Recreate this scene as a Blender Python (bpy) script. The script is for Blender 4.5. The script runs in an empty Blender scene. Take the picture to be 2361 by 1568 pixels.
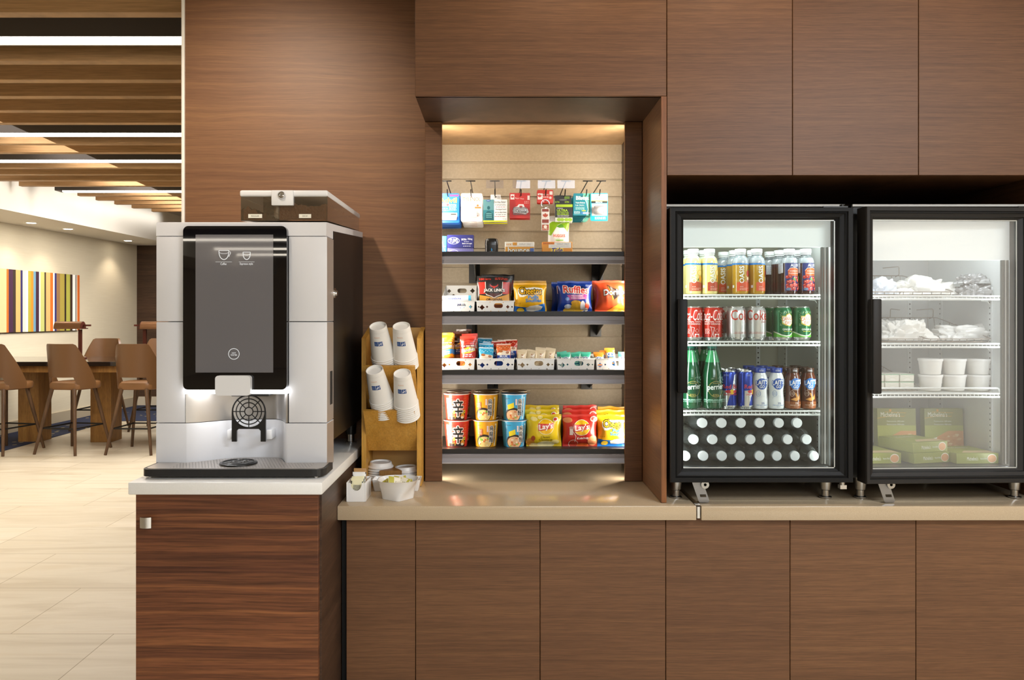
import bpy, bmesh, math, random
from mathutils import Matrix, Vector, Euler, noise as mnoise
S = bpy.context.scene
COL = S.collection
PI = math.pi
# ---------------------------------------------------------------- camera
FPX, CX, CY, EYE = 1894.0, 1150.0, 728.0, 1.40      # focal length and vanishing point in pixels, eye height in metres
cam = bpy.data.cameras.new('camera')
cam.sensor_width = 36.0
cam.lens = 36.0 * FPX / 2361.0
cam.shift_x = (1180.5 - CX) / 2361.0
cam.shift_y = -(784.0 - CY) / 2361.0
cam.clip_start, cam.clip_end = 0.05, 100
camo = bpy.data.objects.new('camera', cam)
camo.location = (0, 0, EYE)
camo.rotation_euler = (PI / 2, 0, 0)
COL.objects.link(camo)
S.camera = camo
# ---------------------------------------------------------------- look
S.view_settings.view_transform = 'Standard'
S.view_settings.look = 'None'
S.view_settings.exposure = 0.0
S.view_settings.gamma = 1.0
S.view_settings.use_curve_mapping = False
S.cycles.use_denoising = True
S.cycles.max_bounces = 10
S.cycles.diffuse_bounces = 4
S.cycles.glossy_bounces = 4
S.cycles.transmission_bounces = 6
S.cycles.transparent_max_bounces = 16
S.cycles.caustics_reflective = False
S.cycles.caustics_refractive = False
S.cycles.sample_clamp_indirect = 6.0
wd = bpy.data.worlds.new('world')
S.world = wd
wd.use_nodes = True
wd.node_tree.nodes['Background'].inputs[0].default_value = (1.0, 0.96, 0.9, 1)
wd.node_tree.nodes['Background'].inputs[1].default_value = 0.05
# ---------------------------------------------------------------- lamps of the room, and added fill lights
def lamp(name, kind, loc, energy, color=(1, .93, .84), size=.3, size_y=None, rot=(0, 0, 0), spot=None, blend=.6, aim=None):
    l = bpy.data.lights.new(name, kind)
    l.energy = energy
    l.color = color
    if kind == 'AREA':
        l.shape = 'RECTANGLE' if size_y else 'DISK'
        l.size = size
        if size_y: l.size_y = size_y
    else:
        l.shadow_soft_size = size
    if spot:
        l.spot_size = spot; l.spot_blend = blend
    o = bpy.data.objects.new(name, l)
    o.location = loc; o.rotation_euler = rot if aim is None else Vector(aim).to_track_quat('-Z', 'Y').to_euler()
    COL.objects.link(o)
    return o
WARM = (1.0, .86, .70)
NEUT = (1.0, .94, .87)
# added big soft fill lights for the lobby, unseen behind the camera
NEUT = (1.0, .965, .92)
COOL = (.84, .92, 1.0)
lamp('lobby_fill', 'AREA', (2.4, -.7, 2.9), 180, COOL, 1.6, 1.2)
lamp('lobby_fill', 'AREA', (1.7, -3.4, 2.9), 175, COOL, 3.0, 2.0)
lamp('lobby_fill', 'AREA', (1.6, -6.2, 2.9), 190, COOL, 4.0, 2.6)
# downlights over the counter
for x, y, e in ((0.22, 2.36, 15), (0.80, 2.36, 18), (1.45, 2.36, 12)):
    lamp('counter_downlight', 'SPOT', (x, y, 2.88), e, WARM, .05, spot=math.radians(115), blend=.8)
lamp('wall_washer', 'SPOT', (-1.05, 1.75, 2.88), 105, WARM, .06, spot=math.radians(60), blend=1.0, aim=(.18, 1.5, -1.02))
# added area fills below the slats, for the lounge beyond the walnut wall
lamp('lounge_fill', 'AREA', (-3.4, 6.2, 2.72), 110, NEUT, 2.6, 2.0, aim=(-.45, 0, -1)).data.spread = math.radians(155)
lamp('lounge_fill', 'AREA', (-3.6, 9.6, 2.72), 190, NEUT, 2.6, 2.2, aim=(-.45, 0, -1)).data.spread = math.radians(155)
lamp('lounge_fill', 'AREA', (-2.6, 3.9, 2.72), 32, NEUT, 1.2, .8)
lamp('bulkhead_fill', 'AREA', (-4.62, 9.3, 2.92), 4.5, NEUT, 5.5, .05, aim=(-1, 0, -.35)).data.spread = math.radians(60)  # added strip to brighten the bulkhead, no real lamp there
# display niche: slim vertical LED strips behind both pilasters
for sx in (-1, 1):
    lamp('niche_led', 'AREA', (.128 + sx * .362, 3.085, 1.45), 7.0, (1, .90, .76), .02, 1.28, aim=(-sx, .55, 0))

def W(px, D): return (px - CX) * D / FPX
def Hh(py, D): return EYE - (py - CY) * D / FPX
# ---------------------------------------------------------------- colours and materials
def lin(c):
    c /= 255.0
    return c / 12.92 if c <= .04045 else ((c + .055) / 1.055) ** 2.4
def hx(h):
    h = h.lstrip('#')
    return tuple(lin(int(h[i:i + 2], 16)) for i in (0, 2, 4)) + (1,)
_M = {}
def C(h, rough=.45, metal=0.0, spec=.5, emit=0.0, bump=0.0, bscale=60, coat=0.0, name=None):
    key = (h, rough, metal, spec, emit, bump, bscale, coat)
    if key in _M: return _M[key]
    m = bpy.data.materials.new(name or 'plain_' + h.strip('#'))
    m.use_nodes = True
    nt = m.node_tree
    b = nt.nodes['Principled BSDF']
    b.inputs['Base Color'].default_value = hx(h)
    b.inputs['Roughness'].default_value = rough
    b.inputs['Metallic'].default_value = metal
    b.inputs['Specular IOR Level'].default_value = spec
    b.inputs['Coat Weight'].default_value = coat
    if emit:
        b.inputs['Emission Color'].default_value = hx(h)
        b.inputs['Emission Strength'].default_value = emit
    if bump:
        tc = nt.nodes.new('ShaderNodeTexCoord')
        n = nt.nodes.new('ShaderNodeTexNoise'); n.inputs['Scale'].default_value = bscale; n.inputs['Detail'].default_value = 4
        bp = nt.nodes.new('ShaderNodeBump'); bp.inputs['Strength'].default_value = bump; bp.inputs['Distance'].default_value = .004
        nt.links.new(tc.outputs['Object'], n.inputs['Vector'])
        nt.links.new(n.outputs['Fac'], bp.inputs['Height'])
        nt.links.new(bp.outputs['Normal'], b.inputs['Normal'])
    _M[key] = m
    return m
def ramp(nt, fac, stops):
    r = nt.nodes.new('ShaderNodeValToRGB')
    e = r.color_ramp.elements
    while len(e) < len(stops): e.new(.5)
    for el, (p, c) in zip(e, stops):
        el.position = p; el.color = hx(c)
    nt.links.new(fac, r.inputs['Fac'])
    return r.outputs['Color']
def nz(nt, vec, scale, detail=4, rough=.55, dist=0.0, mapscale=None, rnd=None):
    if mapscale:
        mp = nt.nodes.new('ShaderNodeMapping'); mp.inputs['Scale'].default_value = mapscale
        nt.links.new(vec, mp.inputs['Vector']); vec = mp.outputs['Vector']
        if rnd is not None:
            nt.links.new(rnd, mp.inputs['Location'])
    n = nt.nodes.new('ShaderNodeTexNoise')
    n.inputs['Scale'].default_value = scale; n.inputs['Detail'].default_value = detail
    n.inputs['Roughness'].default_value = rough; n.inputs['Distortion'].default_value = dist
    nt.links.new(vec, n.inputs['Vector'])
    return n.outputs['Fac']
def mixc(nt, fac, a, b, mode='MIX'):
    m = nt.nodes.new('ShaderNodeMix'); m.data_type = 'RGBA'; m.blend_type = mode
    if isinstance(fac, float): m.inputs[0].default_value = fac
    else: nt.links.new(fac, m.inputs[0])
    for s, i in ((a, 6), (b, 7)):
        if isinstance(s, str): m.inputs[i].default_value = hx(s)
        else: nt.links.new(s, m.inputs[i])
    return m.outputs[2]
def wood(name, dark, mid, light, rough=.42, gx=.9, gz=34, band=5.0, fine=190, wav=.0, axis='x', contrast=.25):
    """Quarter-cut veneer with the grain along the object's x (and y) axis, or along z."""
    m = bpy.data.materials.new(name); m.use_nodes = True
    nt = m.node_tree; b = nt.nodes['Principled BSDF']
    tc = nt.nodes.new('ShaderNodeTexCoord'); v = tc.outputs['Object']
    oi = nt.nodes.new('ShaderNodeObjectInfo')
    rm = nt.nodes.new('ShaderNodeMath'); rm.operation = 'MULTIPLY'; rm.inputs[1].default_value = 37.0
    nt.links.new(oi.outputs['Random'], rm.inputs[0]); r = rm.outputs[0]
    def sc(a, c): return (a, a, c) if axis == 'x' else (c, c, a)
    wv = nz(nt, v, 1.0, 2, .5, 0, sc(1.3, 3.0), r)
    add = nt.nodes.new('ShaderNodeVectorMath'); add.operation = 'ADD'
    cmb = nt.nodes.new('ShaderNodeCombineXYZ')
    ml = nt.nodes.new('ShaderNodeMath'); ml.operation = 'MULTIPLY'; ml.inputs[1].default_value = wav
    nt.links.new(wv, ml.inputs[0])
    nt.links.new(ml.outputs[0], cmb.inputs['Z' if axis == 'x' else 'X'])
    nt.links.new(v, add.inputs[0]); nt.links.new(cmb.outputs[0], add.inputs[1])
    v2 = add.outputs[0]
    f1 = nz(nt, v2, 1.0, 6, .62, .3, sc(gx, gz), r)
    f2 = nz(nt, v2, 1.0, 3, .5, .5, sc(gx * .5, band), r)
    f3 = nz(nt, v2, 1.0, 3, .7, 0, sc(gx * 9, fine), r)
    c1 = ramp(nt, f1, ((.28, dark), (.5, mid), (.72, light)))
    c2 = ramp(nt, f2, ((.3, dark), (.7, light)))
    c = mixc(nt, .35, c1, c2)
    c3 = ramp(nt, f3, ((.35, '#5a5a5a'), (.6, '#ffffff')))
    c = mixc(nt, contrast, c, c3, 'MULTIPLY')
    nt.links.new(c, b.inputs['Base Color'])
    b.inputs['Roughness'].default_value = rough
    b.inputs['Specular IOR Level'].default_value = .35
    return m
def glassy(name, tint='#ffffff', film=0.0, filmcol='#ffffff', gloss=1.0, rough=0.0):
    """Thin pane: mostly clear, mirror-like at grazing angles, with an optional milky film mixed in."""
    m = bpy.data.materials.new(name); m.use_nodes = True
    nt = m.node_tree; nt.nodes.clear()
    out = nt.nodes.new('ShaderNodeOutputMaterial')
    tr = nt.nodes.new('ShaderNodeBsdfTransparent'); tr.inputs[0].default_value = hx(tint)
    gl = nt.nodes.new('ShaderNodeBsdfGlossy'); gl.inputs['Roughness'].default_value = rough
    fr = nt.nodes.new('ShaderNodeFresnel'); fr.inputs['IOR'].default_value = 1.45
    mu = nt.nodes.new('ShaderNodeMath'); mu.operation = 'MULTIPLY'; mu.inputs[1].default_value = gloss
    nt.links.new(fr.outputs[0], mu.inputs[0])
    mx = nt.nodes.new('ShaderNodeMixShader')
    nt.links.new(mu.outputs[0], mx.inputs[0]); nt.links.new(tr.outputs[0], mx.inputs[1]); nt.links.new(gl.outputs[0], mx.inputs[2])
    last = mx.outputs[0]
    if film:
        df = nt.nodes.new('ShaderNodeBsdfDiffuse'); df.inputs[0].default_value = hx(filmcol)
        tl = nt.nodes.new('ShaderNodeBsdfTranslucent'); tl.inputs[0].default_value = hx(filmcol)
        m0 = nt.nodes.new('ShaderNodeMixShader'); m0.inputs[0].default_value = .5
        nt.links.new(df.outputs[0], m0.inputs[1]); nt.links.new(tl.outputs[0], m0.inputs[2])
        m2 = nt.nodes.new('ShaderNodeMixShader'); m2.inputs[0].default_value = film
        nt.links.new(last, m2.inputs[1]); nt.links.new(m0.outputs[0], m2.inputs[2]); last = m2.outputs[0]
    nt.links.new(last, out.inputs['Surface'])
    return m
def speck(name, a, b, c, scale, rough=.25, spec=.5, coat=0.0):
    m = bpy.data.materials.new(name); m.use_nodes = True
    nt = m.node_tree; bs = nt.nodes['Principled BSDF']
    tc = nt.nodes.new('ShaderNodeTexCoord')
    f = nz(nt, tc.outputs['Object'], scale, 3, .7)
    nt.links.new(ramp(nt, f, ((.3, a), (.5, b), (.72, c))), bs.inputs['Base Color'])
    bs.inputs['Roughness'].default_value = rough
    bs.inputs['Specular IOR Level'].default_value = spec
    bs.inputs['Coat Weight'].default_value = coat
    return m
# ---------------------------------------------------------------- mesh builder
class M:
    def __init__(s):
        s.v = []; s.f = []; s.m = []; s.sm = []; s.mats = []
    def mi(s, mat):
        if isinstance(mat, str): mat = C(mat)
        if mat not in s.mats: s.mats.append(mat)
        return s.mats.index(mat)
    def add(s, vs, fs, mat, smooth=False, xf=None):
        n = len(s.v); k = s.mi(mat)
        s.v += [tuple(xf @ Vector(p)) for p in vs] if xf is not None else [tuple(p) for p in vs]
        for f in fs:
            s.f.append(tuple(i + n for i in f)); s.m.append(k); s.sm.append(smooth)
        return s
    def box(s, x0, x1, y0, y1, z0, z1, mat, xf=None):
        v = [(x0, y0, z0), (x1, y0, z0), (x1, y1, z0), (x0, y1, z0), (x0, y0, z1), (x1, y0, z1), (x1, y1, z1), (x0, y1, z1)]
        f = [(0, 3, 2, 1), (4, 5, 6, 7), (0, 1, 5, 4), (1, 2, 6, 5), (2, 3, 7, 6), (3, 0, 4, 7)]
        return s.add(v, f, mat, False, xf)
    def rbox(s, x0, x1, y0, y1, z0, z1, mat, r=.003, seg=2, xf=None):
        bm = bmesh.new()
        bmesh.ops.create_cube(bm, size=1)
        for v in bm.verts:
            v.co = Vector((x0 + (v.co.x + .5) * (x1 - x0), y0 + (v.co.y + .5) * (y1 - y0), z0 + (v.co.z + .5) * (z1 - z0)))
        bmesh.ops.bevel(bm, geom=bm.edges[:], offset=r, segments=seg, affect='EDGES', profile=.5)
        s.bm(bm, mat, True, xf); return s
    def bm(s, bm, mat, smooth=False, xf=None):
        bm.verts.index_update()
        s.add([v.co.copy() for v in bm.verts], [[v.index for v in f.verts] for f in bm.faces], mat, smooth, xf)
        bm.free(); return s
    def tube(s, pts, r, mat, n=8, closed=False, cap=True, xf=None, r1=None):
        P = [Vector(p) for p in pts]; L = len(P)
        tang = []
        for i in range(L):
            a = P[(i - 1) % L] if (closed or i > 0) else P[0]
            b = P[(i + 1) % L] if (closed or i < L - 1) else P[-1]
            tang.append((b - a).normalized())
        up = Vector((0, 0, 1)) if abs(tang[0].z) < .9 else Vector((1, 0, 0))
        nrm = (up - tang[0] * up.dot(tang[0])).normalized()
        vs, fs = [], []
        for i in range(L):
            t = tang[i]; nrm = (nrm - t * nrm.dot(t)).normalized(); bi = t.cross(nrm)
            rr = r if r1 is None else r + (r1 - r) * i / (L - 1)
            for k in range(n):
                a = 2 * PI * k / n
                vs.append(P[i] + (nrm * math.cos(a) + bi * math.sin(a)) * rr)
        for i in range(L if closed else L - 1):
            j = (i + 1) % L
            for k in range(n):
                k2 = (k + 1) % n
                fs.append((i * n + k, i * n + k2, j * n + k2, j * n + k))
        if cap and not closed:
            fs.append(tuple(range(n - 1, -1, -1))); fs.append(tuple((L - 1) * n + k for k in range(n)))
        return s.add(vs, fs, mat, True, xf)
    def lathe(s, prof, mat, n=28, c=(0, 0), xf=None, cap=True, seg=None):
        """Surface of revolution about z; prof = [(r, z)...] bottom to top; seg maps a profile step to another material."""
        vs = []; by = {}
        for r, z in prof:
            for k in range(n):
                a = 2 * PI * k / n
                vs.append((c[0] + r * math.cos(a), c[1] + r * math.sin(a), z))
        for i in range(len(prof) - 1):
            mt = mat if not seg else seg.get(i, mat)
            for k in range(n):
                k2 = (k + 1) % n
                by.setdefault(id(mt), [mt, []])[1].append((i * n + k, i * n + k2, (i + 1) * n + k2, (i + 1) * n + k))
        if cap:
            if prof[0][0] > 1e-5: by.setdefault(id(mat), [mat, []])[1].append(tuple(range(n - 1, -1, -1)))
            mt = mat if not seg else seg.get(len(prof) - 2, mat)
            if prof[-1][0] > 1e-5: by.setdefault(id(mt), [mt, []])[1].append(tuple((len(prof) - 1) * n + k for k in range(n)))
        base = len(s.v)
        s.v += [tuple(xf @ Vector(p)) for p in vs] if xf is not None else vs
        for mt, fs in by.values():
            k = s.mi(mt)
            for f in fs:
                s.f.append(tuple(i + base for i in f)); s.m.append(k); s.sm.append(True)
        return s
    def prism(s, pts, a, b, mat, plane='xz', xf=None, smooth=False):
        """Extrude a polygon given in a plane ('xz' -> along y, 'xy' -> along z, 'yz' -> along x) from a to b."""
        def q(p, h):
            return {'xz': (p[0], h, p[1]), 'xy': (p[0], p[1], h), 'yz': (h, p[0], p[1])}[plane]
        n = len(pts)
        vs = [q(p, a) for p in pts] + [q(p, b) for p in pts]
        area = sum(pts[i][0] * pts[(i + 1) % n][1] - pts[(i + 1) % n][0] * pts[i][1] for i in range(n))
        fl = (area > 0) != (plane == 'xz')
        sd = [(i, (i + 1) % n, n + (i + 1) % n, n + i) for i in range(n)]
        f = [tuple(range(n - 1, -1, -1)), tuple(range(n, 2 * n))] + sd
        if (b > a) != fl: f = [tuple(reversed(x)) for x in f]
        return s.add(vs, f, mat, smooth, xf)
    def plate(s, outer, holes, t, mat, xf=None):
        """A flat plate with holes in the xz plane, thickness t about y = 0."""
        cu = bpy.data.curves.new('plate', 'CURVE'); cu.dimensions = '2D'; cu.fill_mode = 'BOTH'; cu.extrude = t / 2
        for pts in [outer] + holes:
            sp = cu.splines.new('POLY'); sp.points.add(len(pts) - 1)
            for p, q in zip(sp.points, pts): p.co = (q[0], q[1], 0, 1)
            sp.use_cyclic_u = True
        ob = bpy.data.objects.new('plate', cu); me = ob.to_mesh()
        s.add([(v.co.x, -v.co.z, v.co.y) for v in me.vertices], [tuple(p.vertices) for p in me.polygons], mat, False, xf)
        ob.to_mesh_clear(); bpy.data.objects.remove(ob); bpy.data.curves.remove(cu)
        return s
    def ball(s, c, rx, ry, rz, mat, nu=16, nv=10, xf=None):
        vs = [(c[0], c[1], c[2] - rz)]; fs = []
        for j in range(1, nv):
            t = -PI / 2 + PI * j / nv
            for i in range(nu):
                a = 2 * PI * i / nu
                vs.append((c[0] + rx * math.cos(t) * math.cos(a), c[1] + ry * math.cos(t) * math.sin(a), c[2] + rz * math.sin(t)))
        vs.append((c[0], c[1], c[2] + rz)); top = len(vs) - 1
        for i in range(nu):
            i2 = (i + 1) % nu
            fs.append((0, 1 + i2, 1 + i)); fs.append((top, top - nu + i, top - nu + i2))
            for j in range(nv - 2):
                fs.append((1 + j * nu + i, 1 + j * nu + i2, 1 + (j + 1) * nu + i2, 1 + (j + 1) * nu + i))
        return s.add(vs, fs, mat, True, xf)
    def grid(s, fn, nu, nv, mat, smooth=True, closed_u=False, xf=None):
        vs = [fn(i / (nu - (0 if closed_u else 1)), j / (nv - 1)) for j in range(nv) for i in range(nu)]
        fs = []
        for j in range(nv - 1):
            for i in range(nu if closed_u else nu - 1):
                i2 = (i + 1) % nu
                fs.append((j * nu + i, j * nu + i2, (j + 1) * nu + i2, (j + 1) * nu + i))
        return s.add(vs, fs, mat, smooth, xf)
    def mesh(s, name):
        me = bpy.data.meshes.new(name)
        me.from_pydata(s.v, [], s.f)
        for m in s.mats: me.materials.append(m)
        me.polygons.foreach_set('material_index', s.m)
        me.polygons.foreach_set('use_smooth', s.sm)
        if any(s.sm): me.set_sharp_from_angle(angle=math.radians(38))
        me.update()
        return me
def mk(name, g, parent=None, loc=None, rot=None):
    o = bpy.data.objects.new(name, g.mesh(name) if isinstance(g, M) else g)
    COL.objects.link(o)
    if parent is not None: o.parent = parent
    if loc is not None: o.location = loc
    if rot is not None: o.rotation_euler = rot
    return o
def tag(o, label, cat, group=None):
    o['label'] = label; o['category'] = cat
    if group: o['group'] = group
    return o
def thing(name, label, cat, loc=(0, 0, 0), rot=(0, 0, 0), group=None):
    o = bpy.data.objects.new(name, None); COL.objects.link(o)
    o.empty_display_size = .05
    o.location = loc; o.rotation_euler = rot
    return tag(o, label, cat, group)
def solo(name, g, label, cat, loc=(0, 0, 0), rot=(0, 0, 0), group=None):
    return tag(mk(name, g, None, loc, rot), label, cat, group)
def struct(name, g, parent=None):
    o = mk(name, g, parent)
    if parent is None: o['kind'] = 'structure'
    return o
def dup(root, loc, rot=None, label=None, scale=None):
    r = root.copy(); COL.objects.link(r); r.location = loc
    if rot is not None: r.rotation_euler = rot
    if scale is not None: r.scale = scale
    if label: r['label'] = label
    for ch in list(root.children):
        c = ch.copy(); COL.objects.link(c); c.parent = r
        for gch in ch.children:
            d = gch.copy(); COL.objects.link(d); d.parent = c
    return r
def fillet(pts, r, n=4, closed=False):
    """Round the corners of a polyline (any dimension)."""
    P = [Vector(p) for p in pts]; out = []; L = len(P)
    for i in range(L):
        if not closed and i in (0, L - 1): out.append(P[i]); continue
        a, b, c = P[i - 1], P[i], P[(i + 1) % L]
        d1, d2 = (a - b), (c - b)
        k = min(r, d1.length * .49, d2.length * .49)
        p, q = b + d1.normalized() * k, b + d2.normalized() * k
        for j in range(n + 1):
            t = j / n
            out.append(p * (1 - t) ** 2 + b * 2 * t * (1 - t) + q * t * t)
    return [tuple(v) for v in out]
def rrect(x0, x1, z0, z1, r, n=5):
    out = []
    for cx, cz, a0 in ((x1 - r, z0 + r, -90), (x1 - r, z1 - r, 0), (x0 + r, z1 - r, 90), (x0 + r, z0 + r, 180)):
        for j in range(n + 1):
            a = math.radians(a0 + 90 * j / n)
            out.append((cx + r * math.cos(a), cz + r * math.sin(a)))
    return out
def circ(cx, cz, rx, rz=None, n=28, a0=0, a1=2 * PI):
    rz = rx if rz is None else rz
    full = abs(a1 - a0 - 2 * PI) < 1e-6
    return [(cx + rx * math.cos(a0 + (a1 - a0) * k / (n if full else n - 1)), cz + rz * math.sin(a0 + (a1 - a0) * k / (n if full else n - 1))) for k in range(n)]
# ---------------------------------------------------------------- printed artwork (flat shapes laid on a surface)
_T = {}
def glyphs(txt, off, shear):
    key = (txt, off, shear)
    if key not in _T:
        cu = bpy.data.curves.new('print', 'FONT'); cu.body = txt; cu.offset = off; cu.shear = shear; cu.resolution_u = 2
        ob = bpy.data.objects.new('print', cu); me = ob.to_mesh()
        _T[key] = ([(v.co.x, v.co.y) for v in me.vertices], [tuple(p.vertices) for p in me.polygons])
        ob.to_mesh_clear(); bpy.data.objects.remove(ob); bpy.data.curves.remove(cu)
    return _T[key]
class Art:
    """Shapes in (u, v) metres, laid in order; put() maps them onto a surface function (u, v, height)."""
    def __init__(s): s.L = []; s.cache = {}; s.lv = 0; s.hold = False
    def _a(s, vs, fs, col):
        s.L.append((vs, fs, col, s.lv))
        if not s.hold: s.lv += 1
        return s
    def poly(s, pts, col): return s._a([tuple(p) for p in pts], [tuple(range(len(pts)))], col)
    def rect(s, x0, x1, y0, y1, col): return s.poly([(x0, y0), (x1, y0), (x1, y1), (x0, y1)], col)
    def ell(s, cx, cy, rx, ry, col, n=22): return s.poly(circ(cx, cy, rx, ry, n), col)
    def ring(s, cx, cy, rx, ry, w, col, n=26):
        a = circ(cx, cy, rx, ry, n); b = circ(cx, cy, rx - w, ry - w, n)
        return s._a(a + b, [(i, (i + 1) % n, n + (i + 1) % n, n + i) for i in range(n)], col)
    def line(s, pts, w, col):
        vs = []; P = [Vector(p) for p in pts]
        for i, p in enumerate(P):
            d = (P[min(i + 1, len(P) - 1)] - P[max(i - 1, 0)]).normalized(); nn = Vector((-d.y, d.x)) * w / 2
            vs += [tuple(p + nn), tuple(p - nn)]
        return s._a(vs, [(2 * i, 2 * i + 1, 2 * i + 3, 2 * i + 2) for i in range(len(P) - 1)], col)
    def text(s, txt, cx, cy, w, h, col, bold=.0, shear=0.0, rot=0.0, arc=0.0, tilt=0.0):
        """Text fitted to a box of w by h centred at (cx, cy); rot in degrees; arc bows it upward in the middle; tilt raises the right end."""
        vs, fs = glyphs(txt, bold, shear)
        if not vs: return s
        x0 = min(p[0] for p in vs); x1 = max(p[0] for p in vs); y0 = min(p[1] for p in vs); y1 = max(p[1] for p in vs)
        if w is None: w = h * (x1 - x0) / (y1 - y0)
        out = []; ca, sa = math.cos(math.radians(rot)), math.sin(math.radians(rot))
        for x, y in vs:
            u = ((x - x0) / (x1 - x0) - .5); q = ((y - y0) / (y1 - y0) - .5) * h + arc * (1 - 4 * u * u) + tilt * u
            p = u * w
            out.append((cx + p * ca - q * sa, cy + p * sa + q * ca))
        return s._a(out, fs, col)
    def outlined(s, txt, cx, cy, w, h, col, edge, bold=.0, eb=.06, **k):
        e = eb * h; fat = any(ord(c) > 0x3000 for c in txt)
        if fat: bold = 0
        s.hold = True
        for q in range(8):
            s.text(txt, cx + e * math.cos(PI * q / 4), cy + e * math.sin(PI * q / 4), w, h, edge, bold, **k)
        s.lv += 1
        if fat:
            for q in range(8): s.text(txt, cx + e * .26 * math.cos(PI * q / 4), cy + e * .26 * math.sin(PI * q / 4), w, h, col, 0, **k)
            s.lv += 1
        s.hold = False
        return s.text(txt, cx, cy, w, h, col, bold, **k)
    def leaf(s, cx, cy, r, col):
        """Maple leaf."""
        half = [(0, 1), (.17, .62), (.36, .74), (.29, .30), (.58, .56), (.66, .40), (.96, .42), (.84, .16), (1.0, .04), (.52, -.34), (.60, -.52), (.08, -.44), (.06, -.95)]
        return s.poly([(cx + x * r, cy + y * r) for x, y in half] + [(cx - x * r, cy + y * r) for x, y in reversed(half[1:])], col)
    def lines(s, x0, x1, y0, y1, n, col, seed=1, fill=.55):
        """Small print: n rows of word-like bars."""
        s.hold = True
        r = random.Random(seed); st = (y1 - y0) / n
        for i in range(n):
            y = y1 - (i + .5) * st; x = x0
            while x < x1 - .001:
                ww = r.uniform(.12, .3) * (x1 - x0)
                s.rect(x, min(x + ww, x1), y - st * fill / 2, y + st * fill / 2, col); x += ww + st * .5
        s.hold = False; s.lv += 1
        return s
    def put(s, g, fn, du=None, dv=None, lift=.0004, step=.00005, mats=None, rough=.4):
        key = (du, dv)
        if key not in s.cache:
            res = []
            for vs, fs, col, lv in s.L:
                if du or dv:
                    bm = bmesh.new(); bv = [bm.verts.new((p[0], p[1], 0)) for p in vs]
                    for f in fs:
                        try: bm.faces.new([bv[i] for i in f])
                        except ValueError: pass
                    big = [f for f in bm.faces if len(f.verts) > 4]
                    if big: bmesh.ops.triangulate(bm, faces=big)
                    for ax, d in ((0, du), (1, dv)):
                        if not d: continue
                        lo = min(p[ax] for p in vs); hi = max(p[ax] for p in vs)
                        for k in range(int(math.floor(lo / d)) + 1, int(math.ceil(hi / d))):
                            co = Vector((0, 0, 0)); co[ax] = k * d
                            no = Vector((0, 0, 0)); no[ax] = 1
                            bmesh.ops.bisect_plane(bm, geom=bm.verts[:] + bm.edges[:] + bm.faces[:], plane_co=co, plane_no=no, dist=1e-7)
                    bm.verts.index_update()
                    res.append(([(v.co.x, v.co.y) for v in bm.verts], [tuple(v.index for v in f.verts) for f in bm.faces], col, lv))
                    bm.free()
                else: res.append((vs, fs, col, lv))
            s.cache[key] = res
        for vs, fs, col, i in s.cache[key]:
            mt = col if not isinstance(col, str) else C(col, rough)
            n = len(g.v); k = g.mi(mt); h = lift + i * step
            P = [fn(u, v, h) for u, v in vs]
            g.v += [tuple(p) for p in P]
            for f in fs:
                # face toward the viewer side (-y)
                a = sum((vs[f[j]][0] * vs[f[(j + 1) % len(f)]][1] - vs[f[(j + 1) % len(f)]][0] * vs[f[j]][1]) for j in range(len(f)))
                ff = f if a > 0 else tuple(reversed(f))
                g.f.append(tuple(q + n for q in ff)); g.m.append(k); g.sm.append(False)
        return g
def flat(x=0, y=0, z=0): return lambda u, v, h: (x + u, y - h, z + v)
def onlathe(prof, a0=0.0, c=(0, 0), z0=0.0):
    """Wrap onto a surface of revolution whose front (u = 0) faces -y, turned by a0 radians."""
    rref = max(r for r, z in prof)
    def rad(z):
        for (r1, z1), (r2, z2) in zip(prof, prof[1:]):
            if z1 <= z <= z2 and z2 > z1: return r1 + (r2 - r1) * (z - z1) / (z2 - z1)
        return prof[-1][0]
    def fn(u, v, h):
        z = min(max(v + z0, prof[0][1]), prof[-1][1]); r = rad(z) + h; a = u / rref + a0
        return (c[0] + r * math.sin(a), c[1] - r * math.cos(a), z)
    return fn
# ================================================================ materials of the place
WAL = wood('walnut_veneer', '#5f402a', '#734f36', '#825c3d', rough=.42, gx=1.1, gz=95, band=5, contrast=.34, wav=.02, fine=380)
WAL_WARM = wood('walnut_veneer_warm', '#744f36', '#865e42', '#996f49', rough=.44, gx=.7, gz=60, band=3, contrast=.28, wav=.08, fine=320)
WAL_RED = wood('rosewood_laminate', '#3c231b', '#72442f', '#a06740', rough=.36, gx=.6, gz=74, band=13, contrast=.5, wav=.04)
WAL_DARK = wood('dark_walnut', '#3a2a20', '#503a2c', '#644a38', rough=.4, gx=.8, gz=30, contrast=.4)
WAL_EDGE = wood('walnut_edge', '#6a4022', '#8a5630', '#9c6438', rough=.4, axis='z', gz=60, gx=1.2, contrast=.3)
MAPLE = wood('honey_maple', '#b98330', '#cf983e', '#deac57', rough=.38, axis='z', gz=26, gx=2.2, contrast=.22, band=4)
OAK = wood('golden_oak', '#7c5428', '#946a34', '#ab7f45', rough=.5, axis='z', gz=24, gx=1.5, contrast=.35)
SLATW = wood('slat_wood', '#a27c54', '#bd9568', '#cea87c', rough=.5, gx=.6, gz=20, contrast=.3)
BLACK = C('#0b0b0c', .35, name='black_plastic')
DARK = C('#060505', .7, name='dark_void')
QUARTZ = speck('beige_quartz', '#b5a083', '#bda88b', '#c7b396', 420, rough=.16, coat=.0)
WQUARTZ = speck('white_quartz', '#efeeea', '#f1f0ed', '#f4f3f0', 220, rough=.25)
STEEL = C('#b8b6b4', .3, 1.0, bump=.02, bscale=300, name='brushed_steel')
CHROME = C('#d8d8da', .12, 1.0, name='chrome')
IVORY = C('#efe9dc', .6, name='ivory_paint')
WHITEP = C('#eceae4', .45, name='white_plastic')
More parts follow.
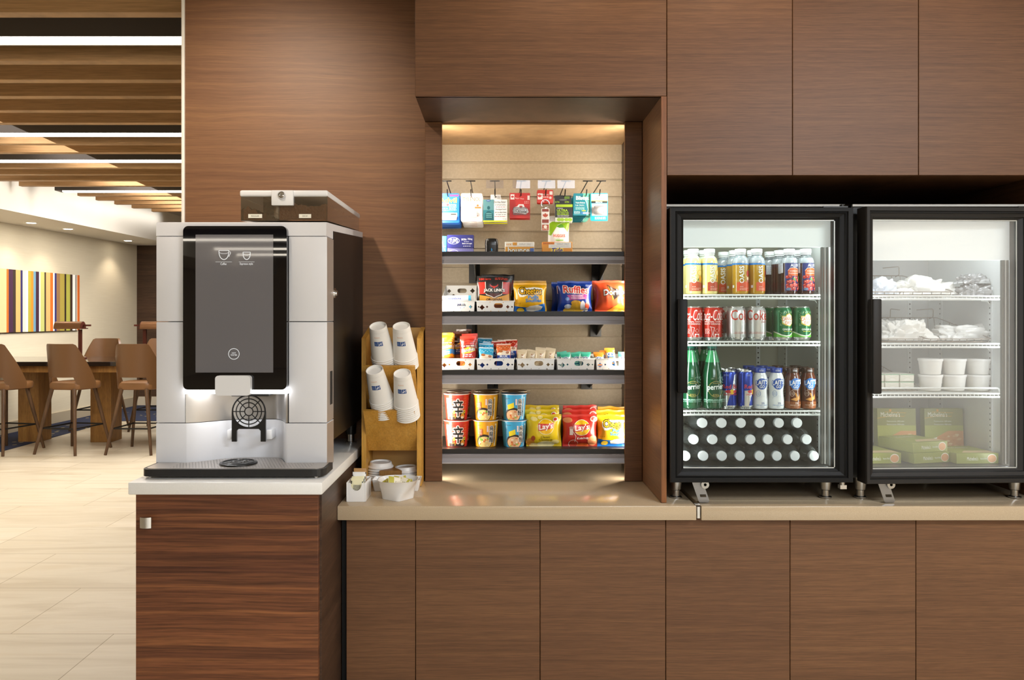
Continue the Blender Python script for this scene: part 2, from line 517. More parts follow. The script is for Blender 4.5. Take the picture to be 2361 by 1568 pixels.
def wallpaper():
    m = bpy.data.materials.new('linen_wallpaper'); m.use_nodes = True
    nt = m.node_tree; b = nt.nodes['Principled BSDF']; v = nt.nodes.new('ShaderNodeTexCoord').outputs['Object']
    f = nz(nt, v, 1.0, 4, .6, 0, (3, 3, 160))
    nt.links.new(ramp(nt, f, ((.3, '#dacdb2'), (.7, '#e0d5bb'))), b.inputs['Base Color'])
    b.inputs['Roughness'].default_value = .8
    return m
PAPER = wallpaper()
def tiles():
    m = bpy.data.materials.new('floor_tile'); m.use_nodes = True
    nt = m.node_tree; b = nt.nodes['Principled BSDF']; v = nt.nodes.new('ShaderNodeTexCoord').outputs['Object']
    mp = nt.nodes.new('ShaderNodeMapping'); mp.inputs['Location'].default_value = (1.693 + 9.1, -3.615 + 30.375, 0)
    nt.links.new(v, mp.inputs['Vector'])
    br = nt.nodes.new('ShaderNodeTexBrick')
    br.offset = .5; br.offset_frequency = 2
    for k, val in (('Scale', 1.0), ('Mortar Size', .0022), ('Mortar Smooth', .1), ('Bias', 0.0), ('Brick Width', .91), ('Row Height', .6075)):
        br.inputs[k].default_value = val
    br.inputs['Color1'].default_value = hx('#cbbfaa'); br.inputs['Color2'].default_value = hx('#c4b8a2'); br.inputs['Mortar'].default_value = hx('#8f7f62')
    nt.links.new(mp.outputs[0], br.inputs['Vector'])
    f = nz(nt, v, 1.0, 5, .6, 1.2, (.7, 5.5, 1))
    c = mixc(nt, .5, br.outputs['Color'], ramp(nt, f, ((.3, '#c9bca4'), (.55, '#ffffff'), (.7, '#efe6d6'))), 'MULTIPLY')
    nt.links.new(c, b.inputs['Base Color'])
    b.inputs['Roughness'].default_value = .38
    return m
FLOOR = tiles()
def carpet():
    m = bpy.data.materials.new('navy_carpet'); m.use_nodes = True
    nt = m.node_tree; b = nt.nodes['Principled BSDF']; v = nt.nodes.new('ShaderNodeTexCoord').outputs['Object']
    mp = nt.nodes.new('ShaderNodeMapping'); mp.inputs['Scale'].default_value = (9, 7, 1); nt.links.new(v, mp.inputs['Vector'])
    vo = nt.nodes.new('ShaderNodeTexVoronoi'); vo.inputs['Scale'].default_value = 1; nt.links.new(mp.outputs[0], vo.inputs['Vector'])
    lt = nt.nodes.new('ShaderNodeMath'); lt.operation = 'LESS_THAN'; lt.inputs[1].default_value = .2; nt.links.new(vo.outputs['Distance'], lt.inputs[0])
    f = nz(nt, v, 1.0, 2, .5, 0, (1.2, .8, 1))
    gt = nt.nodes.new('ShaderNodeMath'); gt.operation = 'GREATER_THAN'; gt.inputs[1].default_value = .5; nt.links.new(f, gt.inputs[0])
    mu = nt.nodes.new('ShaderNodeMath'); mu.operation = 'MULTIPLY'; nt.links.new(lt.outputs[0], mu.inputs[0]); nt.links.new(gt.outputs[0], mu.inputs[1])
    nt.links.new(mixc(nt, mu.outputs[0], '#1c2541', '#8f8460'), b.inputs['Base Color'])
    b.inputs['Roughness'].default_value = .95
    return m
# ================================================================ room shell
ZC = 2.95
def lw(y): return -6.40 + .0594 * y          # lounge wall, slightly oblique
def bh(y): return -5.39 + .0343 * y          # face of the bulkhead
struct('floor', M().box(-8, 3.6, -17, 13.2, -.1, 0, FLOOR))
struct('ceiling', M().box(-8, 3.6, -17, 13.2, ZC, ZC + .1, C('#b5aea3', .8)))
struct('wall_back', M().box(-8, 3.6, -17.1, -17, 0, ZC, C('#c9b79c', .8, bump=.1)))
struct('wall_right', M().box(3.5, 3.6, -17, 13.2, 0, ZC, C('#bfa98c', .8, bump=.1)))
struct('wall_far', M().box(-6.2, -1.0, 12.8, 12.95, 0, 2.495, WAL_DARK).box(-6.2, -1.0, 12.8, 12.95, 2.495, ZC, IVORY))
struct('wall_lounge', M().prism([(lw(-17), -17), (lw(12.8), 12.8), (lw(12.8) - .15, 12.8), (lw(-17) - .15, -17)], 0, 2.495, PAPER, 'xy'))
struct('trim_1', M().prism([(lw(4) + .02, 4), (lw(12.78) + .02, 12.78), (lw(12.78), 12.78), (lw(4), 4)], 0, .14, C('#b9aa90', .6), 'xy').box(lw(12.78) + .02, -3.0, 12.78, 12.8, 0, .14, C('#cfc4b0', .6)))
struct('ceiling_bulkhead', M().prism([(lw(-17) - .1, -17), (bh(-17), -17), (bh(12.8), 12.8), (lw(12.8) - .1, 12.8)], 2.495, ZC, C('#f1ebdf', .7), 'xy'))
carp = M().prism([(lw(7) + .02, 7), (-5.12, 7), (-5.12, 10.9), (-2.5, 10.9), (-2.5, 12.78), (lw(12.78) + .02, 12.78)], .001, .007, carpet(), 'xy')
o = struct('floor_carpet', carp)
# walnut wall behind the coffee machine and its pale end trim
struct('wall_left', M().box(-1.241, -.2735, 3.25, 3.30, 0, ZC, WAL_WARM).box(-1.241, -.2735, 3.30, 3.34, 0, ZC, DARK))
struct('trim_2', M().rbox(-1.254, -1.241, 3.243, 3.35, 0, ZC, C('#f6f3ec', .5), .003))
# niche and appliance alcove
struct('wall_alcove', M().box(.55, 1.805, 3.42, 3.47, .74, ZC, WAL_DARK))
struct('wall_alcove_side', M().box(1.805, 1.845, 2.72, 3.47, 0, ZC, WAL).box(1.845, 3.5, 2.72, 2.80, 0, ZC, WAL))
sl = M()
SLATB = speck('slatwall_laminate', '#b3a185', '#b9a78b', '#c1b094', 90, rough=.45)
z0 = Hh(372.5, 3.42)
sl.box(-.255, .512, 3.4285, 3.45, .74, ZC, SLATB)
zt = z0 + .0722
k = 0
edges = []
while z0 - k * .0722 > .80:
    edges.append(z0 - k * .0722); k += 1
top = Hh(330, 3.42)
for e in edges + [None]:
    bot = (e if e is not None else .76)
    if top - bot > .003: sl.box(-.255, .512, 3.42, 3.4285, bot, top, SLATB)
    top = bot - .0085
struct('wall_niche', sl)
nb = M()
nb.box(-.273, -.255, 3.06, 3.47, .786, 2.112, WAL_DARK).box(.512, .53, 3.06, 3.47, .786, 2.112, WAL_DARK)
nb.box(-.273, .53, 3.062, 3.47, 2.112, 2.118, SLATW)
struct('wall_niche_lining', nb)
for a, b, n in ((-.273, -.2103, 'left'), (.467, .5305, 'right')):
    struct('trim_3' if n == 'left' else 'trim_4', M().rbox(a, b, 3.04, 3.06, .787, 2.118, WAL, .0012, 1))
# ================================================================ joinery
def panel_cabinet(name, label, x0, x1, z0, z1, group=None, deep=3.42, mat=WAL, face='door'):
    g = .0009
    r = thing(name, label, 'cabinet', ((x0 + x1) / 2, 2.69, z0), group=group)
    w = (x1 - x0) / 2
    mk('carcass', M().box(-w + .0006, w - .0006, .0215, deep - 2.69, .004, z1 - z0, mat), r)
    mk(face, M().rbox(-w + g, w - g, 0, .0205, .001, z1 - z0 - .003, mat, .0012, 1), r)
    return r
ux = [.5502, .962, 1.3745, 1.786]
r = thing('soffit_cabinet', 'wide walnut box cabinet over the snack niche', 'cabinet', (.1379, 2.69, 2.119))
mk('carcass', M().box(-.411, .4115, .0215, .55, .006, ZC - 2.121, WAL).box(-.411, .4115, .01, .55, 0, .006, WAL_DARK), r)
mk('front_panel', M().rbox(-.412, .4115, 0, .0205, .0, ZC - 2.122, WAL, .0015, 1), r)
solo('end_panel', M().rbox(.532, .5497, 2.69, 3.05, .787, 2.1185, WAL, .001, 1).box(.5325, .5493, 2.6893, 2.6901, .788, 2.118, WAL_EDGE),
     'tall walnut upright between the snack niche and the fridge', 'panel')
for i, (lab) in enumerate(('walnut wall cabinet above the black drinks fridge', 'walnut wall cabinet spanning the gap between the two fridges', 'walnut wall cabinet above the glass-door freezer')):
    panel_cabinet('wall_cabinet', lab, ux[i], ux[i + 1], 1.859, ZC - .002, 'walnut wall cabinets over the fridges')
bx = [-.4999, -.2727, .135, .5468, .954, 1.366, 1.785]
for i, lab in enumerate(('narrow walnut base panel beside the coffee cabinet', 'walnut base cabinet under the left half of the snack niche', 'walnut base cabinet under the right half of the snack niche',
                         'walnut base cabinet below the drinks fridge and counter joint', 'walnut base cabinet below the gap between fridge and freezer', 'walnut base cabinet below the freezer')):
    panel_cabinet('base_cabinet', lab, bx[i], bx[i + 1], .10, .7385, 'walnut base cabinets under the beige counter', 3.24 if i == 0 else 3.40)
struct('trim_5', M().box(-.519, 1.80, 2.76, 2.78, 0, .10, DARK).box(-.519, -.5005, 2.72, 3.2, .1, .738, DARK))
# counters
def counter(name, label, x0, x1, y0, y1, zt, th, mat, r=.003):
    return solo(name, M().rbox(x0, x1, y0, y1, zt - th, zt, mat, r, 2), label, 'counter')
counter('countertop', 'beige stone countertop running under the snack niche', -.5215, .638, 2.65, 3.418, .786, .0465, QUARTZ)
counter('countertop', 'beige stone countertop carrying the fridge and freezer', .654, 1.804, 2.652, 3.418, .785, .0465, QUARTZ)
g = M().box(.6395, .6525, 2.668, 3.418, .742, .770, DARK)
solo('joint_filler', g, 'dark gap strip between the two beige countertops', 'strip')
g = M().rbox(.641, .6515, 2.656, 2.667, .744, .782, C('#c9c7c2', .3, .8), .001, 1).box(.6435, .6455, 2.6545, 2.657, .746, .78, C('#f2f0ea', .3)).box(.636, .652, 2.660, 2.680, .7868, .7885, C('#cfccc5', .4, .6))
solo('joint_bracket', g, 'small metal bracket clipped into the counter joint', 'bracket')
# coffee cabinet with its white top
r = thing('coffee_cabinet', 'rosewood cabinet with chrome knob under the coffee machine', 'cabinet', (-.7913, 2.40, 0))
mk('carcass', M().box(-.269, .2693, .022, .845, .08, .875, WAL_DARK).box(-.26, .26, .06, .84, 0, .08, DARK), r)
d = mk('door', M().rbox(-.2693, .2635, 0, .02, .085, .8775, WAL_RED, .0012, 1), r)
kx = W(333, 2.37) + .7913; kz = Hh(1207, 2.37)
kn = M().prism([(kx - .0165, -.018), (kx + .0165, -.018)] + [(kx + .0165 - .033 * q / 10, -.021 - .0075 * math.sin(PI * (.12 + .82 * q / 10))) for q in range(11)], kz - .0155, kz + .0155, CHROME, 'xy', None, True)
kn.tube([(kx, 0, kz), (kx, -.02, kz)], .007, CHROME, 12)
mk('knob', kn, d)
counter('countertop', 'thick white stone top of the coffee cabinet', -1.0773, -.5128, 2.385, 3.248, .916, .0365, WQUARTZ, .004)
# ================================================================ lounge ceiling: slats and linear lights
ZS = 2.75
LEDM = C('#fff4e2', .5, emit=18.0, name='led_diffuser')
HOUS = C('#4a4440', .6)
left_px = {14: 43, 15: 130, 16: 178, 17: 220, 18: 263, 19: 303, 20: 349}
ords = 'first second third fourth fifth sixth seventh eighth ninth tenth eleventh twelfth thirteenth fourteenth fifteenth sixteenth seventeenth'.split()
ns = nl = 0
for kk in range(21):
    v = .001429 + kk * .0001365
    D = (ZS - EYE) * FPX * v
    xl = W(left_px[kk], D) if kk in left_px else bh(D) + .005
    if kk in (1, 7, 10, 15):
        r = thing('linear_ceiling_light', '%s glowing linear light from the front in the slatted ceiling' % ords[nl], 'light', (0, D, ZS), group='linear lights between the ceiling slats')
        mk('housing', M().box(xl, -1.05, -.036, -.03, .0, .17, HOUS).box(xl, -1.05, .10, .106, .0, .17, HOUS).box(xl, -1.05, -.03, .10, .165, .17, HOUS).box(xl, xl + .012, -.03, .10, .0, .165, HOUS), r)
        mk('diffuser', M().rbox(xl + .06, -1.06, .006, .066, -.008, .018, LEDM, .004, 1), r)
        nl += 1
    else:
        solo('ceiling_slat', M().rbox(xl, -1.05, D, D + .068, ZS, ZS + .14, SLATW, .002, 1), 'wooden ceiling slat, %s from the front' % ords[ns], 'slat', group='wooden slats of the lounge ceiling')
        ns += 1
# the same lights carry on over the lobby behind the camera (seen mirrored in the coffee machine's screen)
for yy in (-9.7, -11.7, -13.3):
    r = thing('linear_ceiling_light', 'long linear light over the lobby, mirrored in the coffee screen', 'light', (0, yy, 2.75), group='linear lights over the lobby')
    mk('housing', M().box(-7, 3, -.06, .06, .03, .2, HOUS), r)
    mk('diffuser', M().box(-7, 3, -.024, .024, -.004, .03, LEDM), r)
# downlights in the lounge bulkhead
for i, (px, py) in enumerate(((72, 514), (157, 528), (295, 555))):
    D = (2.495 - EYE) * FPX / (CY - py); X = W(px, D)
    r = thing('recessed_downlight', ('nearest', 'middle', 'farthest')[i] + ' of the three recessed downlights along the lounge wall', 'light', (X, D, 2.494), group='downlights over the lounge wall')
    mk('trim_ring', M().lathe([(.050, 0), (.078, -.004), (.080, 0)], C('#f1ece2', .5), 28, cap=False), r)
    mk('lens', M().lathe([(.0, -.0015), (.051, -.0015)], C('#fff6e6', .5, emit=25.0), 24, cap=False, xf=Matrix.Rotation(PI, 4, 'X') @ Matrix.Translation((0, 0, .003))), r)
    lamp('downlight_beam', 'SPOT', (X, D, 2.47), 16, WARM, .04, spot=math.radians(110), blend=.7)
# ================================================================ lounge furniture
LEATH = C('#704c2a', .42, bump=.15, bscale=35, name='tan_leather')
LEATH2 = C('#5f4023', .4, bump=.12, bscale=35, name='tan_leather_back')
STLEG = wood('stool_leg_wood', '#3c2a1c', '#553d29', '#6a4d33', axis='z', gz=30, gx=2, rough=.4)
IRON = C('#15120f', .5, .3)
def stool(name):
    """Counter stool facing -y is its back; local origin on the floor, back rest toward -y."""
    r = thing(name, '', 'stool')
    sh = [(-.17, -.165), (.17, -.165), (.205, -.05), (.21, .14), (.15, .235), (-.15, .235), (-.21, .14), (-.205, -.05)]
    out = fillet([(x, y, 0) for x, y in sh], .09, 4, True)
    bm = bmesh.new()
    rings = []
    for zz, k in ((.645, .93), (.652, .98), (.67, 1.0), (.70, 1.0), (.716, .97), (.722, .90)):
        rings.append([bm.verts.new((p[0] * k, p[1] * k, zz)) for p in out])
    for a, b in zip(rings, rings[1:]):
        for i in range(len(a)): bm.faces.new((a[i], a[(i + 1) % len(a)], b[(i + 1) % len(a)], b[i]))
    bm.faces.new(list(reversed(rings[0]))); bm.faces.new(rings[-1])
    mk('seat', M().bm(bm, LEATH, True), r)
    # wrap-around back: tall behind, arms running down to the seat front
    bk = M()
    N = 33
    def prof(t):     # t in -1..1 around the back
        a = t * 1.65
        x = .235 * math.sin(a); y = -.235 * math.cos(a) + .02
        s = abs(t)
        top = 1.115 if s < .42 else 1.115 - (s - .42) / .58 * .40
        bot = .775 if s < .38 else (.775 - min(1, (s - .38) / .12) * .12)
        return x, y, bot, max(top, bot + .03)
    def fo(u, v):
        x, y, b0, t0 = prof(2 * u - 1); z = b0 + (t0 - b0) * v
        k = 1 + .10 * (z - .72) / .4
        return (x * k, y * k - .02 * (z - .72), z)
    def fi(u, v):
        x, y, b0, t0 = prof(2 * u - 1); z = b0 + (t0 - b0) * v
        k = (1 + .10 * (z - .72) / .4) * .90
        return (x * k, y * k - .02 * (z - .72) + .002, z)
    bk.grid(lambda u, v: fo(1 - u, v), N, 9, LEATH2); bk.grid(fi, N, 9, LEATH2)
    for vv in (0, 1):
        bk.grid(lambda u, v: tuple(Vector(fo(u, vv)).lerp(Vector(fi(u, vv)), v if vv == 0 else 1 - v)), N, 2, LEATH2)
    for uu in (0, 1):
        bk.grid(lambda u, v: tuple(Vector(fo(uu, v)).lerp(Vector(fi(uu, v)), u if uu == 1 else 1 - u)), 2, 9, LEATH2)
    mk('backrest', bk, r)
    for sx in (-1, 1):
        for sy in (-1, 1):
            mk('leg', M().tube([(sx * .235, sy * .27, 0), (sx * .13, sy * .15, .655)], .014, STLEG, 10, r1=.021), r)
    q = [(.185, .215), (-.185, .215), (-.185, -.215), (.185, -.215)]
    mk('footrest', M().tube([(x, y, .26 if True else 0) for x, y in q], .008, IRON, 8, closed=True), r)
    return r
spots = [(-5.10, 8.48, -.22, 'leather stool cut by the frame edge at the near side of the table'), (-4.40, 8.50, -.20, 'leather stool in the middle of the near side of the lounge table'), (-3.70, 8.50, -.05, 'leather stool half hidden behind the coffee machine, near side'),
         (-4.93, 10.15, PI, 'leather stool facing the camera across the table, behind the copper lamp'), (-4.22, 10.15, PI, 'far-side leather stool half hidden behind the coffee machine')]
st0 = stool('counter_stool')
for i, (x, y, rz, lab) in enumerate(spots):
    o = st0 if i == 0 else dup(st0, (0, 0, 0))
    o.location = (x, y, 0); o.rotation_euler = (0, 0, rz); o['label'] = lab; o['group'] = 'tan leather stools at the lounge table'
r = thing('communal_table', 'long high lounge table with dark glossy top on oak legs', 'table', (-4.6, 9.2, 0))
mk('tabletop', M().rbox(-1.15, 2.6, -.55, .55, .868, .915, C('#1d1713', .08, coat=.3), .003, 1), r)
mk('apron', M().box(-1.1, 2.55, -.5, .5, .80, .866, OAK), r)
for x in (-.60, .20, 1.7):
    mk('leg', M().rbox(x - .115, x + .115, -.12, .14, 0, .80, OAK, .003, 1), r)
COPPER = C('#6a482c', .35, .6)
COPPER2 = C('#54271c', .4, .5)
def tlamp(x, y, lab, rz=0):
    r = thing('table_lamp', lab, 'lamp', (x, y, .9155), (0, 0, rz), group='copper lamps on the lounge table')
    mk('base', M().lathe([(.07, 0), (.07, .012), (.015, .02)], COPPER2, 20), r)
    mk('post', M().box(-.018, .018, -.012, .012, .015, .33, COPPER2), r)
    sh = M()
    sh.grid(lambda u, v: (-.27 + .3 * v, -.065 * math.cos(PI * u), .335 + .085 * math.sin(PI * u)), 14, 2, COPPER)
    sh.grid(lambda u, v: (-.27 + .3 * v, .058 * math.cos(PI * u), .335 + .077 * math.sin(PI * u)), 14, 2, COPPER)
    sh.prism([(-.065 * math.cos(PI * k / 12), .335 + .085 * math.sin(PI * k / 12)) for k in range(13)], .028, .034, COPPER2, 'yz')
    mk('lamp_shade', sh, r)
    mk('bracket', M().box(-.04, .12, -.01, .01, .365, .385, COPPER2).box(-.03, .07, -.04, .04, .335, .345, COPPER2), r)
    return r
tlamp(W(185, 9.3), 9.3, 'copper table lamp in front of the striped wall art')
tlamp(W(334, 9.3), 9.3, 'copper table lamp partly hidden behind the coffee machine', PI)
# striped wall art, laid along the oblique wall
def dw(px): return 6.40 / ((CX - px) / FPX + .0594)
bd = [(-30, '#c9a468'), (-12, '#f4efdf'), (7.5, '#e3c791'), (12.5, '#df6d1d'), (22.5, '#44233f'), (29, '#3b2c20'), (40, '#d2ae6a'), (45, '#2f2a63'), (52, '#efe4c4'), (57.5, '#fbf8ef'), (64, '#b3a83c'), (70, '#c98d2c'), (75.5, '#6f9cb4'), (83, '#3f1f34'), (86, '#fbf8ef'), (95.5, '#c3c574'), (99, '#3a2a22'),
      (109, '#d5b270'), (115.5, '#de6f24'), (119, '#fbf8ef'), (123.5, '#34306c'), (131.5, '#97714a'), (142, '#ad9b46'), (146, '#33251b'), (155, '#b2b04c'), (160.5, '#3d2a1e'), (167.5, '#fbf8ef'), (169.5, '#3a2c22'), (171.5, '#f2ead6'), (177, '#d56a22')]
g = M()
y0 = dw(-60)
zt, zb = 1.95, 1.203
dirv = Vector((.0594, 1, 0)).normalized(); nrm = Vector((dirv.y, -dirv.x, 0))
P = lambda y, z, h: Vector((lw(y), y, z)) + nrm * h
ya, yb = dw(-60), dw(177)
g.add([P(ya, zb, .001), P(yb, zb, .001), P(yb, zb, .04), P(ya, zb, .04), P(ya, zt, .001), P(yb, zt, .001), P(yb, zt, .04), P(ya, zt, .04)],
      [(0, 1, 2, 3), (4, 7, 6, 5), (1, 5, 6, 2), (0, 3, 7, 4)], '#2a2320')
for px, c in bd:
    y1 = dw(px)
    g.add([P(y0, zb, .04), P(y1, zb, .04), P(y1, zt, .04), P(y0, zt, .04)], [(0, 1, 2, 3)], C(c, .6)); y0 = y1
solo('wall_art', g, 'long striped multicolour art panel on the lounge wall', 'art')
def part(name, g, root, parent=None):
    """Child of parent (default root) with vertices given in world coordinates; root is the thing's Empty."""
    g.v = [(p[0] - root.location[0], p[1] - root.location[1], p[2] - root.location[2]) for p in g.v]
    return mk(name, g, parent if parent is not None else root)
# ================================================================ coffee machine
r = thing('coffee_machine', 'white bean-to-cup coffee machine with tall black touch screen', 'coffee machine', (-.795, 2.55, .9165))
SILV = C('#e4e4e8', .38, .0, spec=.5, name='silver_white_panel')
SILV2 = C('#b9aea6', .35, .35, name='champagne_side')
BRUSH = C('#c3c1c0', .30, .85, bump=.03, bscale=180, name='brushed_alcove')
SIDEB = C('#14110f', .38, bump=.05, bscale=400, name='black_side_panel')
F0 = 2.55; XL, XR = -1.0636, -.5340
part('body', M().prism([(2.654, 1.0), (3.225, 1.0), (3.225, 1.706), (2.654, 1.672)], XL + .003, XR, SIDEB, 'yz'), r)
tc = M().prism([(2.55, 1.6478), (2.655, 1.6478), (2.655, 1.6735), (3.232, 1.7075), (3.232, 1.728), (2.66, 1.6965), (2.556, 1.691), (2.551, 1.687)], XL, XR - .0015, SILV, 'yz')
part('top_cover', tc, r)
def pil(x0, x1, z0, z1): return M().rbox(x0, x1, F0, 2.655, z0, z1, SILV, .0025, 2).box(XR - .0012, XR + .0002, F0 + .004, 2.653, z0 + .001, z1 - .001, SILV2) if x1 > -.6 else M().rbox(x0, x1, F0, 2.655, z0, z1, SILV, .0025, 2)
for a, b in ((XL, -.9735), (-.6525, XR)):
    part('front_panel', pil(a, b, 1.3825, 1.6462), r)
    part('front_panel', pil(a, b, 1.0675, 1.3805), r)
part('screen_backing', M().box(-.974, -.652, 2.556, 2.63, 1.166, 1.646, SILV), r)
curve = [(-.972, 2.55), (-.945, 2.562), (-.915, 2.585), (-.885, 2.612), (-.86, 2.629), (-.83, 2.641), (-.795, 2.646), (-.745, 2.647), (-.72, 2.645), (-.703, 2.634), (-.688, 2.612), (-.674, 2.58), (-.664, 2.556), (-.655, 2.55)]
def crom(P, n=4):
    out = []
    for i in range(len(P) - 1):
        a, b, c, d = (Vector(P[max(i - 1, 0)]), Vector(P[i]), Vector(P[i + 1]), Vector(P[min(i + 2, len(P) - 1)]))
        for k in range(n):
            t = k / n
            out.append(tuple(.5 * (2 * b + (c - a) * t + (2 * a - 5 * b + 4 * c - d) * t * t + (3 * b - a - 3 * c + d) * t ** 3)))
    return out + [tuple(P[-1])]
curve = crom(curve)
base = [(XL, 2.656), (XL, 2.55)] + curve + [(XR, 2.55), (XR, 2.656)]
part('base', M().prism(base, .926, 1.0655, SILV, 'xy', None, True).box(XR - .001, XR + .0002, 2.554, 2.655, .927, 1.064, SILV2), r)
part('alcove_panel', M().prism(curve + [(-.655, 2.70), (-.972, 2.70)], 1.0675, 1.166, BRUSH, 'xy', None, True).prism([(p[0], p[1] + .004) for p in curve] + [(-.655, 2.69), (-.972, 2.69)], 1.0645, 1.068, BLACK, 'xy'), r)
# display
GLS = C('#0d0c0f', .015, spec=.5, coat=.2, name='black_glass')
sc = M()
out = rrect(-.9725, -.6532, 1.1716, 1.6765, .016, 6)
out = [(x, z) for x, z in out]
sc.prism(out, 2.53, 2.556, GLS)
dsp = part('screen', sc, r)
SCR = C('#6d6b6e', .03, emit=.05, spec=.5, name='lit_screen')
lcd = M().box(-.9337, -.6946, 2.5292, 2.5302, 1.2250, 1.6498, SCR)
a = Art()
s = 2.53 / FPX
X = lambda px: (px - CX) * s
Z = lambda py: EYE - (py - CY) * s
ICO = C('#dfe4ea', .4, emit=.35)
def cup(cx, cy, w, h):
    a.line([(X(cx - w / 2 + w * t), Z(cy - h / 2)) for t in (0, 1)], .0016, ICO)
    a.line([(X(cx + w / 2 * math.cos(PI * k / 12)), Z(cy - h / 2 + h * math.sin(PI * k / 12) ** .8)) for k in range(13)], .0022, ICO)
    a.line([(X(cx + w * .42 * math.cos(PI * k / 8)), Z(cy - h * .28 + 3 * math.sin(PI * k / 8))) for k in range(9)], .0012, ICO)
cup(516.5, 588, 23, 21); cup(569, 590, 17, 17)
a.line([(X(530), Z(580)), (X(532), Z(583)), (X(528), Z(592))], .0016, ICO)
a.line([(X(497), Z(604)), (X(535), Z(604))], .0008, ICO); a.line([(X(551), Z(604)), (X(587), Z(604))], .0008, ICO)
a.text('Coffee', X(515.5), Z(608.5), 14 * s, 5 * s, ICO, .01); a.text('Espresso style', X(568.5), Z(609), 30 * s, 6 * s, ICO, .01)
a.ring(X(539.5), Z(816), 13 * s, 13 * s, 1.3 * s, ICO)
a.text('HOT', X(539.5), Z(814), 9 * s, 3.6 * s, ICO, .01); a.text('WATER', X(539.5), Z(818.6), 15 * s, 3.6 * s, ICO, .01)
a.put(lcd, lambda u, v, h: (u, 2.5290 - h, v), lift=.0001, step=.00001)
part('lit_display', lcd, r, dsp)
part('led_bar', M().rbox(-.972, -.6535, 2.536, 2.552, 1.1585, 1.1708, C('#ffffff', .5, emit=6.0), .001, 1), r)
lamp('machine_led', 'AREA', (-.812, 2.555, 1.158), .55, (1, 1, 1), .30, .015)
WPL = C('#e8e8ea', .4, name='white_cover')
part('spout_cover', M().prism(rrect(-.867, -.7596, 1.1557, 1.2167, .010, 5), 2.510, 2.536, WPL), r)
part('spout', M().rbox(-.83, -.712, 2.545, 2.60, 1.150, 1.166, BLACK, .003, 2), r)
# drip grid that holds the cup
cg = M(); cx, cz, yy = -.7866, 1.0985, 2.585
for R in (.0515, .040, .028, .013):
    cg.tube([(cx + R * math.cos(2 * PI * k / 32), yy, cz + R * math.sin(2 * PI * k / 32)) for k in range(32)], .0025 if R > .05 else .0018, BLACK, 6, closed=True)
for k in range(8):
    A = PI * k / 4
    cg.tube([(cx + .012 * math.cos(A), yy, cz + .012 * math.sin(A)), (cx + .05 * math.cos(A), yy, cz + .05 * math.sin(A))], .0016, BLACK, 6)
frame = [(cx - .053, cz), (cx - .053, 1.004), (cx - .038, 1.004), (cx - .038, 1.038), (cx - .032, 1.044), (cx + .032, 1.044), (cx + .038, 1.038), (cx + .038, 1.004), (cx + .053, 1.004), (cx + .053, cz)]
arc = [(cx + .051 * math.cos(-PI * k / 14), cz + .051 * math.sin(-PI * k / 14)) for k in range(15)]
cg.prism(frame + arc, yy - .003, yy + .006, BLACK)
part('cup_grid', cg, r)
for sx in (-1, 1):
    part('grid_clip', M().rbox(cx + sx * .062 - .008, cx + sx * .062 + .008, 2.590, 2.66, 1.010, 1.040, WPL, .002, 2), r)
# drip tray
fr = fillet([(-1.060, 2.555, 0), (-1.0625, 2.432, 0), (-.5165, 2.432, 0), (-.5165, 2.555, 0)], .035, 5)
rim = [(p[0], p[1]) for p in fr] + [(-.536, 2.549)] + [(x, y - .003) for x, y in reversed(curve)] + [(XL + .002, 2.549)]
tr = part('drip_tray', M().prism(rim, .9235, .9445, C('#17181a', .42), 'xy'), r)
pl = M()
fr2 = fillet([(-1.052, 2.54, 0), (-1.054, 2.440, 0), (-.525, 2.440, 0), (-.525, 2.54, 0)], .03, 5)
inn = [(p[0], p[1]) for p in fr2] + [(-.54, 2.541)] + [(x, y - .010) for x, y in reversed(curve)] + [(-1.05, 2.541)]
pl.prism(inn, .9446, .9458, C('#bdb6b0', .33, .8), 'xy')
a = Art()
for i in range(44):
    for j in range(14):
        x = -.98 + i * .0095 + (j % 2) * .00475; y = 2.452 + j * .0125
        lim = 2.53
        for (x1, y1), (x2, y2) in zip(curve, curve[1:]):
            if x1 <= x <= x2: lim = y1 + (y2 - y1) * (x - x1) / (x2 - x1) - .018
        if y < lim and not (((x + .799) / .062) ** 2 + ((y - 2.522) / .062) ** 2 < 1): a.ell(x, y, .0017, .0017, '#2c2927', 6)
a.put(pl, lambda u, v, h: (u, v, .9458 + h), step=0)
part('tray_plate', pl, r, tr)
bd = M().lathe([(.0565, .9459), (.0565, .950), (.054, .9515), (0, .9515)], C('#121212', .3), 36, (-.799, 2.522), cap=False)
rr = random.Random(5)
for k in range(7):
    A = k * .9; q = .012 + .004 * (k % 3) * 2
    bd.ball((-.799 + q * 1.35 * math.cos(A), 2.522 + q * 1.35 * math.sin(A), .9515), .011, .007, .003, C('#3c3a39', .25), 10, 6)
bd.tube([(-.799 + .048 * math.cos(2 * PI * k / 32), 2.522 + .048 * math.sin(2 * PI * k / 32), .952) for k in range(32)], .0014, C('#3c3a39', .25), 5, closed=True)
part('tray_badge', bd, r, tr)
for x in (-1.04, -.545):
    part('tray_foot', M().lathe([(.004, .9166), (.006, .9236)], C('#d5d2cd', .4), 10, (x, 2.45)), r, tr)
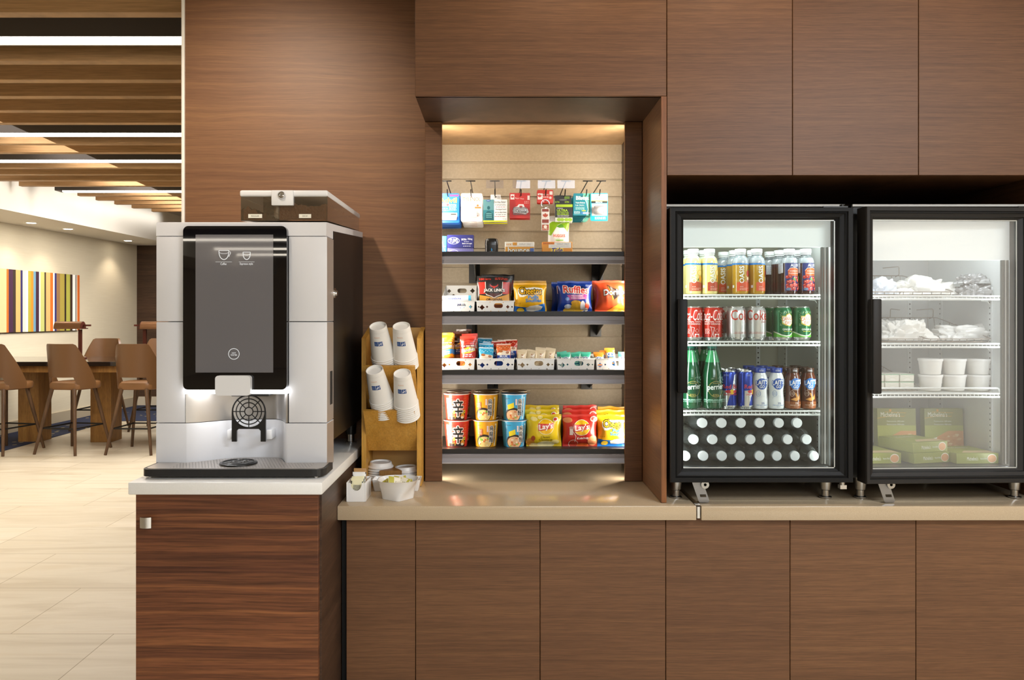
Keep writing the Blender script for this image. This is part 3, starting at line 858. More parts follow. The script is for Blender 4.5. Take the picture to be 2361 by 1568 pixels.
# side lock, finger slot, feet
RX = Matrix.Rotation(PI / 2, 4, 'Y')
part('side_lock', M().lathe([(.017, 0), (.016, .003), (.010, .004), (.009, .009), (0, .0095)], CHROME, 20, xf=Matrix.Translation((XR, 2.672, 1.473)) @ RX), r)
part('side_slot', M().rbox(XR - .001, XR + .0012, 2.600, 2.6335, 1.118, 1.224, C('#0a0909', .6), .0005, 1), r)
for x, y in ((-.5640, 3.135), (-1.03, 3.135)):
    f = part('foot', M().lathe([(.022, .9168), (.022, .9195), (.013, .9215), (.0125, .948), (.0185, .950), (.0205, 1.001)], STEEL, 20, (x, y), seg={4: BLACK, 3: BLACK}), r)
part('front_foot', M().lathe([(.009, .9166), (.009, .9262)], WPL, 14, (-.552, 2.60)), r)
part('front_foot', M().lathe([(.009, .9166), (.009, .9262)], WPL, 14, (-1.04, 2.60)), r)
# bean hopper
HOP = glassy('hopper_plastic', '#f4ece0', film=.10, filmcol='#d9bf9a', gloss=2.5, rough=.05)
hp = M()
xa, xb, ya, yb, za, zb2 = -.803, -.5335, 2.558, 3.135, 1.6995, 1.773
def sh(x0, x1, y0, y1):
    zo = lambda y: 1.6955 + (y - 2.558) * .051
    v = [(x0, y0, zo(y0)), (x1, y0, zo(y0)), (x1, y1, zo(y1)), (x0, y1, zo(y1)), (x0, y0, zb2), (x1, y0, zb2), (x1, y1, zb2), (x0, y1, zb2)]
    hp.add(v, [(0, 3, 2, 1), (0, 1, 5, 4), (1, 2, 6, 5), (2, 3, 7, 6), (3, 0, 4, 7)], HOP)
sh(xa, xb, ya, yb)
sh(-.7335, -.6868, ya + .001, ya + .12)
hop = part('bean_hopper', hp, r)
lid = M().rbox(-.8055, -.5315, 2.552, 3.15, 1.7705, 1.7905, WPL, .006, 3)
lid.rbox(-.7055, -.6375, 2.546, 2.56, 1.7420, 1.7895, WPL, .003, 2)
part('hopper_lid', lid, r, hop)
part('hopper_lock', M().lathe([(.012, 0), (.012, .004), (.0095, .008), (.005, .0085), (.005, .007), (0, .007)], CHROME, 22, xf=Matrix.Translation((-.673, 2.547, 1.7735)) @ Matrix.Rotation(PI / 2, 4, 'X')), r, hop)
BEAN = C('#7a5030', .25, bump=.8, bscale=150, name='coffee_beans')
for x0, x1, top, seed in ((-.797, -.727, 1.727, 1), (-.685, -.541, 1.752, 2)):
    bn = M()
    def f(u, v, x0=x0, x1=x1, top=top, seed=seed):
        x = x0 + (x1 - x0) * u; y = 2.566 + .5 * v
        return (x, y, top + .010 * math.sin(u * 4 + seed) + .012 * mnoise.noise((x * 90, y * 90, seed)) + (y - 2.566) * .02)
    bn.grid(f, 26, 40, BEAN)
    bn.grid(lambda u, v: (x0 + (x1 - x0) * u, 2.566, 1.699 + (f(u, 0)[2] - 1.699) * v), 26, 6, BEAN)
    bn.grid(lambda u, v: (x1, 2.566 + .5 * u, 1.699 + .025 * u + (f(1, u)[2] - 1.699 - .025 * u) * v), 40, 6, BEAN)
    o = part('coffee_beans', bn, r, hop); o['kind'] = 'stuff'
lb = M()
for px, tx in ((588, 'REGULAR'), (703, 'DECAF')):
    s2 = 2.555 / FPX; x = W(px, 2.555); z = Hh(498, 2.555)
    lb = M().box(x - 16 * s2 * (1 if px < 600 else .88), x + 16 * s2 * (1 if px < 600 else .88), 2.5565, 2.5572, z - 4.5 * s2, z + 4.5 * s2, C('#f1ecdd', .6))
    Art().text(tx, x, z, 18 * s2 if px < 600 else 12 * s2, 3.6 * s2, '#6f6a60').put(lb, lambda u, v, h: (u, 2.5565 - h, v))
    part('bean_label', lb, r, hop)
# ================================================================ cup organizer
r = thing('cup_organizer', 'honey-coloured wooden organizer for paper cups and lids', 'organizer', (-.386, 2.955, .7865))
for a, b in ((-.4935, -.4770), (-.2945, -.2785)):
    part('side_panel', M().prism([(2.955, .787), (3.12, .787), (3.12, 1.357), (2.955, 1.319)], a, b, MAPLE, 'yz'), r)
part('back_panel', M().box(-.477, -.2945, 3.112, 3.12, .787, 1.355, C('#c89a55', .45)), r)
part('bottom_panel', M().box(-.477, -.2945, 2.955, 3.112, .787, .797, MAPLE), r)
for zt in (1.222, 1.066):
    g = M().prism([(2.885, zt), (2.899, zt + .004), (3.012, zt - .154), (3.0, zt - .158)], -.4765, -.2955, MAPLE, 'yz')
    part('pocket_front', g, r)
    part('pocket_floor', M().prism([(3.0, zt - .158), (3.112, zt - .075), (3.112, zt - .063), (3.0, zt - .146)], -.4765, -.2955, MAPLE, 'yz'), r)
part('divider_block', M().prism([(-.430, 2.958), (-.349, 2.958), (-.3865, 3.035)], .7972, .842, OAK, 'xy'), r)
PAPERW = C('#efece7', .55, name='white_paper')
cupart = Art()
BL = '#1f4a8c'
cupart.lines(-.016, .010, .0982, .1008, 1, '#d98a3a', 4).line([(-.016, .096), (.012, .096)], .0006, '#c9b9a0')
cupart.rect(-.0185, -.0015, .066, .083, BL).rect(.0, .0185, .066, .083, BL)
cupart.text('Holiday Inn', -.010, .0765, .0135, .0028, '#dfe8f4').text('Express', -.010, .0715, .0125, .0028, '#dfe8f4')
cupart.text('H', .0105, .0745, .0125, .0125, '#ffffff', .0, .35).line([(.002, .072), (.009, .0735)], .0012, '#ffffff').rect(.003, .0055, .0695, .0715, '#ffffff')
cprof = [(.0445, 0), (.0462, .0012), (.0462, .0034), (.0440, .0046), (.0308, .128), (.0308, .1296), (.0296, .130), (.0292, .128), (.0288, .122), (0, .122)]
def paper_cup():
    g = M().lathe(cprof, PAPERW, 36, cap=False)
    g.lathe([(.0432, .0005), (.0298, .12)], PAPERW, 28, cap=False)
    for zz in (.1175, .1135):
        g.lathe([(.0308 + (.128 - zz) * .107 + .0002, zz), (.0308 + (.128 - zz) * .107 + .0003, zz + .0005)], C('#d9d4c9', .6), 36, cap=False)
    cupart.put(g, onlathe([(.0440, .0046), (.0308, .128)], -.10), .004, None, .0003)
    return g
cme = paper_cup().mesh('paper_cup')
k8 = 'first second third fourth fifth sixth seventh eighth ninth tenth'.split()
for (bxp, byp, lat, n, tilt, D0, where) in ((871, 751, .10, 6, 30, 2.868, 'upper pocket, coffee machine side'), (925, 751, .06, 6, 29, 2.868, 'upper pocket, niche side'),
                                        (863, 852, .15, 9, 31, 2.846, 'lower pocket, coffee machine side'), (927, 860, .06, 8, 29, 2.846, 'lower pocket, niche side')):
    t = math.radians(tilt)
    rot = Euler((t, -lat, 0))
    ax = rot.to_matrix() @ Vector((0, 0, 1))
    b = Vector((W(bxp, D0), D0, Hh(byp, D0)))
    for k in range(n):
        o = bpy.data.objects.new('paper_cup', cme); COL.objects.link(o)
        o.location = b - ax * (.1265 + .0083 * k); o.rotation_euler = rot; o.scale = (.97,) * 3
        tag(o, ('top paper cup with blue logo, wooden organizer ' if k == 0 else '%s paper cup from the top, wooden organizer ' % k8[k]) + where, 'cup', 'white paper cups in the wooden organizer')
LIDP = C('#f1efec', .35, name='lid_plastic')
lidm = M().lathe([(.0465, 0), (.0475, .003), (.0455, .006), (.0425, .008), (.040, .0185), (.038, .020), (.034, .0195), (.033, .016), (0, .016)], LIDP, 36, cap=False).mesh('cup_cover')
for X0, Y0, n, wh in ((W(877, 3.025), 3.025, 6, 'taller lid stack beside the coffee machine, in the wooden organizer'), (W(936, 3.03), 3.03, 4, 'shorter lid stack beside the niche, in the wooden organizer')):
    for k in range(n):
        o = bpy.data.objects.new('cup_cover', lidm); COL.objects.link(o)
        o.location = (X0 + .001 * (k % 2), Y0, .7973 + .0088 * k); o.rotation_euler = (0, .0 if k < n - 1 else .05, k)
        if k == n - 1: o.location.z += .002
        tag(o, ('%s white plastic lid up, ' % k8[k] if k < n - 1 else 'topmost white plastic lid, ') + wh, 'lid', 'white cup lids in the wooden organizer')
# ================================================================ condiments on the counter
CER = C('#ecebea', .18, coat=.4, name='white_porcelain')
g = M()   # rectangular dish
def rr4(hx_, hy_, z, rad, cx, cy): return [(p[0], p[1], z) for p in fillet([(cx - hx_, cy - hy_, z), (cx + hx_, cy - hy_, z), (cx + hx_, cy + hy_, z), (cx - hx_, cy + hy_, z)], rad, 4, True)]
def loft(g, rings, mat, bottom=True, smooth=True):
    n = len(rings[0]); vs = [p for rg in rings for p in rg]
    fs = [(i * n + k, i * n + (k + 1) % n, (i + 1) * n + (k + 1) % n, (i + 1) * n + k) for i in range(len(rings) - 1) for k in range(n)]
    if bottom: fs.append(tuple(range(n - 1, -1, -1)))
    fs.append(tuple((len(rings) - 1) * n + k for k in range(n)))
    return g.add(vs, fs, mat, smooth)
loft(g, [rr4(.076, .034, .7868, .006, 0, 0), rr4(.078, .036, .792, .006, 0, 0), rr4(.0845, .0395, .826, .006, 0, 0), rr4(.082, .037, .8262, .005, 0, 0), rr4(.078, .034, .815, .005, 0, 0), rr4(.074, .032, .793, .005, 0, 0)], CER)
for p in range(len(g.v)): g.v[p] = (g.v[p][0], g.v[p][1], g.v[p][2] - .7866)
solo('serving_dish', g, 'white rectangular porcelain dish in front of the wooden organizer', 'dish', (-.359, 2.905, .7866))
g = M()   # twisted square bowl
def tw(half, k, ang, z, n=44):
    out = []
    for i in range(n):
        a = 2 * PI * i / n; c, s_ = math.cos(a), math.sin(a)
        q = (abs(c) ** k + abs(s_) ** k) ** (-1 / k) * half
        x, y = q * c, q * s_; b = math.radians(ang)
        out.append((x * math.cos(b) - y * math.sin(b), x * math.sin(b) + y * math.cos(b), z))
    return out
A0 = -37
loft(g, [tw(.040, 9, A0, 0), tw(.041, 9, A0, .006), tw(.046, 5, A0 + 9, .024), tw(.057, 3.2, A0 + 24, .045), tw(.067, 2.6, A0 + 36, .064), tw(.0685, 2.6, A0 + 37, .0655), tw(.066, 2.6, A0 + 37, .0655), tw(.054, 3, A0 + 24, .044), tw(.040, 4, A0 + 9, .016)], CER)
solo('bowl', g, 'white twisted square bowl full of yellow packets on the counter', 'bowl', (-.339, 2.762, .7866))
pk = Art().rect(-.026, .026, -.014, .014, '#efe9d6').rect(-.026, -.008, -.014, .014, '#b9b244').lines(-.004, .022, -.011, -.003, 2, '#9d987f', 3).rect(.018, .026, -.014, .014, '#b9b244')
pg = M()
def pill(u, v, sgn, w=.027, h=.015, t=.0025):
    x = (u * 2 - 1); z = (v * 2 - 1)
    return (x * w, sgn * t * (1 - x ** 4) * (1 - z ** 4), z * h)
pg.grid(lambda u, v: pill(u, v, -1), 9, 7, C('#ece5cf', .4)); pg.grid(lambda u, v: pill(1 - u, v, 1), 9, 7, C('#ece5cf', .4))
pk.put(pg, lambda u, v, h: (u, -.0025 * (1 - (u / .027) ** 4) * (1 - (v / .015) ** 4) - h, v), .006, .006, .0003)
pm = pg.mesh('tea_packet')
rr = random.Random(11)
pos = [(-.032, -.02, .046, -.3), (.0, -.034, .049, .15), (.03, -.022, .047, .4), (-.02, .012, .055, .5), (.012, .004, .060, -.2), (.036, .014, .052, .3), (-.042, .012, .052, -.6), (.0, .034, .056, .1), (-.008, -.014, .060, .35), (.024, -.008, .058, -.45)]
nm = ['nearest the organizer dish', 'against the front rim', 'toward the niche', 'leaning up at the back', 'lying on top of the pile', 'by the far rim', 'tucked beside the sugar caddy side', 'at the back rim', 'across the middle', 'tilted over the middle']
for i, (x, y, z, a) in enumerate(pos):
    o = bpy.data.objects.new('tea_packet', pm); COL.objects.link(o)
    o.location = (-.339 + x * .62, 2.762 + y * .62, .7866 + z); o.rotation_euler = (-1.05 + .25 * rr.uniform(-1, 1), .25 * rr.uniform(-1, 1), a)
    tag(o, 'yellow and cream packet in the white bowl, ' + nm[i], 'packet', 'packets piled in the white bowl')
# sugar caddy
g = M()
w2, d2, hf, hb = .0325, .055, .062, .064
n1 = [(-w2 + .0035, 0), (w2 - .0035, 0), (w2 - .0035, hf), (.019, hf)] + [(.018 * math.cos(-PI * k / 10), hf - .003 + .023 * math.sin(-PI * k / 10)) for k in range(11)] + [(-.019, hf), (-w2 + .0035, hf)]
g.plate(n1, [], .004, CER, Matrix.Translation((0, -d2 + .0026, 0)))
g.rbox(-w2, -w2 + .004, -d2, d2, 0, hb, CER, .0015, 2).rbox(w2 - .004, w2, -d2, d2, 0, hb, CER, .0015, 2).rbox(-w2, w2, d2 - .004, d2, 0, hb, CER, .0015, 2).box(-w2 + .003, w2 - .003, -d2 + .003, d2 - .003, .0004, .004, CER)
solo('sugar_caddy', g, 'white porcelain caddy of sugar packets at the counter end', 'caddy', (-.4700, 2.762, .7866))
def packet(col, edge, seed):
    g = M()
    g.grid(lambda u, v: pill(u, v, -1, .021, .031, .003), 9, 9, C(col, .5)); g.grid(lambda u, v: pill(1 - u, v, 1, .021, .031, .003), 9, 9, C(col, .5))
    a = Art().rect(-.0205, -.0165, .012, .022, edge).rect(.0165, .0205, .012, .022, edge)
    a.rect(-.011, .013, -.016, .010, '#b7b29a'); a.lines(-.010, .012, -.015, .009, 8, '#7b7866', seed)
    a.put(g, lambda u, v, h: (u, -.003 * (1 - (u / .021) ** 4) * (1 - (v / .031) ** 4) - h, v), .006, .006, .0003)
    return g.mesh('sugar_packet')
pc, pw, pb = packet('#ece5bd', '#2b2a25', 1), packet('#efeeea', '#22232a', 2), packet('#b58a55', '#3a2a18', 3)
for i, (me, y, z, x, ry, lab) in enumerate(((pc, -.036, .042, -.002, .06, 'cream sugar packet at the front of the white caddy'), (pc, -.024, .047, .002, -.04, 'second cream sugar packet in the white caddy'), (pw, -.010, .053, .002, .03, 'white sugar packet behind the cream ones in the caddy'),
                                            (pw, .004, .056, -.002, .0, 'second white sugar packet in the caddy'), (pb, .020, .060, .001, -.03, 'brown sugar packet near the back of the caddy'), (pb, .032, .063, -.003, .02, 'hindmost brown sugar packet in the caddy'))):
    o = bpy.data.objects.new('sugar_packet', me); COL.objects.link(o)
    o.location = (-.470 + x, 2.762 + y, .7866 + z); o.rotation_euler = (-.18, ry, .03 * (i % 3 - 1))
    tag(o, lab, 'packet', 'packets in the white caddy')
# ================================================================ product helpers
class PA(Art):
    """Artwork drawn in photo pixels around a product's bottom centre at distance D."""
    def __init__(s, cx, by, D):
        Art.__init__(s); s.cx, s.by, s.s = cx, by, D / FPX
    def q(s, x, y): return ((x - s.cx) * s.s, (s.by - y) * s.s)
    def R(s, x0, x1, y0, y1, col):
        a = s.q(x0, y1); b = s.q(x1, y0); return s.rect(a[0], b[0], a[1], b[1], col)
    def Pl(s, pts, col): return s.poly([s.q(*p) for p in pts], col)
    def E(s, cx, cy, rx, ry, col, n=20): c = s.q(cx, cy); return s.ell(c[0], c[1], rx * s.s, ry * s.s, col, n)
    def G(s, cx, cy, rx, ry, w, col, n=24): c = s.q(cx, cy); return s.ring(c[0], c[1], rx * s.s, ry * s.s, w * s.s, col, n)
    def Ln(s, pts, w, col): return s.line([s.q(*p) for p in pts], w * s.s, col)
    def T(s, txt, x0, x1, y0, y1, col, bold=.0, edge=None, eb=.04, arc=0, tilt=0, **k):
        a = s.q(x0, y1); b = s.q(x1, y0); cx, cy, w, h = (a[0] + b[0]) / 2, (a[1] + b[1]) / 2, b[0] - a[0], b[1] - a[1]
        k.update(arc=arc * s.s, tilt=tilt * s.s)
        if edge: return s.outlined(txt, cx, cy, w, h, col, edge, bold, eb, **k)
        return s.text(txt, cx, cy, w, h, col, bold, **k)
    def V(s, txt, x0, x1, y0, y1, col, bold=.0):
        """Vertical text reading upward."""
        a = s.q(x0, y1); b = s.q(x1, y0)
        return s.text(txt, (a[0] + b[0]) / 2, (a[1] + b[1]) / 2, b[1] - a[1], b[0] - a[0], col, bold, rot=90)
    def Lf(s, cx, cy, r, col): c = s.q(cx, cy); return s.leaf(c[0], c[1], r * s.s, col)
    def Ls(s, x0, x1, y0, y1, n, col, seed=1, fill=.5): a = s.q(x0, y1); b = s.q(x1, y0); return s.lines(a[0], b[0], a[1], b[1], n, col, seed, fill)
class Bag:
    """Pillow bag standing on its lower seam, front toward -y."""
    def __init__(s, w, h, t, seed=1, crimp=.009, amp=1.0):
        s.w, s.h, s.t, s.seed, s.c, s.amp = w, h, t, seed, crimp, amp
    def pos(s, u, v, sgn, h=0.0):
        w, H, t = s.w, s.h, s.t
        q = max(0.0, min(1.0, (v - s.c) / (H - 2 * s.c)))
        env = (max(0.0, 1 - abs(2 * q - 1) ** 2.6)) ** .75
        x = 2 * u / w
        T = t / 2 * env * (max(0.0, 1 - abs(x) ** 3.0)) ** .7
        n = mnoise.noise((u * 26 + s.seed * 7.3, v * 26, s.seed * 3.1 + sgn)) * .0042 * env
        n += mnoise.noise((u * 60 + s.seed, v * 18 + u * 40, s.seed)) * .0018 * min(1, env * 1.5 + .25)
        e = 1 - .055 * math.sin(PI * q) * env
        e2 = max(0.0, 1 - abs(x) ** 8)
        z = v + .004 * mnoise.noise((u * 30, s.seed, 2)) * (v / H)
        return (u * e, sgn * (T + n * s.amp * e2 + .0008) + (0.0016 * math.sin(u * 60 + s.seed) * (1 - env)) - (h if sgn < 0 else -h), z)
    def mesh(s, col, art=None, foil=None, seal=None, du=.005):
        g = M(); w, H = s.w, s.h
        mt = col if not isinstance(col, str) else C(col, .28, spec=.6)
        g.grid(lambda u, v: s.pos((u - .5) * w, v * H, -1), 29, 33, mt)
        g.grid(lambda u, v: s.pos((.5 - u) * w, v * H, 1), 15, 15, mt)
        for e in (-.5, .5):
            g.grid(lambda u, v: s.pos(e * w, v * H, -1 if (u < .5) == (e > 0) else 1), 2, 19, mt, False)
        g.grid(lambda u, v: s.pos((u - .5) * w, H, -1 if v < .5 else 1), 21, 2, mt, False)
        if art is not None:
            art.put(g, lambda u, v, h: s.pos(u, v, -1, h), du, du, .0007, .00013, rough=.3)
        return g
def box_g(w, h, d, col, art=None, r=.0012):
    g = M().rbox(-w / 2, w / 2, 0, d, 0, h, col if not isinstance(col, str) else C(col, .4), r, 1)
    if art is not None: art.put(g, lambda u, v, hh: (u, -hh, v))
    return g
def card_g(w, h, col, art=None, t=.0016, hole=True, rad=.006, slot=False):
    g = M()
    hs = []
    if hole: hs = [circ(0, h - .012, .0038, .0038, 14)] if not slot else [rrect(-.012, .012, h - .014, h - .0085, .0026, 4)]
    g.plate(rrect(-w / 2, w / 2, 0, h, rad, 5), hs, t, col if not isinstance(col, str) else C(col, .35), Matrix.Translation((0, t / 2, 0)))
    if art is not None: art.put(g, flat(), lift=.0002, step=.00002)
    return g
SD = {1: 1.6355, 2: 1.4125, 3: 1.1945, 4: .9005}       # top surfaces of the display shelves
# ================================================================ display shelves
GREYLIP = C('#8d8a8e', .42, .35, name='grey_shelf_lip')
SHB = C('#191614', .4, name='black_shelf')
spec = [(580, 590, 609), (718, 728, 748), (853, 864, 885), (1035, 1046, 1068)]
brk = {1: ((1094, 653, 1092), (1377, 653, 1404)), 2: ((1088, 776, 1088), (1373, 776, 1398)), 3: ((1136, 896, 1136), (1352, 897, 1380)), 4: ((1101, 1058, 1101), (1365, 1058, 1368))}
nm = ['top black display shelf holding medicine boxes', 'second black display shelf holding chip bags', 'third black display shelf holding the row of white baskets', 'lowest black display shelf holding noodle cups and chips']
for i, (a, b, c) in enumerate(spec):
    za, zb_, zc_ = Hh(a, 3.06), Hh(b, 3.06), Hh(c, 3.055)
    r = thing('display_shelf', nm[i], 'shelf', (.128, 3.06, za), group='black shelves of the snack niche')
    part('shelf_board', M().box(-.248, .504, 3.066, 3.408, SD[i + 1] - .014, SD[i + 1], SHB).box(-.248, .504, 3.06, 3.067, zb_, za, SHB), r)
    lp = M().prism([(3.06, zb_ - .0005), (3.053, zb_ - .003), (3.053, zb_ - .016), (3.0525, zb_ - .0175), (3.050, zc_ + .003), (3.0505, zc_), (3.056, zc_), (3.058, zb_ - .016), (3.066, zb_ - .0005)], -.247, .503, GREYLIP, 'yz')
    lp.box(-.247, .503, 3.0485, 3.0505, zc_ - .0005, zc_ + .0028, C('#b9b6b8', .4))
    part('price_rail', lp, r)
    for (px, pyb, tip) in brk[i + 1]:
        X = W(px, 3.41); zb2 = Hh(pyb, 3.41)
        g = M().box(X - .0225, X + .0225, 3.398, 3.419, zb2, SD[i + 1] - .0145, BLACK)
        xa = W(tip, 3.09)
        g.prism([(3.40, SD[i + 1] - .0145), (3.085, SD[i + 1] - .0145), (3.085, SD[i + 1] - .026), (3.40, zb2 + .006)], xa - .0018, xa + .0018, BLACK, 'yz')
        part('bracket', g, r)
# ================================================================ peg hooks
PLST = glassy('tag_plastic', '#f4f2f4', film=.12, filmcol='#ffffff', gloss=1.5)
STD = C('#2b2a29', .3, .8, name='dark_steel')
hk = [(1030, 0, 'peg hook carrying the blue pain-relief cards'), (1085, 0, 'peg hook carrying the white and orange cards'), (1141, 1, 'peg hook with clear tag over the stomach-relief boxes'), (1202, 1, 'peg hook with clear tag over the red magnet cards'),
      (1260, 1, 'peg hook with clear tag over the keychain'), (1305, 1, 'peg hook with clear tag over the green and black boxes'), (1355, 0, 'peg hook carrying the teal lip-balm cards'), (1386, 0, 'peg hook carrying the dental floss card')]
HX = {}
for px, tg, lab in hk:
    X = W(px, 3.12); HX[px] = X
    r = thing('peg_hook', lab, 'hook', (X, 3.42, 1.862), group='peg hooks on the slat wall')
    g = M().tube(fillet([(X, 3.418, 1.878), (X, 3.40, 1.868), (X, 3.17, 1.864), (X, 3.150, 1.884)], .012, 4), .0021, STD, 8)
    part('peg', g, r)
    part('tag_arm', M().tube([(X, 3.418, 1.897), (X, 3.40, 1.903), (X, 3.12, 1.912)], .0021, STD, 8).rbox(X - .0185, X + .0185, 3.117, 3.121, 1.9095, 1.9135, STD, .001, 1), r)
    part('back_clip', M().box(X - .013, X + .013, 3.412, 3.4195, 1.866, 1.90, BLACK), r)
    if tg: part('price_tag', M().box(X - .033, X + .033, 3.1145, 3.1160, 1.883, 1.914, PLST), r)
# ================================================================ hanging cards
def hang(name, cat, group, px, w, h, mesh, ds, labels, z=None, dx=0, hole=.012):
    for k, (d, lab) in enumerate(zip(ds, labels)):
        o = bpy.data.objects.new(name, mesh); COL.objects.link(o)
        zz = (z if z is not None else 1.8642 - h + hole - .0017)
        o.location = (HX[px] + dx + .0012 * ((k * 7) % 3 - 1), d, zz - .0005 * k); o.rotation_euler = (0, .012 * ((k * 5) % 3 - 1) * (k > 0), .05 * ((k % 3) - 1) * (k > 0))
        tag(o, lab, cat, group)
D = 3.185; s = D / FPX
# blue pain-relief cards
a = PA(1037, 518, D)
a.R(1013, 1060, 451, 517, '#1668c4'); a.T('Advil', 1014, 1056, 460, 472, '#f5e23a', .03); a.R(1040, 1060, 453, 457, '#c23a7c')
a.R(1015, 1038, 473, 480, '#cfe3f2'); a.E(1035, 476.5, 3.2, 3.2, '#c8434c'); a.Ls(1039, 1055, 474, 490, 5, '#dfe89a', 3); a.Ls(1015, 1037, 483, 491, 2, '#9dc3ea', 4)
a.R(1013, 1057, 495, 509, '#e9e7e1'); a.R(1030, 1053, 504, 509, '#1f3f94'); a.T('Advil', 1032, 1039, 505, 508, '#f5e23a', .02); a.R(1042, 1055, 497, 500, '#2a2a2a')
g = card_g(50 * s, 68 * s, '#1766bf', a)
tb = M(); 
xf = Matrix.Translation((-.004, -.006, .012 + .006)) @ Matrix.Rotation(PI / 2, 4, 'Y')
g.lathe([(0, -.036), (.0078, -.035), (.0085, -.03), (.0085, .03), (.0078, .035), (0, .036)], C('#e8e6df', .3), 18, xf=xf)
hang('medicine_card', 'medicine card', 'blue cards on the first peg hook', 1030, 50 * s, 68 * s, g.mesh('medicine_card'), (3.185, 3.24, 3.315, 3.385),
     ('front blue medicine card with yellow lettering', 'second blue medicine card, behind the front one', 'third blue medicine card back on the hook', 'hindmost blue medicine card against the slat wall'), dx=.004)
# white and orange cards
a = PA(1087, 511, D); O = '#d9703a'
a.T('TYLENOL', 1066, 1108, 455, 464, O, .01); a.Ls(1067, 1106, 466, 469, 1, '#eec0a8', 2); a.E(1101, 474, 2.6, 2.6, O); a.R(1094, 1109, 477, 481, O); a.Ls(1067, 1090, 473, 481, 2, '#f3d5c5', 5)
a.R(1068, 1102, 485, 501, '#fbf8f5'); a.Ls(1075, 1101, 487, 489, 1, '#dc9c86', 6); a.Ls(1076, 1102, 496, 499, 1, '#c9553f', 7); a.T('TYLENOL', 1079, 1097, 505, 509, '#cf8b6a', 0); 
g = card_g(49 * s, 65 * s, '#f4f1ed', a); g.rbox(-.03, .022, -.010, 0, .016, .04, C('#f6f4f1', .25), .006, 2)
hang('medicine_card', 'medicine card', 'white and orange cards on the second peg hook', 1085, 49 * s, 65 * s, g.mesh('medicine_card'), (3.185, 3.235, 3.285, 3.335, 3.385),
     ('front white medicine card with orange lettering', 'second white and orange medicine card in the row', 'third white and orange medicine card in the row', 'fourth white and orange medicine card in the row', 'hindmost white and orange medicine card'), dx=.003)
# stomach-relief boxes with a hang tab
a = PA(1143.5, 521, D)
a.R(1116, 1171, 470, 521, '#eceae8'); a.R(1116, 1141, 470, 518, '#5d8e94'); a.R(1116, 1141, 494, 518, '#2f7680'); a.E(1128, 472.5, 5, 2.6, '#2b5b94'); a.Ls(1125, 1131.5, 471.5, 473.5, 1, '#eef3f8', 3)
a.E(1128.5, 489, 3.4, 4.2, '#1b565e'); a.Pl([(1119, 517), (1120, 503), (1126, 496), (1131, 496), (1138, 503), (1140, 517)], '#1b565e')
for q in (502, 506, 510): a.Ln([(1123, q), (1135, q), (1135, q + 2)], .9, '#8fd0cc')
a.T('Diarrhea Relief', 1140, 1168, 473, 478, '#2b2b2b', .0, shear=.2); a.Ls(1143, 1168, 480, 484, 2, '#9a9a9a', 3); a.Ls(1145, 1168, 486, 488, 1, '#b0474f', 3)
a.T('Soulagement', 1144, 1169, 490, 495, '#2b2b2b', 0, shear=.2); a.T('de la diarrhée', 1143, 1169, 497, 501, '#2b2b2b', 0, shear=.2); a.Ls(1145, 1168, 503, 506, 1, '#9a9a9a', 8); a.Ls(1142, 1168, 508, 510, 1, '#b0474f', 9); a.T('2 mg', 1161, 1169, 513, 516, '#555555')
a.R(1116, 1171, 518, 521, '#d9d413')
g = box_g(55 * s, 51 * s, .022, '#e9e7e4', a)
g.plate(rrect(-.020, .020, 51 * s - .004, 51 * s + .022, .003), [circ(0, 51 * s + .012, .004, .004, 12)], .001, C('#e4e2de', .5), Matrix.Translation((.002, .0205, 0)))
Art().lines(.006, .018, 51 * s + .006, 51 * s + .017, 4, '#a9a9a9', 2).put(g, flat(.002, .0198, 0))
hang('medicine_box', 'medicine box', 'stomach-relief boxes on the third peg hook', 1141, 0, 0, g.mesh('medicine_box'), (3.165, 3.235), ('front white and teal stomach medicine box on its hook', 'second stomach medicine box hanging behind'), z=1.8642 - .0017 - (51 * s + .012) - .003, dx=.002)
# red magnet cards
a = PA(1198.5, 506, D)
a.R(1177, 1186, 451, 463, '#efe6e2'); a.Lf(1181.5, 457, 3.6, '#c62b26'); a.T('Magnet • Aimant', 1188, 1208, 459, 463, '#f2c9c2', .01, tilt=-2); a.R(1216, 1221, 454, 464, '#e9dcd8'); a.Ls(1209, 1219, 466, 473, 2, '#e9b3a8', 3)
WT = '#e8e6e4'
a.Pl([(1182, 489), (1185, 481), (1192, 479), (1196, 474), (1207, 474), (1210, 482), (1216, 484), (1219, 492), (1212, 497), (1203, 495), (1190, 494), (1184, 494)], WT)
a.Pl([(1201, 484), (1197, 479), (1199, 476.5), (1201, 478), (1203, 476.5), (1205, 479)], '#b3312c'); a.T('Canada', 1189, 1213, 486, 493, '#2c2a2a', .02, tilt=-2)
g = card_g(47 * s, 58 * s, C('#c8302a', .38, name='red_gloss_card'), a, rad=.002); g.rbox(-.026, .026, -.006, 0, .012, .042, PLST, .004, 2)
hang('magnet_card', 'souvenir card', 'red magnet cards on the fourth peg hook', 1202, 47 * s, 58 * s, g.mesh('magnet_card'), (3.175, 3.225), ('front glossy red souvenir card with a maple leaf', 'second glossy red souvenir card hanging behind'), dx=-.003)
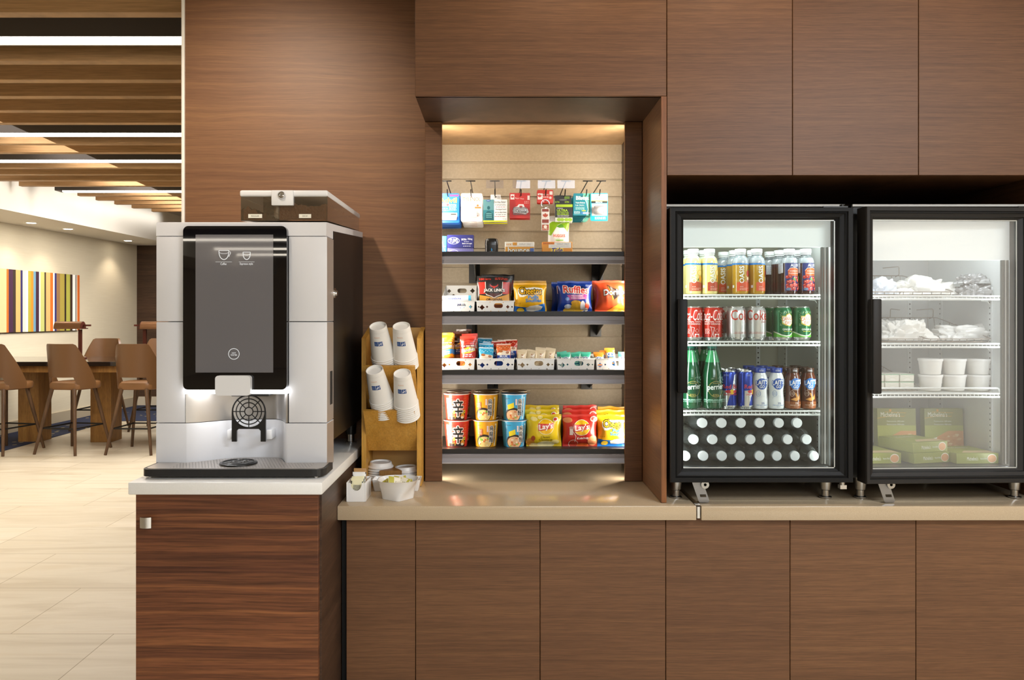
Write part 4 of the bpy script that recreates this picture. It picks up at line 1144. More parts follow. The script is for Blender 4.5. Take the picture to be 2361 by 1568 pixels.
# keychain
kr = thing('keychain', 'maple-leaf keychain on a small red card', 'keychain', (HX[1260], 3.175, 1.80), group=None)
a = PA(1258, 468, 3.175)
a.R(1241, 1252, 446, 460, '#f0eae6'); a.Lf(1245.5, 452, 4.8, '#cf3a2c'); a.T('Keychain', 1252, 1266, 447, 451, '#f5dcd6', .01); a.T('Porte-clés', 1252, 1266, 452, 456, '#f5dcd6', .01); a.R(1268, 1275, 441, 449, '#efe7e2'); a.E(1270, 456, 3, 3, '#eec7bd')
s3 = 3.175 / FPX
for kk in range(2):
    g = card_g(37 * s3, 30 * s3, '#cf3a2c', a if kk == 0 else None, rad=.004)
    g.v = [(p[0] + HX[1260] - .002, p[1] + 3.175 + .02 * kk, p[2] + Hh(468, 3.175) - .002 * kk) for p in g.v]
    part('backing_card', g, kr)
rx, rz = HX[1260] - .002, Hh(470, 3.165)
g = M().tube([(rx + .0155 * math.cos(2 * PI * k / 26), 3.163, rz + .0155 * math.sin(2 * PI * k / 26)) for k in range(26)], .0012, CHROME, 6, closed=True)
g.tube([(rx + .0135 * math.cos(2 * PI * k / 26) + .001, 3.1605 + .003 * math.sin(k), rz - .003 + .0135 * math.sin(2 * PI * k / 26)) for k in range(26)], .0012, CHROME, 6, closed=True)
part('key_ring', g, kr)
a = PA(1258, 532, 3.16)
a.R(1250.5, 1266, 482, 488, '#8f3d2d'); a.R(1250.5, 1266, 489, 505, '#e6ded6'); a.Lf(1258, 497, 6.6, '#b7482e'); a.R(1250.5, 1266, 506, 514, '#8f3d2d'); a.R(1250.5, 1266, 515, 517, '#d8cfc6'); a.R(1250.5, 1266, 518, 531, '#a75032'); a.E(1258, 523, 4, 4, '#e9ddd0'); a.Ls(1252, 1265, 526, 530, 1, '#ead9c8', 4)
g = M().rbox(-9 * s3, 9 * s3, 0, .003, 0, 51 * s3, C('#e9e6e2', .3), .001, 1); a.put(g, flat())
g.v = [(p[0] + HX[1260] - .002, p[1] + 3.16, p[2] + Hh(532, 3.16)) for p in g.v]
part('fob', g, kr)
# green and black boxes
a = PA(1304, 497, D)
a.R(1284, 1324, 456, 497, '#2e2c2b'); a.R(1286, 1324, 457, 463, '#a8c81e'); a.T('LifeStyles', 1289, 1302, 464.5, 467.5, '#e8e8e8', .01); a.T('ULTRA', 1288, 1313, 468, 473.5, '#a8d022', .03); a.T('SENSITIVE', 1288, 1315, 474.5, 477, '#a8d022', .02); a.T('SENSIBLES', 1288, 1315, 478, 481, '#a8d022', .03)
a.Ls(1289, 1316, 482, 485, 2, '#cfcfcf', 5); a.R(1284, 1324, 487, 497, '#dfe3d2'); 
for q in (1293, 1300, 1310, 1318): a.E(q, 492, 5, 4, '#9fc63a')
g = box_g(39 * s, 41 * s, .020, '#d9d8d2', a)
g.box(-20 * s, 18 * s, .0185, .0195, 41 * s, 62 * s, C('#2a2827', .4))
b2 = PA(1304, 497, D); b2.E(1303, 445, 9, 1.6, '#6a6865'); b2.T('ULTRA', 1285, 1295, 448, 452, '#a8d022', .02); b2.T('ULTRA', 1307, 1317, 448, 452, '#a8d022', .02); b2.R(1306, 1318, 437, 443, '#5c7a22'); b2.put(g, flat(0, .0185, 0))
hang('small_box', 'small box', 'green and black boxes on the sixth peg hook', 1305, 0, 0, g.mesh('small_box'), (3.17, 3.205), ('front lime green and black box under the clear tag', 'second lime green and black box hanging behind'), z=1.8642 - .055 * 1 - 41 * s + .022, dx=-.003)
# teal lip balm cards
a = PA(1346, 503, D)
TL = '#1c7d8d'
a.Pl([(1347, 452), (1367, 452), (1367, 503), (1356, 503), (1359, 490), (1356, 475), (1349, 463)], '#66bfa8'); a.Ln([(1348, 456), (1356, 474), (1359, 489), (1356, 502)], 1.2, '#d9efe6')
a.T('Blistex', 1331, 1362, 458, 467, '#eef6f4', .03); a.T('Triple-Defense', 1330, 1352, 472, 476, '#e2f0ee', .02); a.T('Lip Balm', 1330, 1350, 478, 481, '#e2f0ee', .02); a.Ls(1330, 1351, 483, 490, 4, '#9fd0cf', 6); a.E(1349, 492, 5, 1.2, '#d5d43a'); a.Ls(1327, 1340, 493, 500, 3, '#cfe8e6', 7); a.R(1342, 1366, 495, 500, '#3c79b3'); a.R(1347, 1366, 496, 499, '#e9efef')
g = card_g(42 * s, 51 * s, TL, a, rad=.004)
hang('lip_balm_card', 'lip balm card', 'teal lip balm cards on the seventh peg hook', 1355, 42 * s, 51 * s, g.mesh('lip_balm_card'), (3.185, 3.22, 3.255, 3.29, 3.325, 3.36, 3.395), ['front teal lip balm card with white lettering'] + ['%s teal lip balm card back along the hook' % w for w in k8[1:6]] + ['hindmost teal lip balm card against the slat wall'], dx=-.012)
# dental floss card
a = PA(1387, 515, D)
a.R(1369, 1406, 453, 469, '#f1f3f3'); a.T('LISTERINE', 1373, 1400, 461.5, 466, '#23252b', .02); a.R(1369, 1406, 468, 469.5, '#d9c43c'); a.R(1369, 1406, 469.5, 474, '#2b2f33'); a.T('REACH', 1379, 1394, 470, 473.4, '#f4f4f4', .02)
a.R(1370, 1405, 475, 503, '#cfcdca'); a.R(1372, 1402, 479, 500, '#f3f2f0'); a.T('LISTERINE', 1377, 1396, 493.5, 496, '#6d6d6d', 0); a.T('COOL MINT', 1379, 1396, 499.3, 501.3, '#8a8a8a', 0); a.R(1369, 1406, 503, 515, '#1ba6c6'); a.Ls(1377, 1402, 505, 512, 3, '#bfeaf2', 8)
g = card_g(40 * s, 64 * s, '#25b2cf', a, slot=True, rad=.005); g.rbox(-.022, .022, -.012, 0, .024, .058, PLST, .006, 2)
hang('floss_card', 'dental floss card', None, 1386, 40 * s, 64 * s, g.mesh('floss_card'), (3.18,), ('turquoise and white dental floss card at the end of the pegs',), dx=.001)
# ================================================================ top shelf: boxes and packets
def stand(name, label, cat, g, px, D, z, rz=0.0, rx=0.0, group=None):
    return solo(name, g, label, cat, (W(px, D), D, z), (rx, 0, rz), group)
z1 = SD[1]
D = 3.115; s = D / FPX; b1 = CY - (z1 - EYE) / s
a = PA(1061.5, 571, D)
a.R(1032, 1091, 542, 571, '#2a2c72'); a.G(1046, 555, 13.5, 8, 1, '#cdd2ea'); a.T('TUMS', 1036, 1056, 550, 560, '#f2f2f6', .02, tilt=1.5); a.T('EXTRA', 1064, 1076, 550, 554, '#e9e9f4', .03); a.T('750mg', 1078, 1089, 549, 554, '#e9e9f4', .02); a.Ls(1070, 1082, 556, 558.5, 1, '#cfd1ea', 2); a.T('Extra strength', 1066, 1088, 560, 563.5, '#e9e9f4', .02); a.Ls(1068, 1086, 566.5, 568.5, 1, '#e9e9f4', 3)
hb = b1 - 571.5
a2 = PA(1061.5, b1, D); a2.R(1032, 1091, 572, b1, '#6d6aa6'); a2.G(1046, b1 - 1, 12, 8, 1, '#c9cae6'); 
for q in range(1040, 1088, 4): a2.Ln([(q, 573), (q, 577)], .5, '#9a99c6')
lowbox = box_g(60 * s, hb * s, .07, '#6f6ba8', a2)
stand('antacid_box', 'pale violet lower antacid box on the top shelf', 'medicine box', lowbox, 1061.5, D, z1, group='antacid boxes on the top shelf')
stand('antacid_box', 'dark blue antacid box stacked on the pale violet one', 'medicine box', box_g(61 * s, 29.5 * s, .07, '#2a2c72', a), 1061.5, D - .003, z1 + hb * s + .0003, group='antacid boxes on the top shelf')
a = PA(1022, b1, D); a.R(1010, 1030, 544, b1, '#2f7fd0'); a.Ln([(1018, 545), (1030, b1)], .8, '#bcd9f2'); a.Ln([(1010, 566), (1030, 567)], .6, '#bcd9f2')
stand('tissue_packet', 'light blue packet beside the antacid boxes at the niche edge', 'packet', box_g(20 * s, (b1 - 543) * s, .03, '#2f7fd0', a), 1020, D + .02, z1)
# black deodorant stick
g = M()
def dd(k, z): return [(math.copysign(abs(math.cos(2 * PI * i / 28)) ** .7, math.cos(2 * PI * i / 28)) * .0255 * k, .016 * k * math.copysign(abs(math.sin(2 * PI * i / 28)) ** .7, math.sin(2 * PI * i / 28)) + .016, z) for i in range(28)]
H = (b1 - 549) * s
DK = C('#191817', .22); DK2 = C('#0d0d0f', .3)
loft(g, [dd(.93, 0), dd(.96, .004), dd(.98, H * .55)], DK2); loft(g, [dd(1.0, H * .551), dd(.99, H * .7), dd(.93, H * .88), dd(.80, H * .97), dd(.5, H)], DK)
a = PA(1133.5, b1, D); a.Pl([(1133, 571), (1135.5, 576), (1134, 580), (1132, 577)], '#2e86c0'); a.Ls(1129, 1139, 579, 582, 1, '#dcdcdc', 2); a.put(g, lambda u, v, h: (u, -.0003 - h, v))
stand('deodorant_stick', 'black deodorant stick standing on the top shelf', 'deodorant', g, 1133.5, D, z1)
# dryer sheet box and detergent box
a = PA(1198, b1, D); OR = '#d9952b'
a.R(1165, 1231, 559, b1, '#efe9df'); a.R(1165, 1231, 569, b1, '#dd9c33'); a.R(1182, 1192, 559, 566, OR); a.T('DISPLAY ONLY', 1197, 1225, 561.5, 564.5, '#7a746c', 0); a.Ls(1184, 1224, 566.8, 568.2, 1, '#b5afa6', 4); a.R(1168, 1180, 560, 567, '#e8d5b4'); a.Ls(1168, 1180, 562, 566, 1, '#d07a2c', 4)
a.T('bounce', 1171, 1221, 570, b1 - 1, '#f4f1ea', .02, edge='#8d7a4e'); a.R(1222, 1231, 572, b1, '#4c6ab0')
stand('laundry_box', 'orange and white dryer sheet box with display-only sticker', 'laundry box', box_g(68 * s, (b1 - 558) * s, .05, '#efe9df', a), 1198, D, z1)
a = PA(1285, b1, D)
a.R(1251, 1319, 559, b1, '#e8992a'); a.R(1265, 1317, 559, 572, '#f1eee8'); a.R(1251, 1278, 559, 564, '#e07d1e'); a.Ls(1253, 1276, 560, 563, 1, '#b2661c', 2); a.T('DISPLAY ONLY', 1284, 1312, 561.5, 564.5, '#7a746c', 0); a.Ls(1270, 1312, 567, 568.5, 1, '#b5afa6', 5)
a.R(1270, 1299, 572, b1, '#f0cf4c'); a.T('Tide', 1272, 1297, 571.5, b1 - 1, '#3c2f86', .02, shear=.25, tilt=2); a.R(1251, 1319, b1 - 2, b1, '#4a3a80')
stand('laundry_box', 'orange and yellow detergent box with display-only sticker', 'laundry box', box_g(69 * s, (b1 - 558) * s, .045, '#e8992a', a), 1285, D - .005, z1)
# baby wipe pouch behind the detergent
D = 3.175; s = D / FPX; bw = CY - (z1 - EYE) / s
a = PA(1287.5, bw, D)
a.R(1262, 1313, 498, 509, '#d9d7d4')
a.Pl([(1264, 516), (1272, 511), (1300, 510), (1313, 511), (1312, 527), (1309, 535), (1304, 527), (1295, 521), (1284, 521), (1278, 530), (1269, 543), (1263, 540)], '#8cb81c'); a.Pl([(1282, 522), (1290, 515), (1298, 518), (1300, 524), (1290, 525)], '#5e9c22'); a.Ln([(1284, 520), (1296, 513), (1302, 513)], 1, '#e3eec6')
a.T('HUGGIES', 1274.5, 1303.5, 540, 547, '#d9602a', .02); a.T('natural care', 1277, 1301, 548.5, 551, '#a9c79a', 0); a.R(1280, 1299, 552.5, 555, '#8cc24a')
bg = Bag(51 * s, (bw - 497) * s, .03, 4, .012, .5)
stand('wipes_pouch', 'white and green baby wipes pouch behind the detergent box', 'pouch', bg.mesh('#f1efec', a), 1287.5, D + .02, z1, rx=-.03)
# ================================================================ second shelf: baskets and chip bags
BASK = C('#f0efec', .4, name='basket_white')
def star(cx, cz, rx, rz=None):
    rz = rz or rx; out = []
    for q in range(4):
        for k in range(5):
            t = PI / 2 * q + PI / 2 * k / 5
            c, s_ = math.cos(t), math.sin(t)
            out.append((cx + rx * math.copysign(abs(c) ** 2.4, c), cz + rz * math.copysign(abs(s_) ** 2.4, s_)))
    return out
def basket(w, hf, hb, d, seed, flare=.003):
    """Open plastic basket with a pierced front and back; local origin bottom centre of the front face."""
    g = M(); r = random.Random(seed); t = .0022
    def face(h, y):
        k = h / .0437 if h < .06 else 1.0
        outer = [(-w / 2 + flare, 0), (w / 2 - flare, 0), (w / 2, h), (-w / 2, h)]
        hs = [rrect(.002 - .019, .002 + .019, h - .031, h - .0125, .009, 5)] if h > .06 else [rrect(-.005, .0285, .0165, .0345, .0085, 5)]
        sp = [(-.050, .019, .011), (.047, .021, .0075), (-.031, .021, .005), (.063, .021, .004), (-.063, .021, .004), (-.017, .005, .0025), (.012, .005, .002), (.043, .0042, .0035), (-.04, .0035, .0022), (.030, .038, .0022), (-.02, .039, .002)]
        for x, z, q in sp:
            if abs(x) + q < w / 2 - flare - .001 and h <= .06: hs.append(star(x, z, q))
        if h > .06:
            for x, z, q in [(-.051, h - .023, .009), (.045, h - .022, .011), (-.033, h - .040, .006), (.03, h - .045, .008), (-.058, h - .045, .005), (-.01, h - .052, .009), (.056, h - .052, .006), (0, .03, .012), (-.04, .03, .01), (.04, .03, .01)]:
                if abs(x) + q < w / 2 - .003 and q < z < h: hs.append(star(x, z, q))
        g.plate(outer, hs, t, BASK, Matrix.Translation((0, y + t / 2, 0)))
    face(hf, 0); face(hb, d - t)
    for sx in (-1, 1):
        x0 = sx * (w / 2 - flare)
        v = [(x0, 0, 0), (x0, d, 0), (sx * w / 2, d, hb), (sx * w / 2, 0, hf)]
        g.add(v + [(p[0] - sx * t, p[1], p[2]) for p in v], [(0, 1, 2, 3), (7, 6, 5, 4), (3, 2, 6, 7), (0, 3, 7, 4), (1, 5, 6, 2)], BASK)
    g.box(-w / 2 + flare, w / 2 - flare, 0, d, 0, .002, BASK)
    g.rbox(-w / 2 - .001, w / 2 + .001, -.0015, t + .001, hf - .003, hf + .0005, BASK, .001, 1)
    return g
z2 = SD[2]; D = 3.10; s = D / FPX
def by(z, D): return CY - (z - EYE) * FPX / D
for px, w, lab in ((1056.5, 79, 'pierced white basket of mint rolls on the second shelf'), (1142, 90, 'pierced white basket of jerky bags on the second shelf')):
    solo('basket', basket(w * s, .0437, .112, .285, 3), lab, 'basket', (W(px, D), D, z2), group='white baskets on the second shelf')
# mint rolls
def roll(col, L=.115, R=.0105):
    g = M().lathe([(0, -L / 2), (R * .8, -L / 2), (R, -L / 2 + .002), (R, L / 2 - .002), (R * .8, L / 2), (0, L / 2)], C(col, .3), 20, xf=Matrix.Rotation(PI / 2, 4, 'Y'))
    a = Art().text('mentos', -.012, 0, .062, .0085, '#2a3f8f', .02, shear=.2).ell(.034, .001, .011, .0065, '#cfe2ee').text('2', .031, .001, .005, .004, '#c86b6b', .02).rect(.046, .056, -.012, .012, '#3f9ec0')
    a.put(g, lambda u, v, h: (u, -(R + h) * math.cos(v / R), (R + h) * math.sin(v / R)), None, .003, .0003)
    return g.mesh('mint_roll')
rm = roll('#f2f2f4')
for i, (y, z, lab) in enumerate(((3.125, .0135, 'lowest front mint roll in the white basket'), (3.150, .0135, 'second mint roll low in the white basket'), (3.13, .0335, 'mint roll stacked on the front one'), (3.155, .0345, 'mint roll lying behind the upper front one'), (3.14, .0545, 'topmost mint roll with blue lettering in the basket'))):
    o = bpy.data.objects.new('mint_roll', rm); COL.objects.link(o)
    o.location = (W(1052, 3.13) + .003 * (i % 2), y, z2 + z); o.rotation_euler = (.25 * (i % 3 - 1) + .1, -.02, 0)
    tag(o, lab, 'mint roll', 'mint rolls in the white basket')
# jerky bags
D = 3.17; s = D / FPX; B = by(z2 + .003, D); Rd = '#c8372c'
a = PA(1139, B, D)
a.R(1101, 1178, 637, 650, '#2b2928'); a.T('100', 1105, 1116, 640.5, 646, '#d9402f', .03); a.T('Calories', 1117, 1132, 641.5, 646, '#d9402f', .01); a.Ls(1141, 1172, 640, 646, 2, '#c94a3b', 3)
a.R(1103, 1176, 650, 678, Rd); a.R(1118, 1160, 650, 678, '#2a2523'); a.R(1118, 1119.5, 650, 668, '#e9dfd4'); a.R(1158.5, 1160, 650, 668, '#e9dfd4')
a.Pl([(1104, 680), (1125, 684), (1140, 688), (1156, 684), (1176, 677), (1176, 700), (1104, 700)], '#d79c3c'); a.R(1104, 1176, 688, B, '#d79c3c'); a.R(1106, 1174, 702, B - 4, '#6b3a26')
a.Pl([(1118, 677), (1160, 677), (1157, 681), (1147, 684), (1139, 688), (1131, 684), (1121, 681)], '#e9dfd4'); a.Pl([(1119.5, 677), (1158.5, 677), (1155, 680), (1146, 683), (1139, 686.5), (1132, 683), (1123, 680)], '#4a1f1a')
a.Pl([(1130, 655), (1131, 658), (1135, 660), (1139, 660), (1143, 660), (1147, 658), (1148, 655), (1149, 659), (1146, 662), (1142, 663), (1141, 665), (1139, 666), (1137, 665), (1136, 663), (1132, 662), (1129, 659)], Rd)
a.T("JACK LINK'S", 1114, 1165, 666, 675, '#f4efe8', .03, edge='#1d1817', eb=.07); a.T('ORIGINAL', 1120, 1160, 688, 693.5, '#2c201a', .02)
jb = Bag(79 * s, (B - 636) * s, .02, 7, .006, .7).mesh('#262423', a).mesh('jerky_bag')
for i, (px, d, dz, rz, lab) in enumerate(((1139, 3.155, 0, 0, 'front jerky bag with red and black label'), (1143, 3.19, .001, .05, 'second jerky bag close behind the front one'), (1141, 3.235, .004, -.03, 'third jerky bag further back in the basket'), (1148, 3.28, .012, .04, 'hindmost jerky bag, its dark top showing highest'))):
    o = bpy.data.objects.new('jerky_bag', jb); COL.objects.link(o)
    o.location = (W(px, d), d, z2 + .0025 + dz); o.rotation_euler = (-.06, 0, rz)
    tag(o, lab, 'snack bag', 'jerky bags in the white basket')
# cheese puff bag artwork
def puffs(cx, B, D, x0, x1, top):
    a = PA(cx, B, D); k = (x1 - x0) / 77.0; sx = lambda x: x0 + (x - 1186) * k; Y = '#f0b41c'
    sy = lambda y: top + (y - 655) * k
    a.Pl([(sx(1184), sy(706)), (sx(1200), sy(709)), (sx(1216), sy(710)), (sx(1232), sy(707)), (sx(1258), sy(700)), (sx(1258), B), (sx(1184), B)], '#1f69bb')
    for e, c in ((2.2, '#fdfaf0'), (0, None)):
        if c: a.Pl([(sx(1194), sy(667)), (sx(1204), sy(663)), (sx(1216), sy(665)), (sx(1230), sy(662)), (sx(1252), sy(665)), (sx(1252), sy(680)), (sx(1240), sy(681)), (sx(1220), sy(680)), (sx(1206), sy(686)), (sx(1197), sy(686)), (sx(1193), sy(678))], c)
    a.T('Cheetos', sx(1196), sx(1250), sy(663), sy(680), '#f2b91f', .02, edge='#221a14', eb=.09)
    a.T('Puffs', sx(1217), sx(1243), sy(682), sy(690), '#2f86cf', .03, tilt=1); a.T('Soufflés', sx(1211), sx(1250), sy(690), sy(698), '#2f86cf', .03, tilt=1)
    a.Pl([(sx(1212), sy(712)), (sx(1222), sy(707)), (sx(1240), sy(704)), (sx(1252), sy(708)), (sx(1247), sy(716)), (sx(1228), sy(719)), (sx(1214), sy(718))], '#eee6d8'); a.E(sx(1200), sy(716), 9, 6, '#f0c63c'); a.G(sx(1200), sy(716), 9, 6, 1, '#22304a'); a.Ls(sx(1189), sx(1199), sy(698), sy(703), 1, '#c98d16', 4)
    return a
D = 3.135; s = D / FPX; B = by(z2, D)
a = puffs(1222, B, D, 1186, 1262, 655)
b1_ = Bag(77 * s, (B - 652) * s, .055, 3)
cm = b1_.mesh('#eeb21d', a).mesh('cheese_puff_bag')
def puton(me, name, label, px, D, z, group=None, rz=0, rx=-.03, cat='snack bag', sc=None):
    o = bpy.data.objects.new(name, me); COL.objects.link(o)
    o.location = (W(px, D), D, z); o.rotation_euler = (rx, 0, rz)
    if sc: o.scale = sc
    return tag(o, label, cat, group)
puton(cm, 'cheese_puff_bag', 'yellow cheese puff bag beside the jerky basket', 1222, D + .01, z2, 'yellow cheese puff bags on the second shelf')
puton(cm, 'cheese_puff_bag', 'yellow cheese puff bag peeking up behind the front one', 1222, D + .085, z2 + .012, 'yellow cheese puff bags on the second shelf', .02)
# ridged chips
a = PA(1326, B, D); BLU = '#1d3f9c'
a.Pl([(1296, 664), (1322, 661), (1330, 657), (1358, 664), (1356, 674), (1330, 676), (1302, 676)], '#12265f')
a.T('Ruffles', 1298, 1358, 660, 677, '#d23d33', .02, edge='#f3e9e4', eb=.09, tilt=-3); a.Ls(1351, 1362, 656, 661, 2, '#dfe6f5', 4)
a.Pl([(1306, 681), (1356, 679), (1355, 690), (1310, 693), (1311, 688)], '#c2509f'); a.T('ALL DRESSED', 1316, 1346, 681, 684.5, '#f4e6f0', .02); a.T('ASSAISONNÉES', 1315, 1349, 685.5, 689.5, '#f4e6f0', .02)
a.E(1330, 711, 18, 11, '#e3b23a'); a.E(1328, 699, 12, 6, '#e0a932'); a.E(1313, 716, 14, 7, '#e9bd4c'); a.E(1309, 707, 8, 5, '#cfd8ea'); a.E(1344, 706, 6, 12, '#e6e3e6'); a.E(1354, 706, 5, 9, '#d5522f'); a.E(1352, 714, 4, 4, '#ece8ea'); a.E(1307, 690, 5, 4, '#6f93cf')
rm_ = Bag(80 * s, (B - 648) * s, .055, 12).mesh(BLU, a).mesh('ridged_chip_bag')
puton(rm_, 'ridged_chip_bag', 'blue ridged chip bag with pink banner on the second shelf', 1325, D + .01, z2, 'blue ridged chip bags on the second shelf')
puton(rm_, 'ridged_chip_bag', 'blue ridged chip bag standing half hidden behind the pink-bannered one', 1310, D + .09, z2, 'blue ridged chip bags on the second shelf', .1)
# tortilla chips
a = PA(1410, B, D); OR = '#d4502c'
a.Pl([(1396, 657), (1436, 676), (1411, 693)], '#2a211d'); a.Pl([(1398, 659), (1400, 662), (1412, 690), (1410, 693)], '#e8952e'); a.Pl([(1402, 661), (1420, 672), (1412, 684)], '#5a4a40')
a.T('Doritos', 1388, 1444, 667, 681, '#f4efec', .02, edge='#2a2422', eb=.08, tilt=3); a.Pl([(1394, 720), (1412, 708), (1424, 702), (1440, 698), (1452, 706), (1450, B), (1394, B)], '#de8d2c'); a.Pl([(1404, 719), (1416, 711), (1425, 712), (1420, B), (1404, B)], '#eaa54a'); a.Ls(1424, 1440, 686, 689, 1, '#f0d9cc', 3)
dm = Bag(80 * s, (B - 647) * s, .06, 15).mesh(OR, a).mesh('tortilla_chip_bag')
puton(dm, 'tortilla_chip_bag', 'orange tortilla chip bag at the niche edge on the second shelf', 1411, D + .01, z2, 'orange tortilla chip bags on the second shelf')
puton(dm, 'tortilla_chip_bag', 'orange tortilla chip bag behind, its dark side showing', 1404, D + .085, z2 + .004, 'orange tortilla chip bags on the second shelf', -.08)
# ================================================================ third shelf: five baskets of snacks
z3 = SD[3]; D = 3.10; s = D / FPX
for px, w, lab in ((1055, 82, 'white basket of peanut bags at the niche edge'), (1142.5, 90, 'white basket of blue and orange almond bags'), (1235, 90, 'white basket of cream-coloured bars'), (1327.5, 90, 'white basket of mint-green bars'), (1414, 82, 'white basket of orange and blue bars')):
    solo('basket', basket(w * s, .0437, .05, .24, 3), lab + ' on the third shelf', 'basket', (W(px, D), D, z3), group='pierced white baskets on the third shelf')
D = 3.15; s = D / FPX; B = by(z3 + .003, D)
def peanut(main, dark, band, seed):
    a = PA(1026, B, D)
    for q in (775, 781): a.Ln([(1008, q + 4), (1026, q), (1045, q + 3)], .8, dark)
    a.Pl([(1008, 790), (1026, 786), (1045, 788), (1045, 793), (1026, 792), (1008, 797)], dark); a.Ls(1010, 1042, 788, 792, 1, '#f3e6d0', seed)
    a.Pl([(1012, 799), (1026, 792), (1043, 795), (1044, 801), (1030, 806), (1012, 808)], '#f2d23a'); a.T('Munchies', 1011, 1043, 794.5, 803, '#f7efe6', .02, edge='#2a1d12', eb=.08, tilt=5)
    a.Pl([(1008, 810), (1045, 803), (1045, 814), (1008, 822)], band); a.Ls(1014, 1038, 808, 816, 2, '#dcebf4', seed + 2); a.R(1008, 1045, 822, B, '#a0612c'); a.E(1020, 835, 7, 6, '#e3b04a'); a.E(1034, 838, 7, 6, '#d9a040')
    return Bag(37 * s, (B - 767) * s, .03, seed, .01).mesh(main, a)
py = peanut('#e9a820', '#a8641c', '#3a93cf', 21).mesh('peanut_bag'); pbm = peanut('#5b2a12', '#3a1a0c', '#1f4f96', 22).mesh('peanut_bag'); pr = peanut('#c33a2b', '#7a1f18', '#c33a2b', 23).mesh('peanut_bag')
zb_ = z3 + .0025
for me, px, d, dz, rz, lab in ((py, 1026, 3.135, 0, 0, 'yellow peanut bag at the niche edge'), (py, 1030, 3.175, -.004, .1, 'second yellow peanut bag behind the front one'), (pbm, 1062, 3.21, .004, .12, 'brown peanut bag behind the yellow ones'), (pbm, 1069, 3.25, .012, -.1, 'tall brown peanut bag at the back of the basket'),
                              (pr, 1079, 3.135, -.012, -.03, 'front red peanut bag with yellow label'), (pr, 1083, 3.17, -.004, .05, 'second red peanut bag just behind the front one')):
    puton(me, 'peanut_bag', lab, px, d, zb_ + dz, 'peanut bags in the third-shelf basket', rz, -.05)
def almond(main, seed, orange=False):
    a = PA(1120, B, D)
    a.R(1104, 1136, 797, 799, '#d7e9f0' if not orange else '#f0d9c8')
    for q in range(8): a.E(1107 + q * 4, 803 + (q * 7) % 5, 1.2, 1.0, '#bfe6f2' if not orange else '#f3c0a0', 8)
    a.Pl([(1104, 819), (1118, 812), (1136, 815), (1136, B), (1104, B)], '#ecdcc4'); a.E(1113, 814, 5, 3, '#a8683a'); a.E(1129, 817, 4, 3, '#a8683a'); a.R(1104, 1136, 823, B, '#22479b'); a.T('BLUE', 1111, 1129, 823.5, 827.5, '#eef2fb', .03); a.T('DIAMOND', 1108, 1132, 828.5, 833, '#eef2fb', .03)
    return Bag(34 * s, (B - 797) * s, .022, seed, .008).mesh(main, a)
ab = almond('#35a5cf', 31).mesh('almond_bag'); ao = almond('#d8672f', 32, True).mesh('almond_bag'); ar = almond('#b3301d', 33, True).mesh('almond_bag')
for me, px, d, dz, rz, lab in ((ab, 1121, 3.125, -.006, -.03, 'front blue almond bag'), (ab, 1121, 3.15, .008, .02, 'second blue almond bag'), (ab, 1130, 3.18, .014, .06, 'third blue almond bag set toward the orange ones'), (ab, 1118, 3.21, .028, -.04, 'tallest blue almond bag at the back'),
                              (ao, 1161, 3.13, .008, .02, 'front orange almond bag'), (ar, 1150, 3.17, .018, .0, 'dark red almond bag behind the front orange one'), (ar, 1163, 3.20, .022, .1, 'second dark red almond bag, further back'), (ar, 1176, 3.18, .022, -.15, 'dark red almond bag tilted beside the cream bars')):
    puton(me, 'almond_bag', lab + ' in the third-shelf basket', px, d, zb_ + dz, 'almond bags in the third-shelf basket', rz, -.05)
def bar(main, seed, kind):
    a = PA(1200, B, D)
    if kind == 0:
        for q, ch in enumerate('MADEGO'): a.text(ch, *a.q(1201, 818 + q * 5.2), 3.6 * s, 5.5 * s, '#a8713a', .01, rot=-90)
    else:
        a.R(1189, 1211, 817, B, '#dfe3e2'); a.R(1193, 1207, 817, B, '#245f96' if kind == 1 else '#1f6f8f'); a.E(1200, 821, 7.5, 5, '#d4dde3'); a.E(1200, 821, 6, 3.8, '#27447c'); a.T('ONE' if False else 'S', 1197, 1203, 818.5, 823.5, '#d9e6ef', .02)
        for q in range(3): a.R(1195, 1205, 828 + q * 6, 831 + q * 6, '#d98a4a' if kind == 1 else '#8fd3c0')
    return Bag(23 * s, (B - 806) * s, .016, seed, .007, .6).mesh(main, a)
bc = bar('#e2cfae', 41, 0).mesh('snack_bar'); bo = bar('#e08a28', 42, 1).mesh('snack_bar'); bt = bar('#3fb798', 43, 2).mesh('snack_bar')
